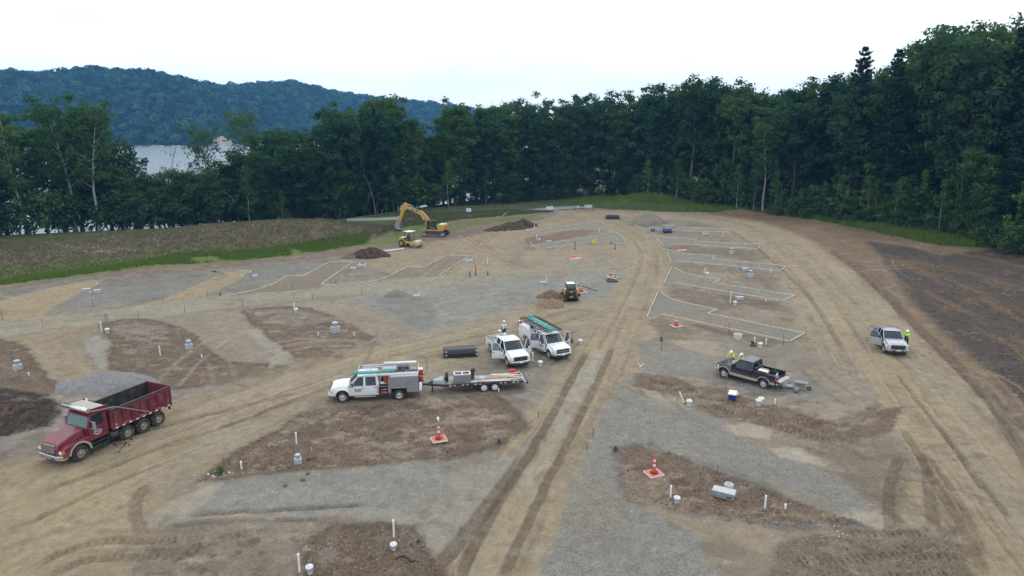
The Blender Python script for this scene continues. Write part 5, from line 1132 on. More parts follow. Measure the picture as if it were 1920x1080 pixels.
def service_body(T, k, cm='grey_steel', top=1.86, shelf=True):
    """steel tool cabinets along both sides behind the cab"""
    X, Wd, ra, r = k['X'], k['Wd'] + .06, k['ra'], k['r']; s0, s1 = k['ce'] + .10, k['L']; low = .62
    for y in (-1, 1):
        f = [(X(d), z) for d, z in [(s0 + .62, low)] + [(ra - r - .2, low)] + [(ra - r - .16, 1.0), (ra + r + .16, 1.0)] + [(ra + r + .2, low), (s1, low), (s1, 1.36), (s0 + .62, 1.36)]]
        m = MB(); m.prism(f, y * (Wd - .52), y * Wd); m.box(X(s0 + .62), X(s1), y * (Wd - .52), y * (Wd - .02), 1.362, top); b = m.build('cabinet', cm, T, 0.008)
        m = MB(); m.box(X(ra - r - .18), X(ra + r + .18), y * (Wd - .01), y * (Wd + .05), 1.0, 1.06); m.build('wheel_arch_trim', 'aluminium', b)
        for (a, e, z0, z1) in [(s0 + .66, s0 + 1.30, 1.40, top - .04), (s0 + 1.33, s1 - .04, 1.40, top - .04), (s0 + .66, ra - r - .24, .68, 1.33), (ra - r - .12, ra + r + .12, 1.09, 1.33), (ra + r + .24, s1 - .04, .68, 1.33)]:
            if e - a < .12: continue
            m = MB(); yy = Wd if z0 < 1.39 else Wd - .02; m.box(X(a), X(e), y * yy, y * (yy + .018), z0, z1); d = m.build('cabinet_door', cm, T, 0.004)
            m = MB(); m.cbox((X((a + e) / 2), y * (yy + .028), z1 - .12), (.09, .02, .05)); m.build('handle', 'chrome', d)
        # open compartment with shelves next to the cab
        m = MB(); m.box(X(s0), X(s0 + .04), y * (Wd - .5), y * Wd, low, 1.40); m.box(X(s0 + .575), X(s0 + .615), y * (Wd - .5), y * Wd, low, 1.40); m.box(X(s0 + .042), X(s0 + .573), y * (Wd - .52), y * (Wd - .48), low, 1.40)
        m.build('compartment', 'black_metal' if cm == 'grey_steel' else cm, T)
        for z in (low + .02, low + .28, low + .54, 1.37):
            m = MB(); m.box(X(s0 + .042), X(s0 + .573), y * (Wd - .478), y * (Wd - .01), z, z + .03); m.build('shelf', 'aluminium', T)
    m = MB(); m.box(X(s0), X(s1), -Wd + .522, Wd - .522, .86, .92); m.box(X(s0 + .001), X(s0 + .04), -Wd + .522, Wd - .522, .921, 1.4); m.build('bed_floor', cm, T)
    m = MB(); m.box(X(s1 + .01), X(s1 + .22), -Wd + .08, Wd - .08, .56, .72); m.build('rear_bumper', 'aluminium', T, 0.01)
    for y in (-1, 1):
        m = MB(); m.box(X(s1 + .001), X(s1 + .03), y * (Wd - .3), y * (Wd - .12), .9, 1.1); m.build('tail_light', 'red_lens', T)
    return s0, s1, Wd, top
def rack(T, k, s0, s1, Wd, z, fwd, name_mat):
    m = MB(); X = k['X']
    for y in (-1, 1):
        for d in (s0 + .7, s1 - .1): m.bar((X(d), y * (Wd - .1), 1.862), (X(d), y * (Wd - .1), z), .05, .05)
        m.bar((X(fwd), y * (Wd - .1), z), (X(s1 + .05), y * (Wd - .1), z), .05, .05)
    for d in np.linspace(fwd, s1, 6): m.bar((X(float(d)), -Wd + .1, z + .002), (X(float(d)), Wd - .1, z + .002), .045, .04)
    return m.build('ladder_rack', name_mat, T)
def in_frame(T, p):
    return T.matrix_basis @ Vector(p)
def carried(name, label, cat, T, mb_mats, group=None, bevel=0.0):
    """a loose thing lying on a vehicle: top-level, placed in that vehicle's frame"""
    mb, mm = mb_mats; o = mb.build(name, mm, None, bevel); o.matrix_basis = T.matrix_basis.copy(); return tag(o, label, cat, group)

# --- white service truck with the trailer
c, a = by_wheels((645, 754), (747, 749), 'L', 0.87)
T1 = thing('service_truck', 'white crew-cab service truck with grey tool cabinets, towing the flatbed trailer', 'truck', c, a)
k1 = pickup(T1, dict(L=6.75, wb=4.25, fo=1.0, W=2.02, roof=2.0, bed='service', grille='cross', dual=True, r=0.41, cab=[(1.62, 2.66), (2.70, 3.62)], logo=True, bump='white_paint'))
s0, s1, Wd1, tp = service_body(T1, k1)
for y in (-1, 1):
    m = MB(); m.box(k1['X'](1.9), k1['X'](3.5), y * .98, y * 1.10, .40, .45); m.build('running_board', 'aluminium', T1, 0.01)
rack(T1, k1, s0, s1, Wd1, 2.22, 2.2, 'aluminium')
X = k1['X']
m = MB(); m.tube((X(1.75), .78, 2.30), (X(5.0), .86, 2.33), .075, n=12); m.tube((X(1.75), .93, 2.27), (X(3.9), .93, 2.29), .06, n=12); carried('teal_pipe_bundle', 'pair of teal plastic pipes on the rack of the towing service truck', 'pipe', T1, (m, 'teal_pipe'))
for j, (y, z, a0, a1, r_, lb) in enumerate([(.92, 2.10, 3.7, 6.75, .13, 'upper white pipe along the near side of the towing service truck'), (.95, 1.93, 4.6, 6.75, .09, 'lower white pipe along the near side of the towing service truck'), (-.80, 2.36, 4.1, 6.6, .12, 'fat white pipe on the far side of the towing service truck rack')]):
    m = MB(); m.lathe([(r_, X(a1)), (r_, X(a0)), (r_ * .86, X(a0)), (r_ * .86, X(a1)), (r_, X(a1))], (0, y, z), 'x', 16); carried('white_pipe', lb, 'pipe', T1, (m, 'pvc'))
m = MB()
for y in (-.62, -.22): m.box(X(2.5), X(5.7), y, y + .06, 2.26, 2.34)
for d in np.linspace(2.6, 5.6, 10): m.tube((X(float(d)), -.6, 2.30), (X(float(d)), -.2, 2.30), .018, n=6)
carried('ladder', 'aluminium ladder lying on the rack of the towing service truck', 'ladder', T1, (m, 'aluminium'))
m = MB(); m.box(X(4.0), X(5.1), -.15, .55, 2.25, 2.36); m.box(X(4.02), X(5.08), -.13, .53, 2.361, 2.375); carried('tool_case', 'flat grey case on the rack of the towing service truck', 'case', T1, (m, 'galvanised'), bevel=0.01)
m = MB(); m.box(X(5.15), X(6.1), -.15, .5, 2.25, 2.30); m.box(X(5.2), X(5.55), -.1, .4, 2.30, 2.46); m.box(X(5.65), X(6.0), -.1, .4, 2.30, 2.44); carried('tool_tray', 'tray of dark boxes on the rack of the towing service truck', 'tray', T1, (m, 'dark_steel'), bevel=0.01)
def water_jug(T, p, label):
    o = thing('water_jug', label, 'water jug', in_frame(T, p)); m = MB(); m.lathe([(.02, 0), (.17, 0), (.18, .03), (.19, .36), (.17, .40), (.02, .40)], (0, 0, 0), 'z', 16, close=True); m.build('jug_body', 'red_paint', o)
    m = MB(); m.lathe([(.19, .401), (.195, .43), (.15, .50), (.02, .51)], (0, 0, 0), 'z', 16); m.build('lid', 'white_plastic', o); m = MB(); m.tube((.17, 0, .08), (.24, 0, .08), .025, n=6); m.build('tap', 'white_plastic', o); return o
water_jug(T1, (X(6.93), .62, 1.88), 'upper red water jug with white lid on the rear of the towing service truck'); water_jug(T1, (X(6.93), .62, 1.36), 'lower red water jug on the rear of the towing service truck')
m = MB(); m.box(X(s1 + .03), X(s1 + .40), .40, .84, 1.84, 1.875); m.box(X(s1 + .03), X(s1 + .40), .40, .84, 1.32, 1.355); m.box(X(s1 + .002), X(s1 + .03), .42, .5, .75, 1.875); m.box(X(s1 + .002), X(s1 + .03), .74, .82, .75, 1.875); m.build('jug_shelf', 'dark_steel', T1)
m = MB(); m.box(X(s0 + .08), X(s0 + .5), .75, 1.02, .66, .82); carried('tool_bag', 'red tool bag in the open shelf of the towing service truck', 'bag', T1, (m, 'red_paint'), bevel=0.03)
m = MB(); m.hexa([(X(4.15), .3, 1.42), (X(4.35), .3, 1.42), (X(4.35), .9, 1.42), (X(4.15), .9, 1.42), (X(4.05), .3, 1.95), (X(4.4), .3, 1.85), (X(4.4), .9, 1.85), (X(4.05), .9, 1.95)]); carried('red_tarp', 'dark red folded tarp behind the cab of the towing service truck', 'tarp', T1, (m, 'red_paint'), bevel=0.03)

# --- flatbed trailer
hb, hw = G(796, 743), G(918, 735.3); dv = Vector((hb.x - hw.x, hb.y - hw.y, 0)).normalized(); lf = Vector((-dv.y, dv.x, 0)); cc_ = hw - lf * 0.98
TR = thing('flatbed_trailer', 'black tandem-axle flatbed trailer with grey plank deck behind the service truck', 'trailer', (cc_.x, cc_.y, hz(cc_.x, cc_.y)), math.atan2(dv.y, dv.x))
m = MB(); m.box(-2.75, 3.35, .82, .98, .62, .78); m.box(-2.75, 3.35, -.98, -.82, .62, .78); m.box(-2.75, 3.35, -.35, -.25, .56, .74); m.box(-2.75, 3.35, .25, .35, .56, .74)
for x in np.arange(-2.6, 3.4, .6): m.box(float(x), float(x) + .08, -.82, .82, .64, .74)
m.build('frame', 'black_metal', TR)
m = MB()
for y in (-1, 1): m.bar((3.35, y * .80, .66), (4.95, y * .06, .60), .10, .14)
m.box(4.85, 5.15, -.09, .09, .56, .68); m.tube((5.12, 0, .50), (5.12, 0, .70), .07, n=8); m.path([(4.9, .1, .62), (5.1, .25, .34), (5.4, .2, .34), (5.6, .1, .6)], .015); m.build('tongue', 'black_metal', TR)
m = MB(); m.tube((4.45, .18, .0), (4.45, .18, 1.0), .05, n=8); m.box(4.38, 4.52, .1, .26, 0.0, .04); m.build('jack', 'dark_steel', TR)
m = MB(); m.hexa([(3.45, -.62, .74), (4.5, -.2, .74), (4.5, .2, .74), (3.45, .62, .74), (3.55, -.5, 1.02), (4.4, -.16, .92), (4.4, .16, .92), (3.55, .5, 1.02)]); m.build('toolbox', 'galvanised', TR, 0.01)
for j in range(9):
    m = MB(); y0 = -.80 + j * .1795; m.box(-1.9, 3.33, y0, y0 + .165, .78, .815 + .004 * (j % 2)); m.build('deck_plank', 'wood_grey', TR)
m = MB(); m.hexa([(-1.9, -.97, .784), (-2.95, -.97, .60), (-2.95, .97, .60), (-1.9, .97, .784), (-1.9, -.97, .82), (-2.97, -.97, .66), (-2.97, .97, .66), (-1.9, .97, .82)]); m.build('ramp_tail', 'grey_steel', TR); m = MB(); m.box(-3.08, -2.98, -.98, .98, .48, .70); m.build('rear_bumper', 'black_metal', TR, 0.01)
for y in (-1, 1):
    for x in (0.43, -0.43): wheel(TR, x, y * .86, y, .37, .20, 'white_band')
    m = MB(); m.box(-.95, .95, y * .74, y * .985, .785, .815); m.build('fender', 'black_metal', TR)
    for j in range(12):
        x = -2.5 + j * .50
        if j not in (4, 5): m = MB(); m.box(x, x + .17, y * .981, y * .992, .68, .74); m.build('reflector', 'white_band' if j % 2 else 'red_lens', TR)
    for j in range(12):
        x = -2.32 + j * .50
        if j not in (4,): m = MB(); m.box(x, x + .13, y * .981, y * .992, .68, .74); m.build('reflector', 'red_lens' if j % 2 else 'white_band', TR)
m = MB(); m.box(1.3, 2.2, .55, .97, .34, .60); m.build('underslung_box', 'black_metal', TR, 0.01)
m = MB(); m.lathe([(.20, -.11), (.34, -.11), (.36, -.06), (.36, .06), (.34, .11), (.20, .11)], (3.30, .30, 1.24), 'x', 18); m.build('spare_tyre', 'rubber', TR); m = MB(); m.tube((3.3, .30, .7), (3.3, .30, 1.2), .035, n=6); m.build('spare_holder', 'black_metal', TR)
def on_trailer(name, label, cat, mm, f, bevel=0.0, group=None):
    m = MB(); f(m); return carried(name, label, cat, TR, (m, mm), group, bevel)
def _crate(m):
    m.box(1.45, 2.75, .05, .75, .84, 1.45, 0)
    for x in np.linspace(1.5, 2.7, 11): m.box(float(x) - .02, float(x) + .02, .752, .775, .86, 1.44, 0)
CR = thing('vented_machine_box', 'grey ribbed metal box with two dark openings on the trailer front', 'box', in_frame(TR, (0, 0, 0)), TR.rotation_euler[2])
m = MB(); _crate(m); m.build('box_body', 'grey_steel', CR, 0.01)
m = MB()
for x0, x1 in ((1.45, 1.53), (2.06, 2.14), (2.67, 2.75)): m.box(x0, x1, .05, .75, 1.452, 1.52)
m.box(1.53, 2.06, .05, .12, 1.452, 1.52); m.box(1.53, 2.06, .68, .75, 1.452, 1.52); m.box(2.14, 2.67, .05, .12, 1.452, 1.52); m.box(2.14, 2.67, .68, .75, 1.452, 1.52); m.build('top_rim', 'white_band', CR)
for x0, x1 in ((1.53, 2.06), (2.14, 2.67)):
    m = MB(); m.box(x0 + .002, x1 - .002, .122, .678, 1.452, 1.458); m.build('opening', 'opening_shade', CR)  # flat dark plates on the solid box, shade of the openings put into colour
on_trailer('concrete_saw', 'small dark machine with a round guard beside the grey box on the trailer', 'machine', 'dark_steel', lambda m: (m.lathe([(.02, -.03), (.20, -.03), (.20, .03), (.02, .03)], (1.2, .05, 1.55), 'y', 16, close=True), m.box(1.1, 1.35, -.15, .2, .84, 1.4)), 0.01)
for j, (x0, y0, x1, y1, z) in enumerate([(-2.6, .2, -.3, .1, .86), (-2.4, -.35, -.2, -.15, .86), (-2.5, .0, -.4, -.5, .93), (-2.7, -.6, -.8, -.25, .92), (-2.75, .55, .9, .74, .86), (-2.1, .35, -.2, -.2, 1.0)]):
    on_trailer('timber_board', ['longest pale board along the near edge of the trailer' if j == 4 else 'pale loose timber lying at the rear of the trailer'][0], 'board', 'wood_pale', lambda m: m.bar((x0, y0, z), (x1, y1, z), .13, .04), group='loose boards on the trailer')
on_trailer('form_board', 'long white board lying along the near side of the trailer deck', 'board', 'white_band', lambda m: m.bar((-1.7, .86, .845), (1.9, .66, .845), .09, .04))
on_trailer('crossbar', 'white T-shaped wooden piece on the trailer deck', 'board', 'white_band', lambda m: (m.bar((.2, -.25, .84), (1.2, -.22, .84), .07, .03), m.bar((.55, -.2, .84), (.45, .4, .84), .09, .03)))
on_trailer('straw_bundle', 'sheaf of pale stakes lying across the trailer deck', 'stakes', 'wood_form', lambda m: [m.bar((.9, .10 + .03 * i, .85 + .012 * (i % 4)), (-1.5, -.05 - .03 * i, .85 + .012 * (i % 3)), .03, .03) for i in range(9)])
on_trailer('tool_heap', 'rusty tools and chain lying at the front of the trailer deck', 'tools', 'dark_steel', lambda m: [m.bar((2.9 - .18 * i, .78, .85), (2.2 - .15 * i, .5 - .1 * (i % 3), .85 + .05 * (i % 2)), .05, .04) for i in range(6)])
on_trailer('fuel_can', 'bright pinkish red fuel can on the rear corner of the trailer', 'fuel can', 'pink_red', lambda m: (m.box(-2.35, -1.85, -.85, -.52, .80, 1.14), m.bar((-2.2, -.68, 1.2), (-2.0, -.68, 1.2), .04, .05), m.tube((-2.3, -.68, 1.13), (-2.3, -.68, 1.22), .04, n=8)), 0.03)

# --- white pickup with doors open
c, a = by_wheels((953.6, 688.6), (919.4, 659.5), 'R', 0.86)
T2_ = thing('pickup_truck', 'white pickup with black grille and front doors open, nose to the camera', 'pickup', c, a)
k2 = pickup(T2_, dict(L=6.35, wb=4.15, open={(-1, 0): 66, (1, 0): 62}, grille='black', marks=True, roof=2.0, bump='chrome', rim='rim_steel', r=0.41))
# --- second service truck
f2 = G(1030, 672.5); a2 = R(-64); dv = Vector((math.cos(a2), math.sin(a2), 0)); lf = Vector((-dv.y, dv.x, 0)); c2 = f2 + lf * 0.87 - dv * 2.1
T3_ = thing('service_truck', 'white service truck with ladder rack and doors open beside the white pickup', 'truck', (c2.x, c2.y, hz(c2.x, c2.y)), a2)
k3 = pickup(T3_, dict(L=6.75, wb=4.2, fo=1.0, grille='cross', roof=2.0, bed='service', dual=True, r=0.41, marks=True, open={(-1, 0): 8, (-1, 1): 62, (1, 0): 65}, logo=True, bump='chrome'))
s0, s1, Wd3, tp = service_body(T3_, k3, 'white_paint'); X = k3['X']
rack(T3_, k3, s0, s1, Wd3, 2.30, 1.9, 'black_metal')
m = MB(); m.box(X(1.9), X(3.4), -1.10, -.98, .40, .45); m.build('running_board', 'aluminium', T3_, 0.01)
m = MB(); m.box(X(s0 + .5), X(s1 - .1), -.46, .46, .93, 1.72); m.build('centre_box', 'worn_steel', T3_, 0.02)
for y, lb in ((-.80, 'black ladder on the near side of the parked service truck rack'), (.62, 'black ladder on the far side of the parked service truck rack')):
    m = MB()
    for o in (0, .36): m.box(X(1.5), X(s1 + .2), y + o * (-1 if y > 0 else 1) * (1 if y < 0 else 1), y + o * (-1 if y > 0 else 1) + .05, 2.34, 2.43)
    for d in np.linspace(1.6, s1 + .1, 16): m.tube((X(float(d)), y + .02, 2.385), (X(float(d)), y + (.36 if y < 0 else -.36) + .02, 2.385), .017, n=5)
    carried('ladder', lb, 'ladder', T3_, (m, 'black_metal'))
m = MB(); m.tube((X(1.7), .06, 2.42), (X(s1), .10, 2.44), .10, n=12); m.tube((X(1.9), -.14, 2.40), (X(s1), -.10, 2.42), .085, n=12); m.tube((X(s1 - .6), .04, 2.55), (X(s1), .04, 2.55), .12, n=12); carried('teal_pipe_bundle', 'bright teal plastic pipes on the rack of the parked service truck', 'pipe', T3_, (m, 'teal_pipe'))
water_jug(T3_, (X(s1 + .22), -.80, 1.58), 'red water jug with white lid on the rear of the parked service truck')
m = MB(); m.box(X(s1 + .005), X(s1 + .42), -.99, -.6, 1.53, 1.575); m.build('jug_shelf', 'dark_steel', T3_)
m = MB(); m.lathe([(.09, -.05), (.21, -.05), (.23, 0), (.21, .05), (.09, .05), (.09, -.05)], (X(s0 + .8), -.72, 2.0), 'y', 16); carried('hose_reel', 'dark coiled hose on the near cabinet of the parked service truck', 'hose', T3_, (m, 'black_metal'))
# load of the white pickup
X = k2['X']
m = MB(); m.hexa([(X(4.0), -.1, .90), (X(4.5), -.1, .90), (X(4.5), .5, .90), (X(4.0), .5, .90), (X(4.1), .0, 2.0), (X(4.25), .0, 2.05), (X(4.25), .3, 2.05), (X(4.1), .3, 2.0)]); carried('white_sack', 'white pointed bag standing behind the cab of the white pickup', 'bag', T2_, (m, 'white_plastic'), bevel=0.05)
o = thing('paint_bucket', 'dark bucket with a white lid in the bed of the white pickup', 'bucket', in_frame(T2_, (X(5.0), -.25, .90))); m = MB(); m.lathe([(.02, 0), (.15, 0), (.17, .62), (.02, .62)], (0, 0, 0), 'z', 14); m.build('bucket_body', 'bucket_grey', o); m = MB(); m.lathe([(.175, .60), (.185, .63), (.17, .66), (.02, .67)], (0, 0, 0), 'z', 14); m.build('lid', 'white_plastic', o)

# --- black pickup
c, a = by_wheels((1358.4, 708.7), (1430.6, 728.8), 'L', 0.80)
T4_ = thing('pickup_truck', 'black extended-cab pickup with tan lower trim and open tailgate', 'pickup', c, a)
k4 = pickup(T4_, dict(paint='black_paint', low='tan_paint', L=5.35, W=1.96, wb=3.42, fo=0.88, roof=1.88, belt=1.18, hf=1.08, hr=1.20, r=0.385, cab=[(1.52, 2.66), (2.70, 3.20)], gate=92, grille='bars', bump='tan_paint', liner='black_plastic', gatemat='worn_steel', glass='glass_dark', glass2='glass', wind='glass'))
X = k4['X']
m = MB(); m.box(X(3.62), X(4.25), -.05, .55, .89, 1.36); carried('cardboard_box', 'brown cardboard box in the bed of the black pickup', 'box', T4_, (m, 'cardboard'), bevel=0.01)
m = MB(); m.box(X(3.7), X(4.5), .42, .80, 1.362, 1.40); carried('white_board', 'white flat board on the near rail of the black pickup bed', 'board', T4_, (m, 'white_band'))
o = thing('tool_bucket', 'pale bucket with tools at the open tailgate of the black pickup', 'bucket', in_frame(T4_, (X(5.10), .42, .88))); m = MB(); m.lathe([(.02, 0), (.14, 0), (.16, .30), (.14, .30), (.12, .04), (.02, .04)], (0, 0, 0), 'z', 14); m.build('bucket_body', 'bucket_grey', o); m = MB(); m.tube((.03, 0, .05), (.10, .05, .55), .02, n=6); m.tube((-.05, .02, .05), (-.02, -.06, .48), .03, n=6); m.build('hand_tool', 'white_plastic', o)
# --- silver pickup
fl, fr = G(1654.6, 660.5), G(1698, 663); ax = Vector((fl.x - fr.x, fl.y - fr.y, 0)).normalized(); hd = Vector((ax.y, -ax.x, 0));
if hd.y > 0: hd = -hd
c5 = (fl + fr) / 2 - hd * 1.85
T5_ = thing('pickup_truck', 'silver pickup with black grille and right doors open on the haul road', 'pickup', (c5.x, c5.y, hz(c5.x, c5.y)), math.atan2(hd.y, hd.x))
k5 = pickup(T5_, dict(paint='silver_paint', L=5.8, wb=3.7, W=1.98, roof=1.94, grille='black', r=0.40, cab=[(1.58, 2.66), (2.70, 3.30)], open={(-1, 0): 62, (-1, 1): 96}, bump='silver_paint', marks=False, rim='rim_steel'))
X = k5['X']; m = MB()
for y in (-.62, .62): m.bar((X(2.3), y, 1.985), (X(3.2), y, 1.985), .03, .03)
m.build('roof_rail', 'black_metal', T5_)
m = MB()
m.tube((X(-.14), -.42, .55), (X(-.14), -.42, 1.0), .03, n=8); m.tube((X(-.14), .42, .55), (X(-.14), .42, 1.0), .03, n=8); m.tube((X(-.14), -.42, 1.0), (X(-.14), .42, 1.0), .03, n=8); m.tube((X(-.14), -.42, .78), (X(-.14), .42, .78), .025, n=8); m.box(X(-.11), X(-.02), -.45, .45, .5, .58); m.build('brush_guard', 'black_metal', T5_)
# ------------------------------------------------------------------ dump truck
fD = G(152, 862); rD = G(298, 796); dv = Vector((fD.x - rD.x, fD.y - rD.y, 0)).normalized(); lf = Vector((-dv.y, dv.x, 0)); oD = fD - lf * 1.05
DT = thing('dump_truck', 'maroon four-axle dump truck with empty black bed on the haul road', 'dump truck', (oD.x, oD.y, hz(oD.x, oD.y)), math.atan2(dv.y, dv.x))
# origin: centre of the front axle; +x to the nose
AX = (0.0, -3.25, -4.45, -5.65)
m = MB(); m.box(-6.4, 1.0, .32, .46, .62, .92); m.box(-6.4, 1.0, -.46, -.32, .62, .92)
for x in (-6.3, -5, -3.8, -2.4, -1, .6): m.box(x, x + .12, -.32, .32, .66, .88)
for x in AX: m.tube((x, -.8, .53), (x, .8, .53), .11, n=8)
m.build('chassis', 'black_metal', DT)
for i, x in enumerate(AX):
    for y in (-1, 1):
        wheel(DT, x, y * (1.03 if i == 0 else 1.02), y, .53, .30, 'rim_tan', .47, dual=i > 0)
# hood with sloping nose
hp = [(1.12, .72), (1.16, 1.18), (1.02, 1.46), (.2, 1.74), (-.62, 1.92), (-.62, .95), (-.60, .85)] 
m = MB(); hw_ = lambda x, z: .78 + .16 * max(0, (1.16 - x)) / 1.8 - .16 * max(0, z - 1.3) / .6
m.prism([(1.12, .80), (1.17, 1.18), (1.04, 1.46), (.3, 1.72), (-.60, 1.93), (-.60, 1.0), (.5, .95)], lambda x, z: -hw_(x, z), lambda x, z: hw_(x, z)); m.build('hood', 'maroon_paint', DT, 0.06, 2)
for y in (-1, 1):
    A1 = [(math.cos(t) * .64, .56 + math.sin(t) * .64) for t in np.linspace(0.10, math.pi - .0, 12)]; A2 = [(math.cos(t) * .74, .58 + math.sin(t) * .74) for t in np.linspace(0.10, math.pi - .0, 12)]
    m = MB(); m.prism([(1.10, .62), (1.12, 1.10), (.75, 1.30), (-.70, 1.42), (-.74, .58)] + A1[::-1][0:], y * .74, y * 1.19); F_ = m.build('fender', 'maroon_paint', DT, 0.03)
    m = MB(); m.prism(A1 + A2[::-1], y * 1.16, y * 1.205); m.build('arch_lip', 'tan_paint', F_)
    m = MB(); m.cbox((1.10, y * .96, .98), (.10, .24, .20)); m.build('headlight', 'lamp_glass', DT, 0.02); m = MB(); m.cbox((1.03, y * 1.12, 1.0), (.20, .16, .20)); m.build('indicator', 'amber', DT, 0.03)
    m = MB(); m.box(-.10, .06, y * .888, y * .90, 1.40, 1.44); m.box(-.30, -.16, y * .895, y * .91, 1.44, 1.49); m.build('hood_vent', 'black_metal', DT)
m = MB(); m.prism([(1.14, .86), (1.21, 1.16), (1.13, 1.38), (1.05, 1.40), (1.05, .86)], -.52, .52); GRL = m.build('grille', 'dark_steel', DT)
for j in range(7):
    m = MB(); z = .90 + j * .072; m.box(1.10, 1.215 + .0 * j - max(0, z - 1.16) * .3, -.53, .53, z, z + .045); m.build('grille_bar', 'chrome', GRL)
m = MB(); m.prism([(1.30, .50), (1.34, .64), (1.30, .78), (1.12, .80), (1.10, .48)], -.86, .86)
for y in (-1, 1): m.hexa([(1.30, y * .85, .50), (1.12, y * 1.16, .50), (.82, y * 1.18, .50), (1.1, y * .85, .50), (1.30, y * .85, .79), (1.12, y * 1.16, .79), (.82, y * 1.18, .79), (1.1, y * .85, .79)])
BP = m.build('front_bumper', 'chrome', DT, 0.02)
for y in (-.5, .5): m = MB(); m.lathe([(.07, 0), (.07, .03)], (1.31, y, .62), 'x', 10, close=True); m.build('fog_lamp', 'black_metal', BP)
# cab, hollow, with a driver's door and windows
m = MB(); m.box(-2.05, -.62, -1.05, 1.05, .98, 1.06); m.box(-2.05, -1.98, -1.04, 1.04, 1.06, 2.70); m.box(-.70, -.62, -1.02, 1.02, 1.06, 1.82)
for y in (-1, 1):
    m.bar((-.66, y * 1.0, 1.80), (-1.02, y * .93, 2.60), .09, .09); m.bar((-1.90, y * 1.02, 1.06), (-1.94, y * .97, 2.62), .08, .16); m.box(-2.05, -1.80, y * .99, y * 1.05, 1.06, 1.95)
m.prism([(-.98, 2.56), (-.80, 2.60), (-1.02, 2.72), (-1.5, 2.80), (-2.02, 2.78), (-2.06, 2.56)], -.98, .98); m.build('cab', 'maroon_paint', DT, 0.03, 2)
pane('windshield', [(-.665, -.92, 1.86), (-.665, .92, 1.86), (-.975, .86, 2.57), (-.975, -.86, 2.57)], 'glass_green', DT)
for y in (-1, 1):
    m = MB(); m.prism([(-.72, 1.0), (-1.84, 1.0), (-1.84, 1.86), (-.72, 1.80)], y * 1.03, y * 1.085); p = [(-.74, 1.80), (-1.04, 2.58), (-1.83, 2.58), (-1.83, 1.86)]; v = [Vector((x, y * (1.05 - .09 * (z - 1.8)), z)) for x, z in p]
    for i in range(3): m.bar(v[i], v[i + 1], .05, .06)
    D = m.build('door', 'maroon_paint', DT, 0.01)
    c_ = sum(v, Vector()) / 4; q = [c_ + (w_ - c_) * .96 for w_ in v]; pane('window_pane', q if y < 0 else q[::-1], 'glass', D, .01)
    m = MB(); m.cbox((-1.70, y * 1.10, 1.62), (.16, .03, .05)); m.build('handle', 'black_metal', D)
    m = MB(); m.tube((0, 0, 0), (0, y * .012, 0), .19, n=20); em = m.build('door_emblem', 'decal_white', D, loc=(-1.30, y * 1.086, 1.44)); em.scale = (1.35, 1, .78)
    m = MB(); m.tube((0, y * .012, 0), (0, y * .018, 0), .155, n=20); m.build('emblem_field', 'decal_dark', em)
    for j, (w_, z) in enumerate(((.20, .03), (.16, -.03))): m = MB(); m.box(-w_ / 2, w_ / 2, y * .018, y * .024, z - .014, z + .014); m.build('emblem_lettering', 'decal_white', em)
    m = MB(); m.box(-.10, .10, y * .0, y * .012, -.24, -.21); m.build('emblem_lettering', 'decal_white', em)
    m = MB(); m.box(-.98, -.86, y * 1.28, y * 1.50, 1.75, 2.30); m.bar((-.80, y * 1.05, 1.85), (-.92, y * 1.36, 1.85), .03, .03); m.bar((-.90, y * 1.02, 2.35), (-.92, y * 1.36, 2.28), .03, .03); m.build('mirror', 'worn_steel', DT, 0.02)
    m = MB(); m.box(-2.0, -.78, y * .70, y * 1.10, .46, .52); m.box(-2.0, -.80, y * .76, y * 1.04, .72, .77); m.box(-2.0, -1.95, y * .74, y * 1.05, .5, .9); m.box(-.84, -.80, y * .74, y * 1.05, .5, .9); m.build('step', 'dark_steel', DT)
    m = MB(); m.tube((-2.15, y * .80, .70), (-2.95, y * .80, .70), .26, n=14); m.build('fuel_tank', 'dark_steel', DT)
    m = MB(); m.lathe([(.05, 0), (.05, .10)], (-1.05, y * .6, 2.76), 'z', 8, close=True); m.build('roof_lamp', 'amber', DT)
m = MB(); m.cbox((-1.55, .45, 1.45), (.5, .5, .2)); m.cbox((-1.8, .45, 1.8), (.14, .5, .7)); m.cbox((-1.55, -.45, 1.45), (.5, .5, .2)); m.cbox((-1.8, -.45, 1.8), (.14, .5, .7)); m.build('seat', 'interior', DT, .04)
m = MB(); m.box(-.98, -.72, -.95, .95, 1.4, 1.80); m.build('dashboard', 'interior', DT, .03); m = MB(); m.lathe([(.2, -.015), (.22, 0), (.2, .015), (.18, 0), (.2, -.015)], (0, 0, 0), 'x', 14); m.build('steering_wheel', 'black_metal', DT, loc=(-1.12, .45, 1.86), rot=(0, -.8, 0))
# tipping body, open at the top
bx0, bx1, bz0, bz1, bw = -2.20, -6.75, 1.18, 2.46, 1.16
m = MB()
for y in (-1, 1): m.hexa([(bx1, y * (bw - .07), bz0), (bx0, y * (bw - .07), bz0), (bx0, y * bw, bz0), (bx1, y * bw, bz0), (bx1, y * (bw - .07), bz1), (bx0, y * (bw - .07), bz1), (bx0, y * bw, bz1), (bx1, y * bw, bz1)])
m.box(bx0 - .08, bx0, -bw + .071, bw - .071, bz0, bz1 + .32); BODY = m.build('tipper_body', 'maroon_steel', DT, 0.01)
m = MB(); m.box(bx1 + .01, bx0 - .09, -bw + .072, bw - .072, bz0, bz0 + .06)
for y in (-1, 1): m.box(bx1 + .02, bx0 - .09, y * (bw - .085), y * (bw - .0715), bz0 + .06, bz1 - .01)
m.box(bx0 - .095, bx0 - .0815, -bw + .09, bw - .09, bz0 + .06, bz1 + .2); m.build('bed_lining', 'bed_steel', BODY)
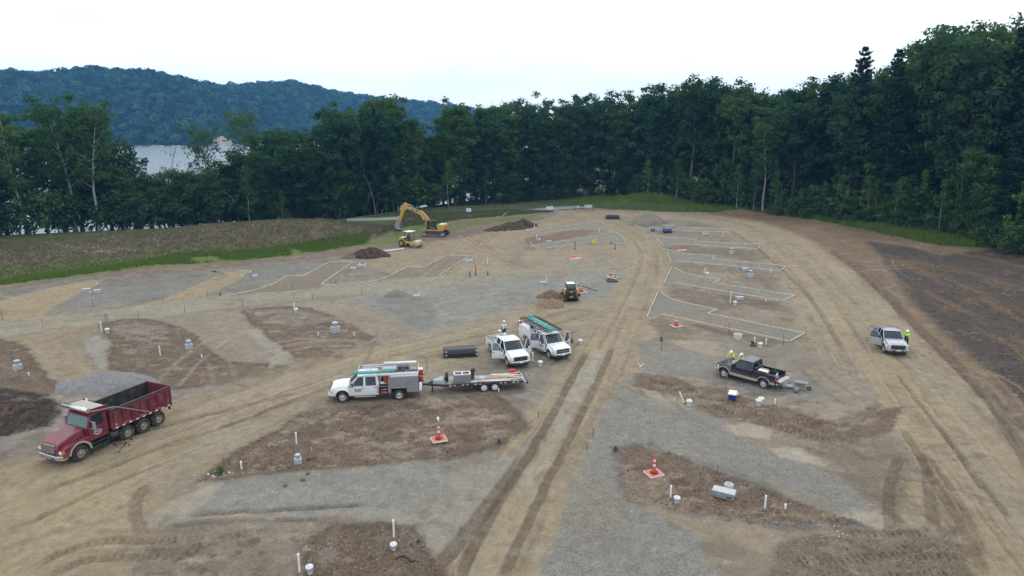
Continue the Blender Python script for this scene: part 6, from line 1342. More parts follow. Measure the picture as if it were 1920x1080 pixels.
for y in (-1, 1):
    m = MB(); m.box(bx1, bx0, y * (bw - .09), y * (bw + .05), bz1 + .002, bz1 + .09); m.build('top_rail', 'black_metal', BODY)
    m = MB(); m.box(bx1, bx0, y * (bw + .001), y * (bw + .07), bz1 - .14, bz1 - .02); m.build('side_rail', 'maroon_paint', BODY, .01)
    m = MB(); m.box(bx1, bx0, y * (bw + .001), y * (bw + .09), bz0 - .02, bz0 + .12); m.build('side_rail', 'maroon_paint', BODY, .01)
    for j in range(7): m = MB(); x = bx1 + .35 + j * .66; m.box(x, x + .07, y * (bw + .001), y * (bw + .065), bz0 + .125, bz1 - .145); m.build('side_rib', 'maroon_paint', BODY)
    for j in range(9): m = MB(); x = bx1 + .15 + j * .50; m.box(x, x + .20, y * (bw + .091), y * (bw + .10), bz0 + .01, bz0 + .09); m.build('reflector', 'white_band', BODY)
    for j in range(3): m = MB(); x = AX[1 + j] - .36; m.hexa([(x, y * (bw + .0), bz0 + .121), (x + .72, y * bw, bz0 + .121), (x + .72, y * (bw + .10), bz0 + .121), (x, y * (bw + .10), bz0 + .121), (x + .14, y * bw, bz0 + .24), (x + .58, y * bw, bz0 + .24), (x + .58, y * (bw + .06), bz0 + .24), (x + .14, y * (bw + .06), bz0 + .24)]); m.build('wheel_hump', 'maroon_paint', BODY)
    m = MB(); m.bar((-2.5, y * (bw + .17), 2.72), (-5.0, y * (bw + .14), bz0 + .16), .06, .06); m.build('tarp_arm', 'worn_steel', BODY)
    m = MB(); m.bar((-2.5, y * (bw + .17), 2.72), (-.9, y * (bw + .12), 2.98), .05, .05); m.build('tarp_arm', 'worn_steel', BODY)
    m = MB(); m.box(bx1 - .05, bx1 - .02, y * 1.0, y * .8, .75, 1.05); m.build('tail_light', 'red_lens', DT)
m = MB(); m.box(bx1 - .07, bx1 - .001, -bw - .05, bw + .05, bz0 - .10, bz1 + .14); m.box(bx1 - .11, bx1 - .072, -bw + .1, bw - .1, bz0 + .2, bz1 - .2); m.build('tailgate', 'maroon_steel', BODY, 0.01)
# cab guard with slats and the rolled tarp
m = MB()
for y in (-1, 1): m.prism([(-2.2, bz1), (-2.2, 2.98), (-.95, 3.08), (-.95, 2.90)], y * 1.05, y * 1.13)
m.box(-1.0, -.93, -1.05, 1.05, 2.84, 3.0); CG = m.build('cab_guard', 'maroon_steel', BODY, .01)
for j in range(4): m = MB(); x = -1.95 + j * .27; m.box(x, x + .22, -1.04, 1.04, 2.955 + (x + 2.2) * .07, 2.985 + (x + 2.2) * .07); m.build('guard_slat', 'tan_paint', CG)
m = MB(); m.tube((-.82, -1.18, 3.05), (-.82, 1.18, 3.05), .15, n=16); m.build('tarp_housing', 'chrome', CG)
m = MB(); m.tube((-2.12, -.85, 1.1), (-2.12, -.85, 3.05), .06, n=10); m.build('exhaust_stack', 'chrome', DT)
m = MB(); m.box(-.05, .1, 0, .012, -.06, .06); m.build('body_plate', 'decal_yellow', BODY, loc=(-2.55, bw + .002, 1.42))

# ------------------------------------------------------------------ excavator
eg = G(816, 443.5)
EX = thing('excavator', 'yellow crawler excavator with raised boom by the grassy mound', 'excavator', (eg.x, eg.y + 1.2, hz(eg.x, eg.y + 1.2)), R(168))
ES = 1.0; EX.scale = (ES, ES, ES)
for y in (-1, 1):
    m = MB(); pr = []
    for t in np.linspace(math.pi / 2, 3 * math.pi / 2, 9): pr.append((-1.85 + .45 * math.cos(t), .46 + .45 * math.sin(t)))
    for t in np.linspace(-math.pi / 2, math.pi / 2, 9): pr.append((1.85 + .45 * math.cos(t), .46 + .45 * math.sin(t)))
    m.prism(pr, y * .95, y * 1.55); tk = m.build('crawler_track', 'dark_steel', EX)
    m = MB()
    for i in range(22):
        x = -1.85 + i * 3.7 / 21; m.box(x - .06, x + .06, y * .94, y * 1.56, .905, .955); m.box(x - .06, x + .06, y * .94, y * 1.56, -.03, .012)
    m.build('track_shoe', 'dark_steel', tk); tag(bpy.context.scene.objects[-1], kind=None)
    for i in range(7): m = MB(); m.tube((-1.5 + i * .5, y * 1.551, .30), (-1.5 + i * .5, y * 1.60, .30), .13, n=10); m.build('track_roller', 'worn_steel', tk)
    for x in (-1.85, 1.85): m = MB(); m.tube((x, y * 1.551, .46), (x, y * 1.61, .46), .30, n=14); m.build('idler_wheel', 'worn_steel', tk)
m = MB(); m.box(-1.5, 1.5, -.95, .95, .42, .78); m.lathe([(.7, .78), (.7, 1.02)], (0, 0, 0), 'z', 18, close=True); m.build('undercarriage', 'dark_steel', EX)
m = MB(); m.prism([(1.45, 1.02), (-1.6, 1.02), (-1.95, 1.15), (-1.95, 1.30), (1.45, 1.30)], -1.35, 1.35); m.build('deck', 'yellow_paint', EX, .03)
m = MB(); m.prism([(-.75, 1.302), (-2.05, 1.302), (-2.15, 1.6), (-2.12, 2.15), (-.75, 2.25)], -1.33, 1.33); HS = m.build('engine_housing', 'yellow_paint', EX, .06, 2)
m = MB(); m.box(-1.9, -.95, -1.0, 1.0, 2.24, 2.30); m.build('engine_lid', 'white_band', HS, .02); m = MB(); m.tube((-1.3, -.6, 2.3), (-1.3, -.6, 2.7), .07, n=8); m.build('exhaust', 'black_metal', HS)
for y in (-1, 1):
    m = MB(); m.box(-1.7, -1.0, y * 1.331, y * 1.345, 1.5, 2.0); m.build('vent_panel', 'yellow_paint', HS, .005); m = MB(); m.box(-.70, -.30, y * 1.0, y * 1.36, 1.302, 1.75); m.build('side_locker', 'black_metal', EX, .02)
m = MB()   # cab on the left of the boom
cx0, cx1, cy0, cy1 = -.55, 1.35, .35, 1.33
for x, y in ((cx0, cy0), (cx0, cy1), (cx1, cy0), (cx1, cy1)): m.bar((x, y, 1.302), (x - (.15 if x > 0 else 0), y, 2.95), .09, .09)
m.box(cx0 - .04, cx1 - .12, cy0 - .04, cy1 + .04, 2.92, 3.02); m.box(cx0, cx1, cy0, cy1, 1.302, 1.42); m.bar((cx0, cy1, 2.0), (cx1 - .05, cy1, 2.0), .07, .09); m.build('cab', 'black_metal', EX, .02)
for nm, q in (('window_pane', [(cx0 + .06, cy1 + .005, 2.05), (cx1 - .14, cy1 + .005, 2.05), (cx1 - .2, cy1 + .005, 2.88), (cx0 + .06, cy1 + .005, 2.88)]), ('window_pane', [(cx1 + .0, cy0 + .06, 1.45), (cx1 + .0, cy1 - .06, 1.45), (cx1 - .13, cy1 - .06, 2.88), (cx1 - .13, cy0 + .06, 2.88)]), ('window_pane', [(cx0 + .06, cy1 + .005, 1.45), (cx1 - .10, cy1 + .005, 1.45), (cx1 - .13, cy1 + .005, 1.95), (cx0 + .06, cy1 + .005, 1.95)])): pane(nm, q, 'glass', EX)
m = MB(); m.cbox((.1, .84, 1.75), (.5, .5, .16)); m.cbox((-.15, .84, 2.1), (.13, .5, .7)); m.build('seat', 'interior', EX, .03)
# boom, stick and bucket in the plane y = -.05
BPf, MID, KNEE = (1.0, 1.65), (3.1, 4.25), (5.75, 4.95)
def arm(pts_top, pts_bot, y0, y1, name, mt): m = MB(); m.prism(pts_top + pts_bot[::-1], y0, y1); return m.build(name, mt, EX, .03)
BM = arm([(.75, 2.0), (1.5, 3.5), (2.7, 4.62), (4.2, 5.10), (5.85, 5.45)], [(1.15, 1.45), (2.1, 3.0), (3.1, 3.92), (4.3, 4.50), (5.75, 5.02)], -.30, .20, 'boom', 'yellow_paint')
ST = arm([(5.65, 6.05), (6.25, 6.10), (6.75, 5.2), (7.45, 2.35)], [(5.45, 5.45), (5.75, 4.85), (6.20, 4.5), (7.10, 2.25)], -.25, .15, 'stick', 'yellow_paint')
for y in (-.05,):
    m = MB(); m.tube((3.0, y, 4.75), (4.4, y, 5.40), .11, n=10); m.build('stick_cylinder', 'black_metal', EX); m = MB(); m.tube((4.4, y, 5.40), (5.75, y, 5.95), .06, n=8); m.build('cylinder_rod', 'chrome', EX)
for y in (-.42, .32):
    m = MB(); m.tube((1.5, y, 1.35), (2.0, y, 2.5), .10, n=10); m.build('boom_cylinder', 'yellow_paint', EX); m = MB(); m.tube((2.0, y, 2.5), (2.55, y, 3.55), .06, n=8); m.build('cylinder_rod', 'chrome', EX)
m = MB(); m.tube((6.75, -.05, 4.9), (7.35, -.05, 3.6), .09, n=10); m.build('bucket_cylinder', 'black_metal', EX); m = MB(); m.tube((7.35, -.05, 3.6), (7.75, -.05, 2.75), .05, n=8); m.build('cylinder_rod', 'chrome', EX)
m = MB(); m.bar((7.2, -.25, 2.7), (7.75, -.25, 2.75), .06, .12); m.bar((7.2, .15, 2.7), (7.75, .15, 2.75), .06, .12); m.bar((7.75, -.25, 2.75), (7.85, -.25, 2.2), .06, .12); m.bar((7.75, .15, 2.75), (7.85, .15, 2.2), .06, .12); m.build('bucket_link', 'yellow_paint', EX)
bk = [(7.05, 2.35), (7.75, 2.35), (8.15, 1.9), (8.05, 1.3), (7.6, .98), (7.0, 1.0)]
m = MB()
for y in (-.65, .55): m.prism(bk, y - .03, y + .03)
for (p, q) in zip(bk[1:-1], bk[2:]): m.hexa([(p[0], -.68, p[1]), (q[0], -.68, q[1]), (q[0], .58, q[1]), (p[0], .58, p[1]), (p[0] - .05, -.68, p[1] - .04), (q[0] - .05, -.68, q[1] + .04), (q[0] - .05, .58, q[1] + .04), (p[0] - .05, .58, p[1] - .04)])
for i in range(5): m.hexa([(7.0, -.62 + i * .28, .98), (7.0, -.5 + i * .28, .98), (6.75, -.53 + i * .28, 1.0), (6.75, -.59 + i * .28, 1.0), (7.0, -.62 + i * .28, 1.04), (7.0, -.5 + i * .28, 1.04), (6.75, -.53 + i * .28, 1.02), (6.75, -.59 + i * .28, 1.02)])
m.build('bucket', 'worn_steel', EX)
m = MB(); m.prism([(3.55, 4.42), (4.75, 4.78), (4.55, 5.10), (3.35, 4.80)], .202, .208); PL = m.build('brand_panel', 'decal_dark', BM)
tm = text_mesh('CAT', .42); tm.materials.append(MATS['decal_white']); t_ = link('lettering', tm, BM, (4.06, .214, 4.78)); t_.rotation_euler = (R(90), R(17), R(180))
m = MB(); m.prism([(3.85, 4.515), (4.22, 4.63), (4.03, 4.78)], .209, .212); m.build('brand_triangle', 'decal_yellow', BM)

# ------------------------------------------------------------------ roller
rg = G(771, 462.5)
RO = thing('soil_roller', 'yellow single-drum soil roller with canopy below the excavator', 'roller', (rg.x, rg.y, hz(rg.x, rg.y)), R(-30)); RO.scale = (1.0, 1.0, 1.0)
m = MB(); m.lathe([(.02, -.86), (.55, -.86), (.62, -.82), (.62, .82), (.55, .86), (.02, .86)], (1.35, 0, .62), 'y', 26); m.build('drum', 'worn_steel', RO)
m = MB()
for y in (-1, 1): m.box(.45, 2.15, y * .90, y * 1.04, .42, .80)
m.box(2.05, 2.15, -.90, .90, .42, .80); m.box(.42, .56, -.90, .90, .42, .95); m.build('drum_frame', 'yellow_paint', RO, .03)
m = MB(); m.lathe([(.09, 0), (.09, .03)], (1.35, 1.045, .62), 'y', 12, close=True); m.lathe([(.09, -.03), (.09, 0)], (1.35, -1.045, .62), 'y', 12, close=True); m.build('axle_cap', 'black_metal', RO)
m = MB(); m.prism([(-2.1, .75), (-2.2, 1.25), (-2.0, 1.55), (-1.0, 1.55), (-.95, 1.15), (.35, 1.05), (.38, .62), (-1.9, .60)], -.80, .80); m.build('engine_body', 'yellow_paint', RO, .05, 2)
m = MB(); m.box(-1.9, -1.1, -.5, .5, 1.551, 1.60); m.build('engine_lid', 'white_band', RO, .02)
for y in (-1, 1): wheel(RO, -1.35, y * .88, y, .62, .42, 'yellow_paint', .52)
m = MB(); m.box(-.90, .25, -.75, .75, 1.10, 1.18)
for x, y in ((-.8, -.68), (-.8, .68), (.15, -.68), (.15, .68)): m.bar((x, y, 1.18), (x, y, 2.62), .07, .07)
m.build('canopy_post', 'black_metal', RO)
m = MB(); m.box(-1.05, .45, -.85, .85, 2.62, 2.70); m.build('canopy', 'white_band', RO, .03)
m = MB(); m.cbox((-.5, 0, 1.36), (.45, .5, .16)); m.cbox((-.72, 0, 1.66), (.12, .5, .5)); m.build('seat', 'interior', RO, .03); m = MB(); m.tube((.1, 0, 1.18), (-.02, 0, 1.62), .035, n=6); m.lathe([(.17, -.01), (.19, 0), (.17, .01), (.16, 0), (.17, -.01)], (-.03, 0, 1.65), 'z', 12); m.build('steering_wheel', 'black_metal', RO)

# ------------------------------------------------------------------ compact track loader
sg = G(1070, 566)
SK = thing('skid_loader', 'compact yellow and black track loader seen from behind', 'loader', (sg.x, sg.y + 1.2, hz(sg.x, sg.y + 1.2)), R(92))
for y in (-1, 1):
    pr = [(-1.25, .28), (-1.1, .04), (.75, .02), (1.05, .18), (1.05, .42), (.55, .72), (-.75, .72), (-1.2, .55)]; m = MB(); m.prism(pr, y * .52, y * .88); tk = m.build('rubber_track', 'rubber', SK, .04)
    for i in range(4): m = MB(); m.tube((-.75 + i * .45, y * .881, .25), (-.75 + i * .45, y * .91, .25), .14, n=10); m.build('track_roller', 'yellow_paint', tk)
    m = MB(); m.prism([(-1.15, .95), (-1.25, 1.55), (-.95, 1.72), (-.45, 1.55), (-.5, 1.0)], y * .62, y * .84); m.build('tower', 'yellow_paint', SK, .03)
    m = MB(); m.prism([(-1.0, 1.62), (-.8, 1.78), (.9, 1.30), (1.55, .55), (1.35, .45), (.75, 1.12)], y * .66, y * .80); m.build('lift_arm', 'yellow_paint', SK, .02)
    m = MB(); m.tube((-.7, y * .74, 1.0), (.5, y * .74, 1.2), .05, n=8); m.build('lift_cylinder', 'chrome', SK)
    m = MB(); m.box(-1.30, -1.26, y * .66, y * .78, 1.16, 1.24); m.build('tail_light', 'red_lens', SK)
m = MB(); m.box(-1.2, .9, -.51, .51, .38, 1.05); m.build('chassis', 'black_metal', SK, .03)
m = MB(); m.prism([(-1.32, .62), (-1.36, 1.35), (-1.15, 1.48), (-.75, 1.48), (-.75, .62)], -.50, .50); ED = m.build('engine_door', 'black_metal', SK, .04)
for z in (.78, .9, 1.02): m = MB(); m.box(-1.372, -1.35, -.36, .36, z, z + .04); m.build('louvre', 'dark_steel', ED)
for z, w_ in ((1.30, .14), (.70, .20)): m = MB(); m.box(-1.375, -1.355, -w_, w_, z - .05, z + .05); m.build('yellow_label', 'decal_yellow', ED)
m = MB()
for x, y in ((-.78, -.48), (-.78, .48), (.42, -.48), (.42, .48)): m.bar((x, y, 1.05), (x, y, 2.05), .09, .09)
m.box(-.85, .5, -.55, .55, 2.05, 2.12); m.box(-.80, -.74, -.48, .48, 1.48, 1.56); m.build('cab', 'black_metal', SK, .02)
m = MB(); m.box(-.75, .42, -.48, .48, 2.121, 2.15); m.build('roof_panel', 'white_band', SK, .02); pane('rear_window', [(-.80, .44, 1.58), (-.80, -.44, 1.58), (-.80, -.44, 2.02), (-.80, .44, 2.02)], 'glass_green', SK)
m = MB(); m.cbox((-.35, 0, 1.2), (.4, .5, .15)); m.cbox((-.58, 0, 1.5), (.12, .48, .5)); m.build('seat', 'interior', SK, .03)
m = MB(); m.prism([(1.4, .05), (2.1, .06), (2.12, .10), (1.5, .14), (1.48, .62), (1.38, .62)], -.95, .95)
for y in (-.95, .92): m.prism([(1.4, .06), (2.1, .06), (1.5, .62), (1.4, .62)], y, y + .03)
m.build('bucket', 'dark_steel', SK); m = MB(); m.box(-.9, -.2, -1.16, -.93, .60, .95); m.build('side_box', 'black_metal', SK, .02)
# ------------------------------------------------------------------ path, fence and gates at the far end
def ribbon(px, width, z, name, material, label):
    pts = smooth_line(W(px), 3); V, F = [], []; n = 5
    for i, p in enumerate(pts):
        a = pts[max(i - 1, 0)]; b = pts[min(i + 1, len(pts) - 1)]; d = Vector((b[0] - a[0], b[1] - a[1], 0)).normalized(); l = Vector((-d.y, d.x, 0))
        for k in range(n):
            q = Vector((p[0], p[1], 0)) + l * (k / (n - 1) - .5) * width; V.append((q.x, q.y, hz(q.x, q.y) + z))
        if i: F += [((i - 1) * n + k, (i - 1) * n + k + 1, i * n + k + 1, i * n + k) for k in range(n - 1)]
    return tag(link(name, np_mesh(name, np.array(V), np.array(F), material, True)), label, kind='structure')
ribbon([(650, 413), (760, 410), (860, 405.5), (960, 399), (1040, 391), (1090, 387), (1180, 381)], 5.2, 0.10, 'path', 'asphalt_path', 'grey paved path in front of the wood')
def wire_mat():
    m = bpy.data.materials.new('wire_mesh'); m.use_nodes = True; t = m.node_tree; b = t.nodes['Principled BSDF']; b.inputs['Base Color'].default_value = (.16, .18, .18, 1); b.inputs['Metallic'].default_value = .4
    w1 = t.nodes.new('ShaderNodeTexChecker'); w1.inputs['Scale'].default_value = 9.0; c = t.nodes.new('ShaderNodeTexCoord'); t.links.new(c.outputs['Object'], w1.inputs['Vector'])
    r = t.nodes.new('ShaderNodeMapRange'); r.inputs[3].default_value = .02; r.inputs[4].default_value = .13; t.links.new(w1.outputs['Fac'], r.inputs[0]); t.links.new(r.outputs[0], b.inputs['Alpha']); MATS['wire_mesh'] = m
wire_mat()
def fence(px, label, h=1.8, gap=3.2):
    pts = W(px); o = thing('site_fence', label, 'fence', (pts[0][0], pts[0][1], hz(*pts[0]))); base = Vector((pts[0][0], pts[0][1], hz(*pts[0]))); P_ = []
    for a, b in zip(pts[:-1], pts[1:]):
        L_ = math.hypot(b[0] - a[0], b[1] - a[1]); n = max(1, int(L_ / gap)); P_ += [(a[0] + (b[0] - a[0]) * i / n, a[1] + (b[1] - a[1]) * i / n) for i in range(n)]
    P_.append(pts[-1]); Q = [Vector((x, y, hz(x, y))) - base for x, y in P_]
    for q in Q: m = MB(); m.tube(q - Vector((0, 0, .2)), q + Vector((0, 0, h)), .035, n=6); m.build('post', 'fence_steel', o)
    for a, b in zip(Q[:-1], Q[1:]):
        m = MB(); m.tube(a + Vector((0, 0, h - .03)), b + Vector((0, 0, h - .03)), .022, n=5); m.build('top_rail', 'fence_steel', o)
        m = MB(); e = Vector((0, .004, 0)); m.hexa([a, b, b + e, a + e, a + Vector((0, 0, h - .06)), b + Vector((0, 0, h - .06)), b + e + Vector((0, 0, h - .06)), a + e + Vector((0, 0, h - .06))]); m.build('wire_panel', 'wire_mesh', o)
    return o
fence([(640, 407), (760, 403), (880, 402.5), (960, 397), (1006, 393)], 'long chain-link fence along the path left of the gate')
fence([(1012, 399), (1037, 398)], 'left wire gate panel at the end of the centre track'); fence([(1077, 396), (1112, 395)], 'right wire gate panel at the end of the centre track')
fence([(1114, 395), (1200, 396), (1280, 398)], 'chain-link fence right of the gate before the wood')
def fence_sign(px, py, w, h, label):
    g = at(px, py); o = thing('fence_sign', label, 'sign', (g.x, g.y - .06, g.z)); m = MB(); m.box(-w / 2, w / 2, -.03, -.01, .75, .75 + h); m.build('sign_board', 'sign_white', o, .005); m = MB()
    for i in range(3): m.box(-w * .36, w * (.3 - .08 * i), -.036, -.031, .75 + h * (.68 - .22 * i), .75 + h * (.76 - .22 * i))
    m.build('sign_print', 'worn_steel', o); return o
fence_sign(879, 403, 1.1, .8, 'single white sign on the fence beside the path'); fence_sign(1026, 398.4, .7, .65, 'left white notice on the left gate panel'); fence_sign(1033, 398.2, 1.0, .75, 'right white notice on the left gate panel')
fence_sign(1083.5, 395.8, .6, .6, 'small white notice on the right gate panel'); fence_sign(1100, 395.3, 1.1, .75, 'wide white notice on the right gate panel'); fence_sign(1107, 395.1, .7, .7, 'rightmost white notice on the right gate panel')
g = at(933, 412); h_ = at(944, 400); o = thing('leaning_pole', 'grey pole leaning in the grass before the path', 'pole', g); m = MB(); m.tube((0, 0, 0), (2.0, .6, 1.5), .07, n=8); m.build('pole_shaft', 'galvanised', o); m = MB(); m.tube((2.0, .6, 1.5), (2.1, .63, 1.57), .1, n=8); m.build('pole_cap', 'dark_steel', o)

# ------------------------------------------------------------------ boards round the gravel pads
for lab, runs in PADS:
    first = W(runs[0])[0]; base = Vector((first[0], first[1], hz(*first))); o = thing('pad_form', 'pale timber formwork around the ' + lab, 'formwork', base)
    for run in runs:
        wp = W(run); wp = smooth_line(wp, 1) if len(wp) > 3 else wp; P_ = []
        for a, b in zip(wp[:-1], wp[1:]):
            n = max(1, round(math.hypot(b[0] - a[0], b[1] - a[1]) / 3.6)); P_ += [(a[0] + (b[0] - a[0]) * i / n, a[1] + (b[1] - a[1]) * i / n) for i in range(n)]
        P_.append(wp[-1]); k = 0
        for a, b in zip(P_[:-1], P_[1:]):
            A = Vector((a[0], a[1], hz(*a) + .075)) - base; B = Vector((b[0], b[1], hz(*b) + .075)) - base; d = (B - A)
            if d.length < .05: continue
            d.normalize(); m = MB(); m.bar(A + d * .01, B - d * .01 + Vector((0, 0, .004 * (k % 2))), .07, .17); m.build('board', 'wood_form', o); k += 1
            l = Vector((-d.y, d.x, 0)) * .07
            if k % 2: m = MB(); m.tube(A + l - Vector((0, 0, .2)), A + l + Vector((0, 0, .30)), .022, n=5); m.build('stake', 'stake_wood', o)

# ------------------------------------------------------------------ heaps
def heap_mat(name, a, b_, sc):
    m = bpy.data.materials.new(name); m.use_nodes = True; t = m.node_tree; b = t.nodes['Principled BSDF']; b.inputs['Roughness'].default_value = .95; b.inputs['Specular IOR Level'].default_value = .15
    v = t.nodes.new('ShaderNodeTexVoronoi'); v.inputs['Scale'].default_value = sc; n = t.nodes.new('ShaderNodeTexNoise'); n.inputs['Scale'].default_value = sc * .5; n.inputs['Detail'].default_value = 8; c = t.nodes.new('ShaderNodeTexCoord')
    for q in (v, n): t.links.new(c.outputs['Object'], q.inputs['Vector'])
    s = t.nodes.new('ShaderNodeSeparateColor'); t.links.new(v.outputs['Color'], s.inputs[0]); ad = t.nodes.new('ShaderNodeMath'); ad.operation = 'MULTIPLY_ADD'; ad.inputs[1].default_value = .45; t.links.new(s.outputs[0], ad.inputs[0])
    mu = t.nodes.new('ShaderNodeMath'); mu.operation = 'MULTIPLY'; mu.inputs[1].default_value = .6; t.links.new(n.outputs['Fac'], mu.inputs[0]); t.links.new(mu.outputs[0], ad.inputs[2])
    r = t.nodes.new('ShaderNodeValToRGB'); r.color_ramp.elements[0].position = .2; r.color_ramp.elements[1].position = .8; r.color_ramp.elements[0].color = tuple(a) + (1,); r.color_ramp.elements[1].color = tuple(b_) + (1,)
    t.links.new(ad.outputs[0], r.inputs['Fac']); t.links.new(r.outputs['Color'], b.inputs['Base Color'])
    bp = t.nodes.new('ShaderNodeBump'); bp.inputs['Strength'].default_value = .8; bp.inputs['Distance'].default_value = .08; t.links.new(ad.outputs[0], bp.inputs['Height']); t.links.new(bp.outputs['Normal'], b.inputs['Normal']); MATS[name] = m
heap_mat('heap_gravel', C(104, 102, 102), C(142, 140, 138), 15); heap_mat('heap_dark', C(50, 42, 38), C(88, 74, 64), 3); heap_mat('heap_tan', C(112, 96, 78), C(146, 126, 102), 6); heap_mat('heap_brown', C(96, 78, 64), C(128, 106, 88), 4); heap_mat('heap_sand', C(116, 106, 96), C(140, 130, 120), 7)
def heap(name, label, lp, rp, hgt_m, material, deep=0.6, peaks=((0, 0, 1),), rough=.25, seed=0):
    a, b = G(*lp), G(*rp); c_ = (a + b) / 2; rx = (b - a).length / 2; ry = rx * deep; n = 54; rot = math.atan2(b.y - a.y, b.x - a.x)
    u = np.linspace(-1.08, 1.08, n); U, Vv = np.meshgrid(u, u); Z = np.zeros_like(U)
    wob = 1 + .22 * (fbm(U * 2 + seed, Vv * 2, 700 + seed, 3) - .5) * 2
    for (pu, pv, ph) in peaks:
        rad = np.sqrt((U - pu) ** 2 + (Vv - pv) ** 2) / (1 - .8 * math.hypot(pu, pv)) * wob; Z = np.maximum(Z, ph * np.clip(1 - rad, 0, 1) ** .85)
    Z = Z * hgt_m; Z = Z + rough * hgt_m * (fbm(U * 7 + seed, Vv * 7, 720 + seed, 4) - .5) * np.clip(Z / hgt_m * 4, 0, 1)
    ca, sa = math.cos(rot), math.sin(rot); XX = U * rx * ca - Vv * ry * sa; YY = U * rx * sa + Vv * ry * ca
    gz = np.array([hz(c_.x + p, c_.y + q) for p, q in zip(XX.ravel(), YY.ravel())]) - hz(c_.x, c_.y); Zf = Z.ravel() + gz - .10 + .06 * np.clip(Z.ravel() * 3, 0, 1)
    idx = (np.arange(n - 1)[:, None] * n + np.arange(n - 1)[None, :]).ravel()
    me = np_mesh(name, np.stack([XX.ravel(), YY.ravel(), Zf], 1), np.stack([idx, idx + 1, idx + n + 1, idx + n], 1), material, True); return tag(link(name, me, None, (c_.x, c_.y, hz(c_.x, c_.y))), label, 'heap')
heap('gravel_heap', 'grey gravel heap behind the dump truck', (100, 727), (288, 716), 1.25, 'heap_gravel', .62, ((.1, 0, 1), (-.35, .1, .7)), .10, 1)
heap('soil_heap', 'dark soil heap with a lighter left side below the mound', (648, 482), (735, 480), 1.7, 'heap_dark', .6, ((.1, 0, 1), (-.15, 0, .85)), .30, 2)
heap('soil_heap', 'low light brown soil heap left of the dark one below the mound', (640, 484), (676, 483), .9, 'heap_brown', .7, ((0, 0, 1),), .2, 3)
heap('soil_heap', 'long dark soil heap beside the far left pad', (912, 433), (1003, 424), 1.9, 'heap_dark', .42, ((.45, 0, 1), (.0, 0, .8), (-.4, 0, .5)), .30, 4)
heap('gravel_heap', 'pointed gravel heap behind the farthest right pad', (1178, 420), (1250, 420), 3.0, 'heap_sand', .7, ((0, 0, 1),), .08, 5)
heap('sand_heap', 'tan sand heap left of the track loader', (1000, 574), (1062, 572), 1.1, 'heap_tan', .7, ((.1, -.2, 1), (-.2, .2, .8)), .12, 6)
heap('soil_heap', 'low grey-brown soil heap beyond the sand heap', (985, 558), (1060, 556), 1.0, 'heap_brown', .6, ((.3, 0, 1),), .15, 7)
heap('sand_heap', 'small tan heap on the pale clay left of the loader', (706, 557), (768, 553), .9, 'heap_sand', .5, ((.2, 0, 1),), .12, 8)
heap('soil_heap', 'low dark clod heap at the left edge beyond the dump truck', (-70, 790), (70, 765), .7, 'heap_dark', .7, ((0, 0, 1), (.4, .2, .7)), .5, 9)
heap('gravel_heap', 'long low brown berm beside the white service truck', (690, 640), (778, 622), .35, 'heap_sand', .35, ((0, 0, 1),), .1, 10)
heap('soil_heap', 'ridge of soil along the wood edge behind the haul road', (1335, 402), (1440, 402), 1.2, 'heap_brown', .25, ((-.4, 0, .8), (0, 0, 1), (.4, 0, .7)), .35, 11)

# ------------------------------------------------------------------ plastic stubs, boxes, stakes and other small things
def stub(px, py, h, label, r=.05, lean=0, group=None, name='pipe_stub'):
    g = at(px, py); o = thing(name, label, 'pipe', g, group=group); m = MB(); m.lathe([(r, -.15), (r, h - .10)], (0, 0, 0), 'z', 12); p = m.build('pipe', 'pvc', o); m = MB(); m.lathe([(r * 1.18, h - .12), (r * 1.2, h), (r * .9, h + .02), (.004, h + .02)], (0, 0, 0), 'z', 12); m.build('cap', 'pvc', p)
    m = MB(); m.lathe([(r + .16, -.03), (r + .08, .03), (r, .05)], (0, 0, 0), 'z', 12); m.build('soil_collar', 'heap_brown', o); o.rotation_euler = (0, R(lean), 0); return o
def cleanout(px, py, label, r=.17, h=.42, open_=False):
    g = at(px, py); o = thing('drain_cleanout', label, 'drain pipe', g); m = MB(); m.lathe([(r * .9, -.1), (r * .95, h * .7), (r * 1.15, h * .72), (r * 1.15, h), (r * .95, h), (r * .9, h * .5), (.004, h * .48)], (0, 0, 0), 'z', 16); b = m.build('pipe', 'pvc', o)
    m = MB(); m.lathe([(r * .40, h * .5), (r * .40, h * 1.15), (r * .3, h * 1.18), (.004, h * 1.18)], (r * .25, 0, 0), 'z', 10); m.build('inner_pipe', 'pvc', b); return o
def pedestal(px, py, label, s=1.0):
    g = at(px, py); o = thing('utility_pedestal', label, 'pedestal', g, random.uniform(0, 1)); m = MB(); m.cbox((0, 0, .20 * s), (.55 * s, .50 * s, .44 * s)); m.build('base_box', 'pvc_grey', o, .04, 2); m = MB(); m.lathe([(.19 * s, .42 * s), (.18 * s, .62 * s), (.22 * s, .64 * s), (.22 * s, .72 * s), (.14 * s, .76 * s), (.004, .76 * s)], (0, 0, 0), 'z', 14); m.build('riser', 'pvc_grey', o); return o
def ubox(px, py, label, w=.6, d=.45, h=.35, rz=0.2, mt='pvc_grey'):
    g = at(px, py); o = thing('utility_box', label, 'utility box', g, rz); m = MB(); m.cbox((0, 0, h / 2 - .03), (w, d, h)); m.build('box_body', mt, o, .03); m = MB(); m.cbox((0, 0, h - .01), (w + .05, d + .05, .05)); m.build('lid', 'concrete', o, .01); return o
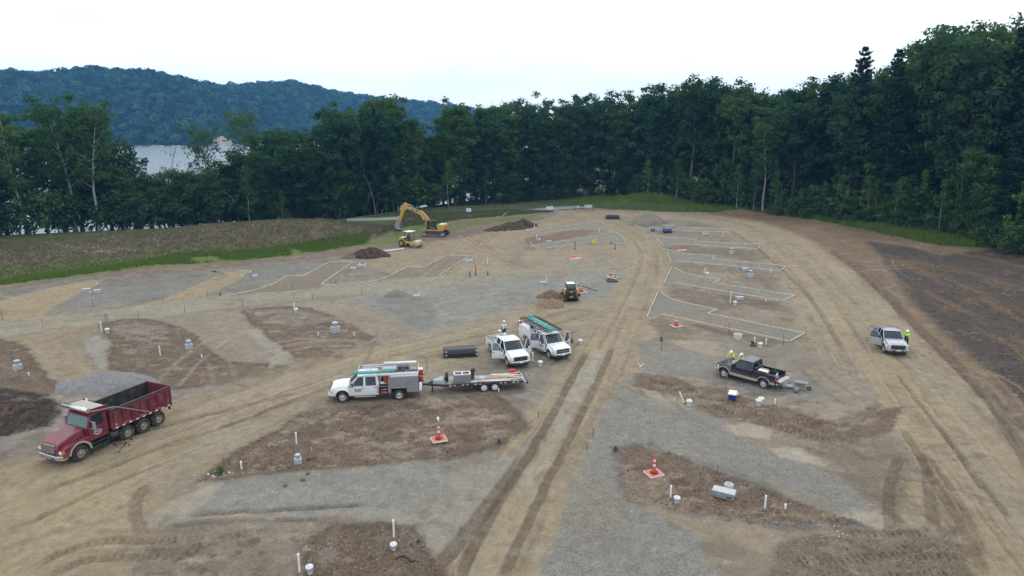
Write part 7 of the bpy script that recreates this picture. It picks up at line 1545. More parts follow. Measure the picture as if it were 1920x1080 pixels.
def stake(px, py, label, h=1.0, tape=None, group=None, w=.05, mt='stake_wood'):
    g = at(px, py); o = thing('survey_stake', label, 'stake', g, random.uniform(0, 3), group); m = MB(); m.bar((0, 0, -.15), (random.uniform(-.05, .05), 0, h), w, w * .6); m.build('shaft', mt, o)
    m = MB(); m.cbox((0, 0, h * (.86 if tape else .97)), (w * 1.5, w * 1.3, h * (.25 if tape else .06))); m.build('flag' if tape else 'tip', tape or 'stake_wood', o); return o
def cone(px, py, label, s=1.0, base=True, cup=False):
    g = at(px, py); o = thing('traffic_cone', label, 'cone', g, .35)
    if base:
        m = MB()
        for a, b in (((-.55, -.5), (.55, -.5)), ((.55, -.5), (.55, .5)), ((.55, .5), (-.55, .5)), ((-.55, .5), (-.55, -.5))): m.bar((a[0] * s, a[1] * s, .06), (b[0] * s, b[1] * s, .06), .03, .08)
        m.build('base_frame', 'white_band', o, .005); m = MB(); m.box(-.53 * s, .53 * s, -.48 * s, .48 * s, -.02, .12); m.build('base_panel', 'orange_plastic', o, .02)
    m = MB(); m.lathe([(.30 * s, .12), (.30 * s, .16), (.20 * s, .175), (.10 * s, .18)], (0, 0, 0), 'z', 18); m.build('rubber_ring', 'black_plastic', o)
    prof = lambda z: (.135 - .085 * (z - .15) / 1.05) * s; zs = [.15, .55, .70, .85, 1.0, 1.2]
    for i in range(5): m = MB(); m.lathe([(prof(zs[i]), zs[i]), (prof(zs[i + 1]), zs[i + 1])], (0, 0, 0), 'z', 14); m.build('cone_band', 'white_band' if i in (1, 3) else 'orange_plastic', o)
    m = MB(); m.lathe([(.05 * s, 1.2), (.055 * s, 1.28), (.02 * s, 1.32), (.003, 1.32)], (0, 0, 0), 'z', 10); m.build('handle', 'orange_plastic', o)
    if cup: m = MB(); m.tube((.02, 0, 1.25), (-.03, 0, 1.62), .05, .075, n=10); m.build('top_sleeve', 'white_plastic', o)
    return o
for px, py, h, lb in [
    (191, 624, 1.15, 'tall white pipe stub at the top of the left clay island'), (301, 668, .95, 'white pipe stub in the middle of the left brown island'), (378.5, 670.6, .32, 'short white pipe stub right of the grey pedestal on the left island'),
    (552, 583.5, 1.0, 'tall white pipe stub at the top of the second clay island'), (597, 629, .38, 'short white stub left of the large pedestal on the second island'), (664, 630, .32, 'short white stub right of the large pedestal on the second island'),
    (183, 535, .35, 'short white stub farthest up the blue-grey clay on the left'), (170, 551, .25, 'tiny white stub between two pale boxes on the blue-grey clay'), (54.6, 705, .3, 'short white stub on the dark soil at the left edge'), (469.6, 512.5, .4, 'short white stub left of the leftmost boarded pad, upper one'), (455, 520, .4, 'short white stub left of the leftmost boarded pad, lower one'),
    (674.8, 497, .4, 'short white stub right of the leftmost boarded pad'), (686, 504, .9, 'white pipe stub beside the low boxes right of the leftmost boarded pad'), (914, 496, 1.0, 'white pipe stub on the sandy tongue right of the stepped pad'), (893, 487, .35, 'short white stub at the top of the sandy tongue'),
    (1002, 429.6, 1.3, 'tall white stub at the left end of the farthest left pad'), (990, 433, .6, 'short white stub outside the corner of the farthest left pad'), (1006.5, 451.5, 1.1, 'white pipe stub left on the reddish strip between the far pads'), (995.4, 458.8, .5, 'short white stub left of the pad with the yellow stand'), (1123.5, 438, 1.0, 'white stub at the right end of the reddish strip'),
    (1024.6, 532.7, 1.1, 'tall white pipe stub left of the track loader'), (786, 558, .7, 'white stub beside a small box on the pale clay'), (1318, 443.5, .9, 'white stub right of the blue machine'), (1355.4, 440.4, .6, 'white stub nearest the right end of the farthest right pad'), (1405, 469.6, .45, 'short white stub below the end of the second farthest right pad'),
    (1321.7, 515.4, 1.0, 'white stub below the middle right pad, left one'), (1445, 512.3, .5, 'short white stub below the right end of the middle right pad'), (1369, 568.5, 1.45, 'tall white pipe stub above the nearest boarded pad'), (1436, 567, .35, 'short white stub below the right end of the second nearest pad'), (1413.8, 648.5, .85, 'white stub with weeds beyond the black pickup'), (1436, 646.5, .65, 'white stub right of the drain beyond the black pickup'),
    (1452.7, 759.6, .45, 'white stub standing alone on the near side of the black pickup'), (1257, 935, .75, 'white pipe stub left of the open drain near the bottom right'), (1434, 955, .80, 'tall white stub right of the concrete block'), (1472, 956, .34, 'short white stub rightmost near the concrete block'), (556, 832, .85, 'white pipe stub in the middle of the big brown island'), (453, 879, .55, 'white stub near the weeds on the big brown island'),
    (738.8, 1008, 1.0, 'tall white pipe above the open drain at the bottom'), (562, 1075, 1.0, 'tall white pipe at the very bottom edge'), (999, 681, .95, 'white pipe stub in front of the white pickup'), (935, 735, .3, 'short white peg near the trailer tail')]:
    stub(px, py, h, lb)
o = stub(1283, 757, 1.0, 'white pipe leaning over beside a drain left of the blue cooler', lean=-24)
for px, py, lb in [(202, 625, 'grey drain cleanout beside the tall stub on the left island'), (555.5, 586, 'grey drain cleanout beside the tall stub on the second island'), (1292, 760, 'drain cleanout beside the leaning white pipe'), (1422, 758.5, 'left one of two white drain caps near the blue cooler'), (1426.5, 756, 'right one of two white drain caps near the blue cooler'), (1425, 652, 'white drain cleanout between two stubs beyond the black pickup'), (1269, 943, 'open white drain cleanout left of the concrete block'), (738, 1028, 'open white drain cleanout below the tall pipe at the bottom'), (581, 1073, 'open white drain cleanout at the bottom edge'), (1378, 572, 'pale drain cleanout above the nearest boarded pad'), (1013, 686, 'pale drain cleanout in front of the parked service truck'), (1088, 644, 'pale drain cleanout right of the parked service truck'), (1326, 517, 'pale drain cleanout beside a stub below the middle right pad'), (1011, 452.5, 'pale drain cleanout left on the reddish strip')]:
    cleanout(px, py, lb, .155 if py > 900 else .19, .34 if py > 900 else .45)
for px, py, s_, lb in [(355, 654, 1.1, 'grey utility pedestal on the left brown island'), (629, 622, 1.45, 'large pale utility pedestal on the second island'), (34, 693, 1.15, 'grey utility pedestal at the left edge'), (559, 868, .82, 'grey utility pedestal on the big brown island'), (1407, 519.6, 1.3, 'grey utility pedestal below the middle right pad'), (1372, 476, 1.3, 'grey utility pedestal below the second farthest right pad')]:
    pedestal(px, py, lb, s_)
for px, py, w_, lb in [(162.5, 547, 1.2, 'pale box left on the blue-grey clay'), (183, 549.5, .9, 'pale box right on the blue-grey clay'), (479, 521, .8, 'pale box left of the leftmost boarded pad'), (677, 501, 1.3, 'low pale box right of the leftmost boarded pad'), (662, 506, 1.0, 'low pale box near the right corner of the leftmost boarded pad'), (879, 492, 1.4, 'low pale box beside the stepped pad'), (1029, 455, 1.2, 'low pale box on the reddish strip'), (1018, 533, .9, 'low pale box beside the stub left of the track loader'), (781, 558.5, .9, 'small pale box on the pale clay'), (1396.7, 507, 1.0, 'low grey box along the middle right pad'), (1386.7, 562, 1.1, 'grey utility box between the two nearest boarded pads'), (1323, 441, 1.2, 'pale box beside the stub right of the blue machine')]:
    ubox(px, py, lb, w_ * .8, .5, .36)
SG = 'thin survey stakes along the tracks'
for px, py in [(80, 614), (198, 602), (201.6, 601), (306, 567.5), (347, 586.7), (261, 603), (4.6, 600), (390, 559), (678, 552), (586, 561.5), (455, 575), (549, 543), (630, 536), (174.6, 575), (1296, 498.8), (1280, 503)]: stake(px, py, 'thin dark survey stake along the edge of a dirt track', .9, group=SG)
for px, py, h, tp_, lb in [(344.8, 636, .9, 'pink_tape', 'pink-flagged stake behind the grey pedestal on the left island'), (621, 610, 1.0, 'pink_tape', 'pink-flagged stake behind the large pedestal'), (658.5, 501, 1.1, 'pink_tape', 'pink-flagged stake by the leftmost boarded pad'), (1361, 728, 1.25, 'pink_tape', 'pink-topped stake beside the front wheel of the black pickup'), (1345, 890, .8, 'pink_tape', 'pink-topped stake behind the concrete block'), (586, 865, 1.0, 'pink_tape', 'pink-topped stake right of the grey pedestal on the big brown island'), (1218, 836, .55, None, 'short dark stake behind the right-hand cone'), (420, 882, .85, None, 'dark stake standing in the weeds on the big brown island'), (716, 859, .65, None, 'dark stake on the lower edge of the big brown island'), (1009.7, 781, .5, None, 'dark stake left of the centre track, upper one'), (996.8, 800, .55, None, 'dark stake left of the centre track, lower one'), (1112, 822, .7, None, 'thin stake right of the centre track, upper one'), (1100.7, 844, .5, None, 'stout stake right of the centre track, lower one'), (864, 1000, .6, None, 'dark stake left of the centre track near the bottom'), (1366, 627, 1.3, None, 'tall stake at the near board of the nearest pad'), (1468, 647.5, 1.2, None, 'dark stake at the right end of the nearest pad'), (1240, 660, .8, None, 'dark stake left of the pale patch beyond the black pickup'), (26, 682, 1.2, None, 'thin pale stake behind the pedestal at the left edge'), (1035.4, 453.5, 1.2, 'pink_tape', 'flagged stake on the reddish strip'), (800, 696, 1.0, None, 'thin stake behind the trailer deck')]:
    stake(px, py, lb, h, tp_)
cone(823, 827, 'orange and white cone with a white sleeve on a square base, big brown island', .88, True, True); cone(1226, 888, 'orange and white cone on a square base, nearest the bottom right', .85); cone(1268, 611, 'orange and white cone on a square base below the nearest boarded pad', .95); cone(1089.6, 548, 'orange cone standing behind the track loader', 1.15, True); cone(1145, 519, 'left one of two orange and white cones by the rubble', 1.2, False); cone(1151.5, 520, 'right one of two orange and white cones by the rubble', 1.2, False)
def fallen_frame(px, py, label):
    g = at(px, py); o = thing('barrier_frame', label, 'barrier', g, .3); m = MB(); m.box(-.9, .9, -.4, .4, 0, .16); m.build('base_panel', 'orange_plastic', o, .03); m = MB(); m.box(-.95, .95, -.48, -.402, 0, .22); m.build('edge_strip', 'white_band', o, .01); m = MB(); m.tube((-.6, 0, .2), (.5, .1, .35), .13, .06, n=10); m.build('fallen_cone', 'orange_plastic', o)
fallen_frame(1075.6, 485, 'flat red and white frame on the sandy ground beyond the loader'); fallen_frame(1276, 469.5, 'flat red and white frame on the strip below the second right pad')
def rubble(px, py, label, n, sp, r, mt, seed):
    g = at(px, py); rg_ = random.Random(seed); o = thing('rubble_heap', label, 'rubble', g); ms = []
    for i in range(4):
        m = MB(); v = [Vector((x * rg_.uniform(.6, 1.2), y * rg_.uniform(.6, 1.2), z * rg_.uniform(.5, 1))) for x, y, z in ((1, 0, 0), (0, 1, 0), (-1, 0, 0), (0, -1, 0), (0, 0, 1), (0, 0, -1))]; m.add(v, [(0, 1, 4), (1, 2, 4), (2, 3, 4), (3, 0, 4), (1, 0, 5), (2, 1, 5), (3, 2, 5), (0, 3, 5)]); t_ = m.build('lump', mt); ms.append(t_.data); bpy.data.objects.remove(t_)
    for i in range(n):
        x, y = rg_.gauss(0, sp), rg_.gauss(0, sp); s_ = r * rg_.uniform(.5, 1.3); q = link('lump', ms[i % 4], o, (x, y, hz(g.x + x, g.y + y) - g.z + s_ * .3 + (rg_.uniform(0, .2) * (n > 20) * (r > .2)))); q.scale = (s_, s_, s_ * .8); q.rotation_euler = (0, 0, rg_.uniform(0, 6))
    return o
rubble(1147, 523, 'grey rubble around a dark manhole below the two cones', 26, .55, .32, 'stone', 1); rubble(560, 878, 'lumps of broken soil below the grey pedestal on the big brown island', 14, 1.0, .16, 'heap_brown', 2); rubble(410, 890, 'pale rubble and weeds at the tip of the big brown island', 14, .4, .075, 'stone_pale', 3); rubble(1563, 998, 'scatter of white stone chips right of the concrete block', 22, .26, .045, 'stone_pale', 4)
rubble(400, 509, 'dark clods lying on the tan track below the mound', 6, .4, .2, 'heap_dark', 5); rubble(230, 836, 'dark clods on the haul road beside the dump truck', 12, .35, .10, 'heap_dark', 6)
g = at(1147, 527); o = thing('manhole_ring', 'dark manhole opening in front of the rubble below the two cones', 'manhole', g); m = MB(); m.lathe([(.75, -.1), (.75, .18), (.6, .2), (.55, .02), (.004, .02)], (0, 0, 0), 'z', 18); m.build('ring', 'black_metal', o)
# concrete block and ring, bottom right
g = at(1357, 930); o = thing('concrete_vault', 'long low concrete vault lying near the bottom right cone', 'concrete block', g, R(-28)); m = MB(); m.prism([(-.60, .0), (-.66, .34), (.66, .34), (.60, .0)], -.32, .32); m.build('vault_body', 'vault_grey', o, .05, 2); m = MB(); m.box(-.62, .62, -.32, .32, .345, .40); m.build('lid', 'pvc_grey', o, .04, 2); m = MB(); m.box(.2, .5, -.335, -.30, .12, .20); m.build('handle', 'black_metal', o)
g = at(1366, 918); o = thing('concrete_ring', 'round pale concrete ring behind the long vault', 'concrete ring', g); m = MB(); m.lathe([(.27, -.05), (.27, .36), (.24, .40), (.12, .40), (.10, .25), (.003, .25)], (0, 0, 0), 'z', 20); m.build('ring', 'concrete', o)
g = at(1383, 635); o = thing('concrete_ring', 'round pale concrete ring beside the nearest boarded pad', 'concrete ring', g); m = MB(); m.lathe([(.42, -.05), (.42, .46), (.39, .50), (.26, .50), (.24, .38), (.003, .38)], (0, 0, 0), 'z', 20); m.build('ring', 'concrete', o)
rubble(1384, 637.5, 'pale stone at the foot of the concrete ring beyond the pickup', 2, .1, .22, 'wood_pale', 9)
# cooler
g = at(1373, 748); o = thing('cooler_box', 'blue cooler with white lid near the black pickup', 'cooler', g, R(66)); m = MB(); m.hexa([(-.38, -.24, 0), (.38, -.24, 0), (.38, .24, 0), (-.38, .24, 0), (-.42, -.28, .48), (.42, -.28, .48), (.42, .28, .48), (-.42, .28, .48)]); m.build('cooler_body', 'cooler_blue', o, .03, 2); m = MB(); m.box(-.44, .44, -.30, .30, .485, .58); m.build('lid', 'white_plastic', o, .03, 2)
for y in (-1, 1): m = MB(); m.bar((-.12, y * .31, .36), (.12, y * .31, .36), .03, .05); m.build('handle', 'white_plastic', o)
g = at(1377, 741); o = thing('cooler_tray', 'flat grey tray lying behind the blue cooler', 'tray', g, R(20)); m = MB(); m.lathe([(.30, 0), (.36, .14), (.33, .14), (.28, .04), (.003, .04)], (0, 0, 0), 'z', 18); m.build('tray_shell', 'galvanised', o)
# wheelbarrow, bucket, mortar tub
g = at(1501, 731); o = thing('wheelbarrow', 'grey steel wheelbarrow behind the black pickup', 'wheelbarrow', g, R(-28)); o.scale = (.82, .82, .82)
m = MB(); b0 = [(-.36, -.22), (.28, -.18), (.28, .18), (-.36, .22)]; b1 = [(-.58, -.40), (.58, -.34), (.58, .34), (-.58, .40)]
m.add([(x, y, .36) for x, y in b0] + [(x, y, .74) for x, y in b1] + [(x * .93, y * .93, .39) for x, y in b0] + [(x * .95, y * .94, .745) for x, y in b1], [(3, 2, 1, 0)] + [(i, (i + 1) % 4, 4 + (i + 1) % 4, 4 + i) for i in range(4)] + [(8, 9, 10, 11)] + [(8 + (i + 1) % 4, 8 + i, 12 + i, 12 + (i + 1) % 4) for i in range(4)] + [(4 + i, 4 + (i + 1) % 4, 12 + (i + 1) % 4, 12 + i) for i in range(4)]); m.build('tray', 'galvanised', o)
for y in (-1, 1): m = MB(); m.tube((.72, y * .10, .22), (-.5, y * .26, .34), .025, n=6); m.tube((-.5, y * .26, .34), (-1.15, y * .30, .58), .025, n=6); m.build('handle', 'stake_wood', o); m = MB(); m.tube((-.30, y * .22, .34), (-.42, y * .26, 0), .02, n=6); m.build('leg', 'dark_steel', o)
m = MB(); m.lathe([(.08, -.05), (.19, -.05), (.21, 0), (.19, .05), (.08, .05)], (.74, 0, .21), 'y', 16); w_ = m.build('wheel', 'rubber', o); m = MB(); m.lathe([(.003, -.03), (.085, -.03), (.085, .03), (.003, .03)], (.74, 0, .21), 'y', 10); m.build('rim', 'rim_steel', w_)
g = at(1491.7, 735.5); o = thing('mortar_bucket', 'blue-grey bucket in front of the wheelbarrow', 'bucket', g); m = MB(); m.lathe([(.003, 0), (.17, 0), (.21, .42), (.19, .42), (.16, .04), (.003, .04)], (0, 0, 0), 'z', 16); m.build('bucket_body', 'bucket_grey', o); m = MB(); m.path([(.2 * math.cos(t), 0, .42 + .14 * math.sin(t)) for t in np.linspace(0, math.pi, 7)], .01, 5); m.build('handle', 'dark_steel', o)
g = at(1476, 728.5); o = thing('mortar_tub', 'low blue-grey tub below the open tailgate of the black pickup', 'tub', g, R(-12)); m = MB(); m.hexa([(-.42, -.22, 0), (.42, -.22, 0), (.42, .22, 0), (-.42, .22, 0), (-.5, -.3, .2), (.5, -.3, .2), (.5, .3, .2), (-.5, .3, .2)]); m.build('tub_shell', 'bucket_grey', o, .03); m = MB(); m.box(-.43, .43, -.23, .23, .203, .21); m.build('mix_surface', 'worn_steel', o)
# crossed white laths on the gravel
g = at(1203, 687); o = thing('lath_pile', 'two thin pale laths crossed on the gravel left of the black pickup', 'laths', g); m = MB(); m.bar((-.3, -.5, .09), (.25, .5, .09), .03, .02); m.build('lath', 'white_band', o); m = MB(); m.bar((-.1, -.45, .12), (-.25, .55, .12), .03, .02); m.build('lath', 'white_band', o)
# blue mixer-like machine on the farthest right pad
g = at(1251, 436.5); o = thing('paving_screed', 'blue machine with spread arms on the farthest right pad', 'machine', g, .2)
m = MB(); m.box(-.7, .7, -.5, .5, .35, .9); m.build('engine_block', 'blue_machine', o, .05)
for a_ in (.3, 1.9, 3.4, 5.0): m = MB(); m.bar((math.cos(a_) * .4, math.sin(a_) * .4, .8), (math.cos(a_) * 2.6, math.sin(a_) * 1.3, .35 + (.9 if a_ < 2 else 0)), .12, .12); m.build('arm', 'blue_machine', o)
for x, y in ((-.5, -.45), (.5, -.45), (-.5, .45), (.5, .45)): m = MB(); m.lathe([(.003, -.08), (.28, -.08), (.28, .08), (.003, .08)], (x, y, .28), 'y', 12); m.build('wheel', 'rubber', o)
for px, lb in ((1222, 'left blue bucket on the farthest right pad'), (1226.5, 'right blue bucket on the farthest right pad')): g = at(px, 434); o = thing('blue_bucket', lb, 'bucket', g); m = MB(); m.lathe([(.003, 0), (.17, 0), (.2, .45), (.18, .45), (.15, .05), (.003, .05)], (0, 0, 0), 'z', 12); m.build('bucket_body', 'cooler_blue', o); m = MB(); m.path([(.19 * math.cos(t), 0, .45 + .15 * math.sin(t)) for t in np.linspace(0, math.pi, 6)], .015, 5); m.build('handle', 'dark_steel', o)
g = at(1114, 457); o = thing('yellow_stand', 'small yellow stand on the pad left of the centre track', 'stand', g); m = MB(); m.hexa([(-.45, -.2, 0), (.45, -.2, 0), (.45, .2, 0), (-.45, .2, 0), (-.15, -.12, .9), (.15, -.12, .9), (.15, .12, .9), (-.15, .12, .9)]); m.build('stand_body', 'decal_yellow', o, .03); m = MB(); m.tube((-.1, 0, .9), (.1, 0, 1.05), .04, n=6); m.build('handle', 'black_metal', o)
def post(px, py, h, mt, label, capm='black_metal'):
    g = at(px, py); o = thing('marker_post', label, 'post', g); m = MB(); m.lathe([(.16, -.1), (.16, .12), (.07, .14), (.07, h)], (0, 0, 0), 'z', 10); m.build('post_shaft', capm, o); m = MB(); m.lathe([(.075, h * .45), (.075, h), (.003, h + .03)], (0, 0, 0), 'z', 10); m.build('post_top', mt, o)
post(892, 515, 1.5, 'red_paint', 'red-topped post at the foot of the sandy tongue'); post(881, 516.5, .55, 'black_metal', 'short black post left of the red-topped one'); post(914.6, 515, .55, 'black_metal', 'short black post right of the red-topped one'); post(1078, 467, 1.3, 'black_metal', 'black post below the pad with the yellow stand'); post(1153, 467, .8, 'cooler_blue', 'small blue-topped post near the centre track bend'); post(1146, 458, .8, 'bucket_grey', 'grey post at the right corner of the pad with the yellow stand'); post(935.7, 832, .35, 'black_metal', 'small black peg on the right tip of the big brown island'); post(1154, 848, .3, 'black_metal', 'small black peg on the gravel left of the right-hand cone'); post(413, 553, .7, 'bucket_grey', 'grey post at the left tip of the leftmost boarded pad'); post(1240, 640, .4, 'black_metal', 'black peg at the corner of the gravel beyond the black pickup'); post(1256, 469, .6, 'black_metal', 'black peg at the corner of the middle right pad')
# black plastic chamber stack
def chambers(px0, px1, h, w, label, n=22):
    a, b = at(*px0), at(*px1); L_ = (b - a).length; o = thing('chamber_stack', label, 'plastic chambers', (a + b) / 2, math.atan2(b.y - a.y, b.x - a.x)); o.location.z = hz(o.location.x, o.location.y)
    pr = lambda s_: [(w / 2 * s_ * math.cos(t) ** 1, h * s_ * math.sin(t) ** .55) for t in np.linspace(0.001, math.pi - .001, 13)]
    m = MB(); p = pr(.95); m.v = []; A = [(-L_ / 2, y + w * .45, z) for y, z in p]; B = [(L_ / 2, y + w * .45, z) for y, z in p]; k = len(p); m.add(A + B, [list(range(k)), list(range(2 * k - 1, k - 1, -1))] + [(i, i + 1, k + i + 1, k + i) for i in range(k - 1)]); m.build('chamber_body', 'black_plastic', o)
    for j in range(n):
        x0 = -L_ / 2 + L_ * (j + .15) / n; x1 = x0 + L_ / n * .6; q = pr(1.02); m = MB(); A = [(x0, y + w * .45, z) for y, z in q]; B = [(x1, y + w * .45, z) for y, z in q]; m.add(A + B, [list(range(k)), list(range(2 * k - 1, k - 1, -1))] + [(i, i + 1, k + i + 1, k + i) for i in range(k - 1)]); m.build('rib', 'black_plastic', o)
    for x in (-L_ / 2 + .12, L_ / 2 - .14):
        for z in (.18, .42): m = MB(); m.box(x, x + .12, -w * .075, -w * .055 - .0, z * h / .6, z * h / .6 + .1); m.build('paper_tag', 'white_band', o)
chambers((833, 671), (895, 667.5), .82, 1.5, 'stack of black ribbed plastic chambers left of the white pickup'); chambers((1135, 411), (1162, 411), 1.15, 1.6, 'far black ribbed chamber stack near the gate', 12)
g = at(736, 471); o = thing('lying_pipe', 'white pipe lying between the soil heap and the roller', 'pipe', g, R(38)); m = MB(); m.tube((-2.0, 0, .14), (2.0, 0, .14), .12, n=10); m.build('pipe', 'pvc', o); m = MB(); m.tube((2.0, 0, .14), (2.15, 0, .14), .15, n=10); m.build('collar', 'pvc', o)
# a black hose lying behind the loader and one on the near drain patch
def hose(px, label, r=.03, mt='black_plastic'):
    P_ = smooth_line(px, 2); m = MB(); Q = [at(*p) for p in P_]; b = Q[0]; m.path([q - b + Vector((0, 0, r)) for q in Q], r, 5); o = m.build('hose', mt, None); o.location = b; return tag(o, label, 'hose')
hose([(1084, 536), (1096, 538), (1110, 543), (1120, 546)], 'black hose on the ground behind the track loader', .05); hose([(741, 1048), (748, 1042), (758, 1042), (765, 1048), (770, 1054), (778, 1050)], 'short black hose below the open drain at the bottom', .035)
plant('weed_clump', 'shrub2', *[at(413, 889)[i] for i in (0, 1)], .55, 'small green weed clump at the tip of the big brown island', 'weed', wide=.9); plant('weed_clump', 'shrub0', *[at(1411, 649)[i] for i in (0, 1)], .6, 'small green weeds around the stub beyond the black pickup', 'weed', wide=.9); plant('weed_clump', 'shrub2', *[at(785, 1018)[i] for i in (0, 1)], .25, 'tiny green weed right of the open drain at the bottom', 'weed'); plant('weed_clump', 'shrub0', *[at(1070, 641)[i] for i in (0, 1)], .5, 'small green weed beside the parked service truck', 'weed')

# ------------------------------------------------------------------ loose stones and clods (too many to count)
def stones(name, label, n, polys, r0, r1, material, seed):
    rng = np.random.default_rng(seed); VV, FF, o = [], [], 0
    B = np.array([(1, 0, 0), (0, 1, 0), (-1, 0, 0), (0, -1, 0), (0, 0, .7), (0, 0, -.7)]); T_ = np.array([(0, 1, 4), (1, 2, 4), (2, 3, 4), (3, 0, 4), (1, 0, 5), (2, 1, 5), (3, 2, 5), (0, 3, 5)])
    for px, share in polys:
        pts = W(px); a = np.array(pts); k = int(n * share); x = rng.uniform(a[:, 0].min(), a[:, 0].max(), k * 4); y = rng.uniform(a[:, 1].min(), a[:, 1].max(), k * 4); q = (poly_sd(pts, x, y) < 0) & (fbm(x * .6, y * .6, seed, 3) + .15 * rng.random(len(x)) > .48); x, y = x[q][:k], y[q][:k]
        for u, v in zip(x, y):
            s_ = r0 + (r1 - r0) * rng.random() ** 3; Q = B * rng.uniform(.55, 1.15, (6, 3)) * s_; th = rng.uniform(0, 6.28); c_, d_ = math.cos(th), math.sin(th); VV.append(np.stack([Q[:, 0] * c_ - Q[:, 1] * d_ + u, Q[:, 0] * d_ + Q[:, 1] * c_ + v, Q[:, 2] + hz(u, v) + s_ * .25], 1)); FF.append(T_ + o); o += 6
    return tag(link(name, np_mesh(name, np.concatenate(VV), np.concatenate(FF), material)), label, 'stones', kind='stuff')
_isl = [([(1150, 842), (1215, 832), (1290, 864), (1400, 906), (1520, 950), (1620, 985), (1400, 985), (1180, 944)], .22), ([(380, 905), (430, 852), (570, 772), (850, 744), (970, 775), (940, 836), (560, 882)], .30), ([(575, 1020), (700, 985), (780, 990), (840, 1090), (560, 1090)], .14), ([(1190, 700), (1400, 745), (1560, 790), (1680, 800), (1440, 812), (1240, 742)], .14), ([(1460, 1015), (1790, 985), (1830, 1090), (1440, 1090)], .10), ([(190, 606), (345, 616), (420, 680), (440, 715), (215, 690)], .10)]
stones('loose_stones', 'pale loose stones scattered over the bare soil', 4200, _isl, .012, .05, 'stone', 41); stones('pale_chips', 'small whitish stone chips over the bare soil', 900, _isl, .012, .05, 'stone_pale', 42)
stones('soil_clods', 'brown clods of churned soil along tracks and islands', 3800, _isl + [([(1560, 470), (1650, 520), (1760, 640), (1920, 800), (1920, 830), (1740, 660), (1640, 560)], .35), ([(-30, 725), (115, 752), (90, 800), (-30, 825)], .2), ([(0, 530), (300, 505), (600, 480), (640, 490), (300, 520), (0, 545)], .2), ([(1440, 402), (1600, 428), (1700, 450), (1640, 455), (1480, 415)], .3)], .02, .09, 'heap_brown', 43)
stones('coal_clods', 'dark clods over the blackish slope at the right', 2600, [([(1640, 458), (1800, 475), (2000, 470), (2000, 830), (1860, 700), (1716, 570)], 1.0)], .03, .13, 'heap_dark', 44)

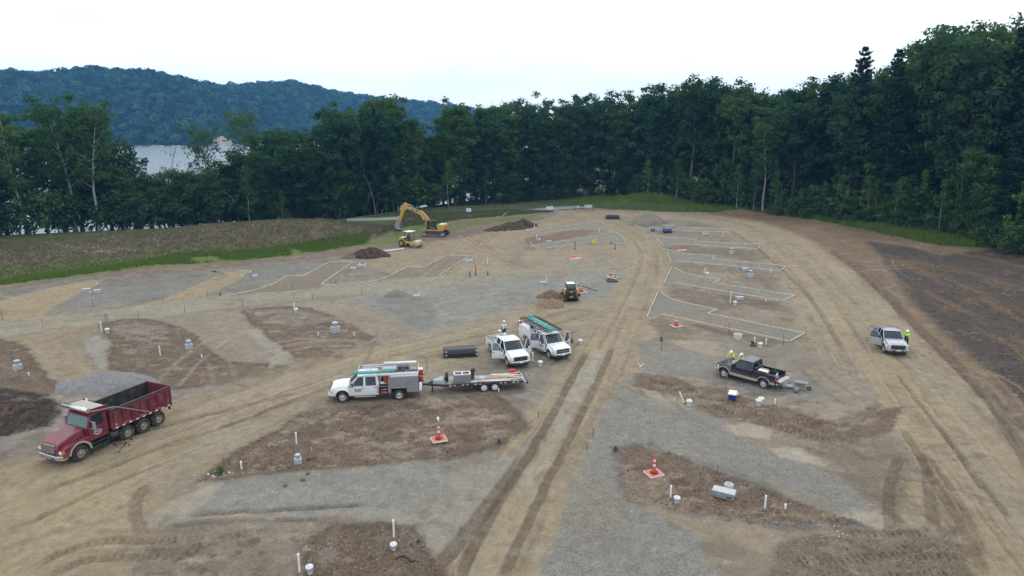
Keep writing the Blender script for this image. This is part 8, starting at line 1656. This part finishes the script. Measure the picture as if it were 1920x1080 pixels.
# ------------------------------------------------------------------ people
def person(label, loc, yaw, pose, shirt, trouser='trousers', lean=0.0, vest=None):
    V3 = lambda x, y, z: Vector((x, y, z)); caps = []
    def cap(a, b, r0, r1, mt): caps.append((Vector(a), Vector(b), r0, r1, mt))
    sit = pose == 'sit'; hipz = .16 if sit else .93
    hip = V3(0, 0, hipz); ca, sa = math.cos(lean), math.sin(lean)
    tor = lambda x, y, z: hip + Vector((x * ca + z * sa, y, z * ca - x * sa))
    cap(tor(0, -.09, .02), tor(0, .09, .02), .135, .135, trouser); cap(tor(0, 0, .08), tor(.0, 0, .30), .15, .155, shirt); cap(tor(0, -.10, .40), tor(0, .10, .40), .125, .125, shirt); cap(tor(0, -.17, .50), tor(0, .17, .50), .075, .075, shirt); cap(tor(0, 0, .48), tor(.01, 0, .62), .06, .055, 'skin')
    hc = tor(.03, 0, .72); cap(hc - Vector((.01, 0, .03)), hc + Vector((0, 0, .04)), .09, .098, 'skin'); cap(hc + Vector((.085, 0, -.02)), hc + Vector((.105, 0, -.035)), .014, .018, 'skin'); cap(hc + Vector((.05, 0, -.09)), hc + Vector((.07, 0, -.09)), .04, .03, 'skin')
    for y in (-1, 1): cap(hc + Vector((0, y * .09, .01)), hc + Vector((0, y * .10, -.03)), .018, .014, 'skin')
    for y in (-1, 1):
        hp = tor(0, y * .10, 0)
        if sit: kn = hp + V3(.42, y * .06, .22); an = hp + V3(.72, y * .10, -.08); toe = an + V3(.14, y * .03, .06)
        else: kn = V3(.03, y * .12, .50); an = V3(-.02 + .06 * (y > 0), y * .13, .09); toe = an + V3(.17, y * .03, -.05)
        cap(hp, kn, .092, .065, trouser); cap(kn, an, .064, .045, trouser); cap(an - Vector((.03, 0, .03)), toe, .048, .042, 'boots')
        sh = tor(0, y * .20, .49)
        if pose == 'hips': el = sh + V3(-.10, y * .20, -.22); wr = el + V3(.16, -y * .17, -.14)
        elif pose == 'fold': el = sh + V3(.06, y * .06, -.27); wr = el + V3(.16, -y * .24, .07)
        elif pose == 'rest': el = sh + V3(.20, y * .07, -.17); wr = el + V3(.20, -y * .16, .0)
        elif pose == 'sit': el = sh + V3(.12, y * .08, -.25); wr = el + V3(.22, -y * .06, -.02)
        else: el = sh + V3(-.02, y * .06, -.29); wr = el + V3(.07, y * .0, -.25)
        cap(sh, el, .056, .044, shirt); cap(el, wr, .042, .03, 'skin'); hd_ = (wr - el).normalized(); sd_ = hd_.cross(V3(0, 0, 1)).normalized() if abs(hd_.z) < .9 else V3(0, 1, 0); nn_ = sd_.cross(hd_)
        cap(wr, wr + hd_ * .07, .03, .036, 'skin')
        for j, ln in enumerate((.062, .072, .068, .052)):
            b_ = wr + hd_ * .09 + sd_ * (j - 1.5) * .021; k_ = b_ + hd_ * ln * .55 - nn_ * .006; cap(b_ - hd_ * .03, k_, .0125, .0115, 'skin'); cap(k_, k_ + hd_ * ln * .4 - nn_ * .022, .0115, .0105, 'skin')
        t0 = wr + hd_ * .03 - sd_ * .03; cap(t0, t0 + hd_ * .05 - sd_ * .035, .014, .012, 'skin')
    m = MB()
    for a, b, r0, r1, mt in caps:
        m.tube(a, b, r0, r1, 10)
        for p, r in ((a, r0), (b, r1)): m.lathe([(r * math.sin(t), -r * math.cos(t)) for t in np.linspace(0.02, math.pi - .02, 7)], p, 'z', 10)
    tmp = m.build('tmp', 'skin'); md = tmp.modifiers.new('r', 'REMESH'); md.mode = 'VOXEL'; md.voxel_size = .011; sm = tmp.modifiers.new('s', 'SMOOTH'); sm.factor = .5; sm.iterations = 2; dc = tmp.modifiers.new('d', 'DECIMATE'); dc.ratio = .35
    me = bpy.data.meshes.new_from_object(tmp.evaluated_get(bpy.context.evaluated_depsgraph_get())); bpy.data.objects.remove(tmp); me.name = 'body'
    ms = ['skin', shirt, trouser, 'boots']; me.materials.clear(); [me.materials.append(MATS[x]) for x in ms]
    n = len(me.polygons); cen = np.zeros(n * 3); me.polygons.foreach_get('center', cen); cen = cen.reshape(-1, 3); best = np.full(n, 1e9); mi = np.zeros(n, dtype=np.int32)
    for a, b, r0, r1, mt in caps:
        A = np.array(a); D = np.array(b) - A; t = np.clip(((cen - A) @ D) / (D @ D + 1e-9), 0, 1); d = np.linalg.norm(cen - A - t[:, None] * D, axis=1) - (r0 + (r1 - r0) * t); k = d < best; best[k] = d[k]; mi[k] = ms.index(mt)
    me.polygons.foreach_set('material_index', mi); me.polygons.foreach_set('use_smooth', np.ones(n, dtype=bool))
    o = thing('person', label, 'person', loc, yaw); link('body', me, o)
    h = MB(); h.lathe([(.150, .045), (.150, .055), (.128, .06), (.124, .11), (.10, .155), (.06, .18), (.004, .188)], hc, 'z', 18); h.prism([(hc.x + .10, hc.z + .045), (hc.x + .215, hc.z + .036), (hc.x + .215, hc.z + .046), (hc.x + .10, hc.z + .058)], -.09, .09); h.bar((hc.x - .10, 0, hc.z + .17), (hc.x + .09, 0, hc.z + .175), .03, .03); h.build('hard_hat', 'hat_white', o)
    h = MB()
    for y in (-1, 1): h.lathe([(.012 * math.sin(t), -.012 * math.cos(t)) for t in np.linspace(.02, math.pi - .02, 5)], hc + Vector((.088, y * .033, .012)), 'z', 8)
    h.build('eyes', 'black_metal', o); h = MB(); h.cbox(hc + Vector((.094, 0, -.058)), (.012, .045, .010)); h.build('mouth', 'red_lens', o)
    h = MB(); h.cbox(hc + Vector((-.075, 0, .0)), (.06, .15, .10)); h.build('hair', 'hair', o, .02)
    if vest:
        h = MB(); P0 = tor(0, 0, .06); P1 = tor(0, 0, .52)
        for z in (.14, .32):
            c_ = tor(0, 0, z); h.lathe([(.165, -.02), (.168, 0), (.165, .02)], c_, 'z', 14)
        h.build('reflective_band', 'white_band', o)
    return o
g = at(945, 633); person('person in a white shirt and hard hat standing behind the white pickup', g, R(60), 'hips', 'shirt_white')
X = k2['X']; person('person in a tan shirt and hard hat sitting in the white pickup bed', in_frame(T2_, (X(5.45), .15, .90)), T2_.rotation_euler[2] + R(170), 'sit', 'shirt_tan', lean=.12)
X = k4['X']; Wb = k4['Wd']
p = in_frame(T4_, (X(.35), -Wb - .38, 0)); p.z = hz(p.x, p.y); person('person in a yellow vest leaning on the front of the black pickup hood', p, T4_.rotation_euler[2] + R(100), 'rest', 'hivis_yellow', lean=.38, vest=True)
p = in_frame(T4_, (X(1.35), -Wb - .42, 0)); p.z = hz(p.x, p.y); person('person in a lime shirt leaning on the black pickup hood near the windshield', p, T4_.rotation_euler[2] + R(84), 'rest', 'hivis', lean=.34)
X = k5['X']; p = in_frame(T5_, (X(2.75), k5['Wd'] + .55, 0)); p.z = hz(p.x, p.y); person('person in a lime vest and hard hat standing beside the silver pickup', p, R(-115), 'fold', 'hivis', vest=True)

# ------------------------------------------------------------------ haze
def haze():
    m = bpy.data.materials.new('haze_air'); m.use_nodes = True; t = m.node_tree; t.nodes.clear(); o = t.nodes.new('ShaderNodeOutputMaterial'); v = t.nodes.new('ShaderNodeVolumePrincipled'); v.inputs['Color'].default_value = (.17, .48, 1.0, 1); v.inputs['Density'].default_value = HAZE; v.inputs['Anisotropy'].default_value = .0; v.inputs['Density Attribute'].default_value = ''
    t.links.new(v.outputs[0], o.inputs['Volume']); MATS['haze_air'] = m; b = MB(); b.box(-2750, 2750, -900, 2250, -14, 150); h = b.build('haze', 'haze_air'); tag(h, 'bluish summer haze between the camera and the far hills', 'haze', kind='stuff')
HAZE = 0.00020
haze()
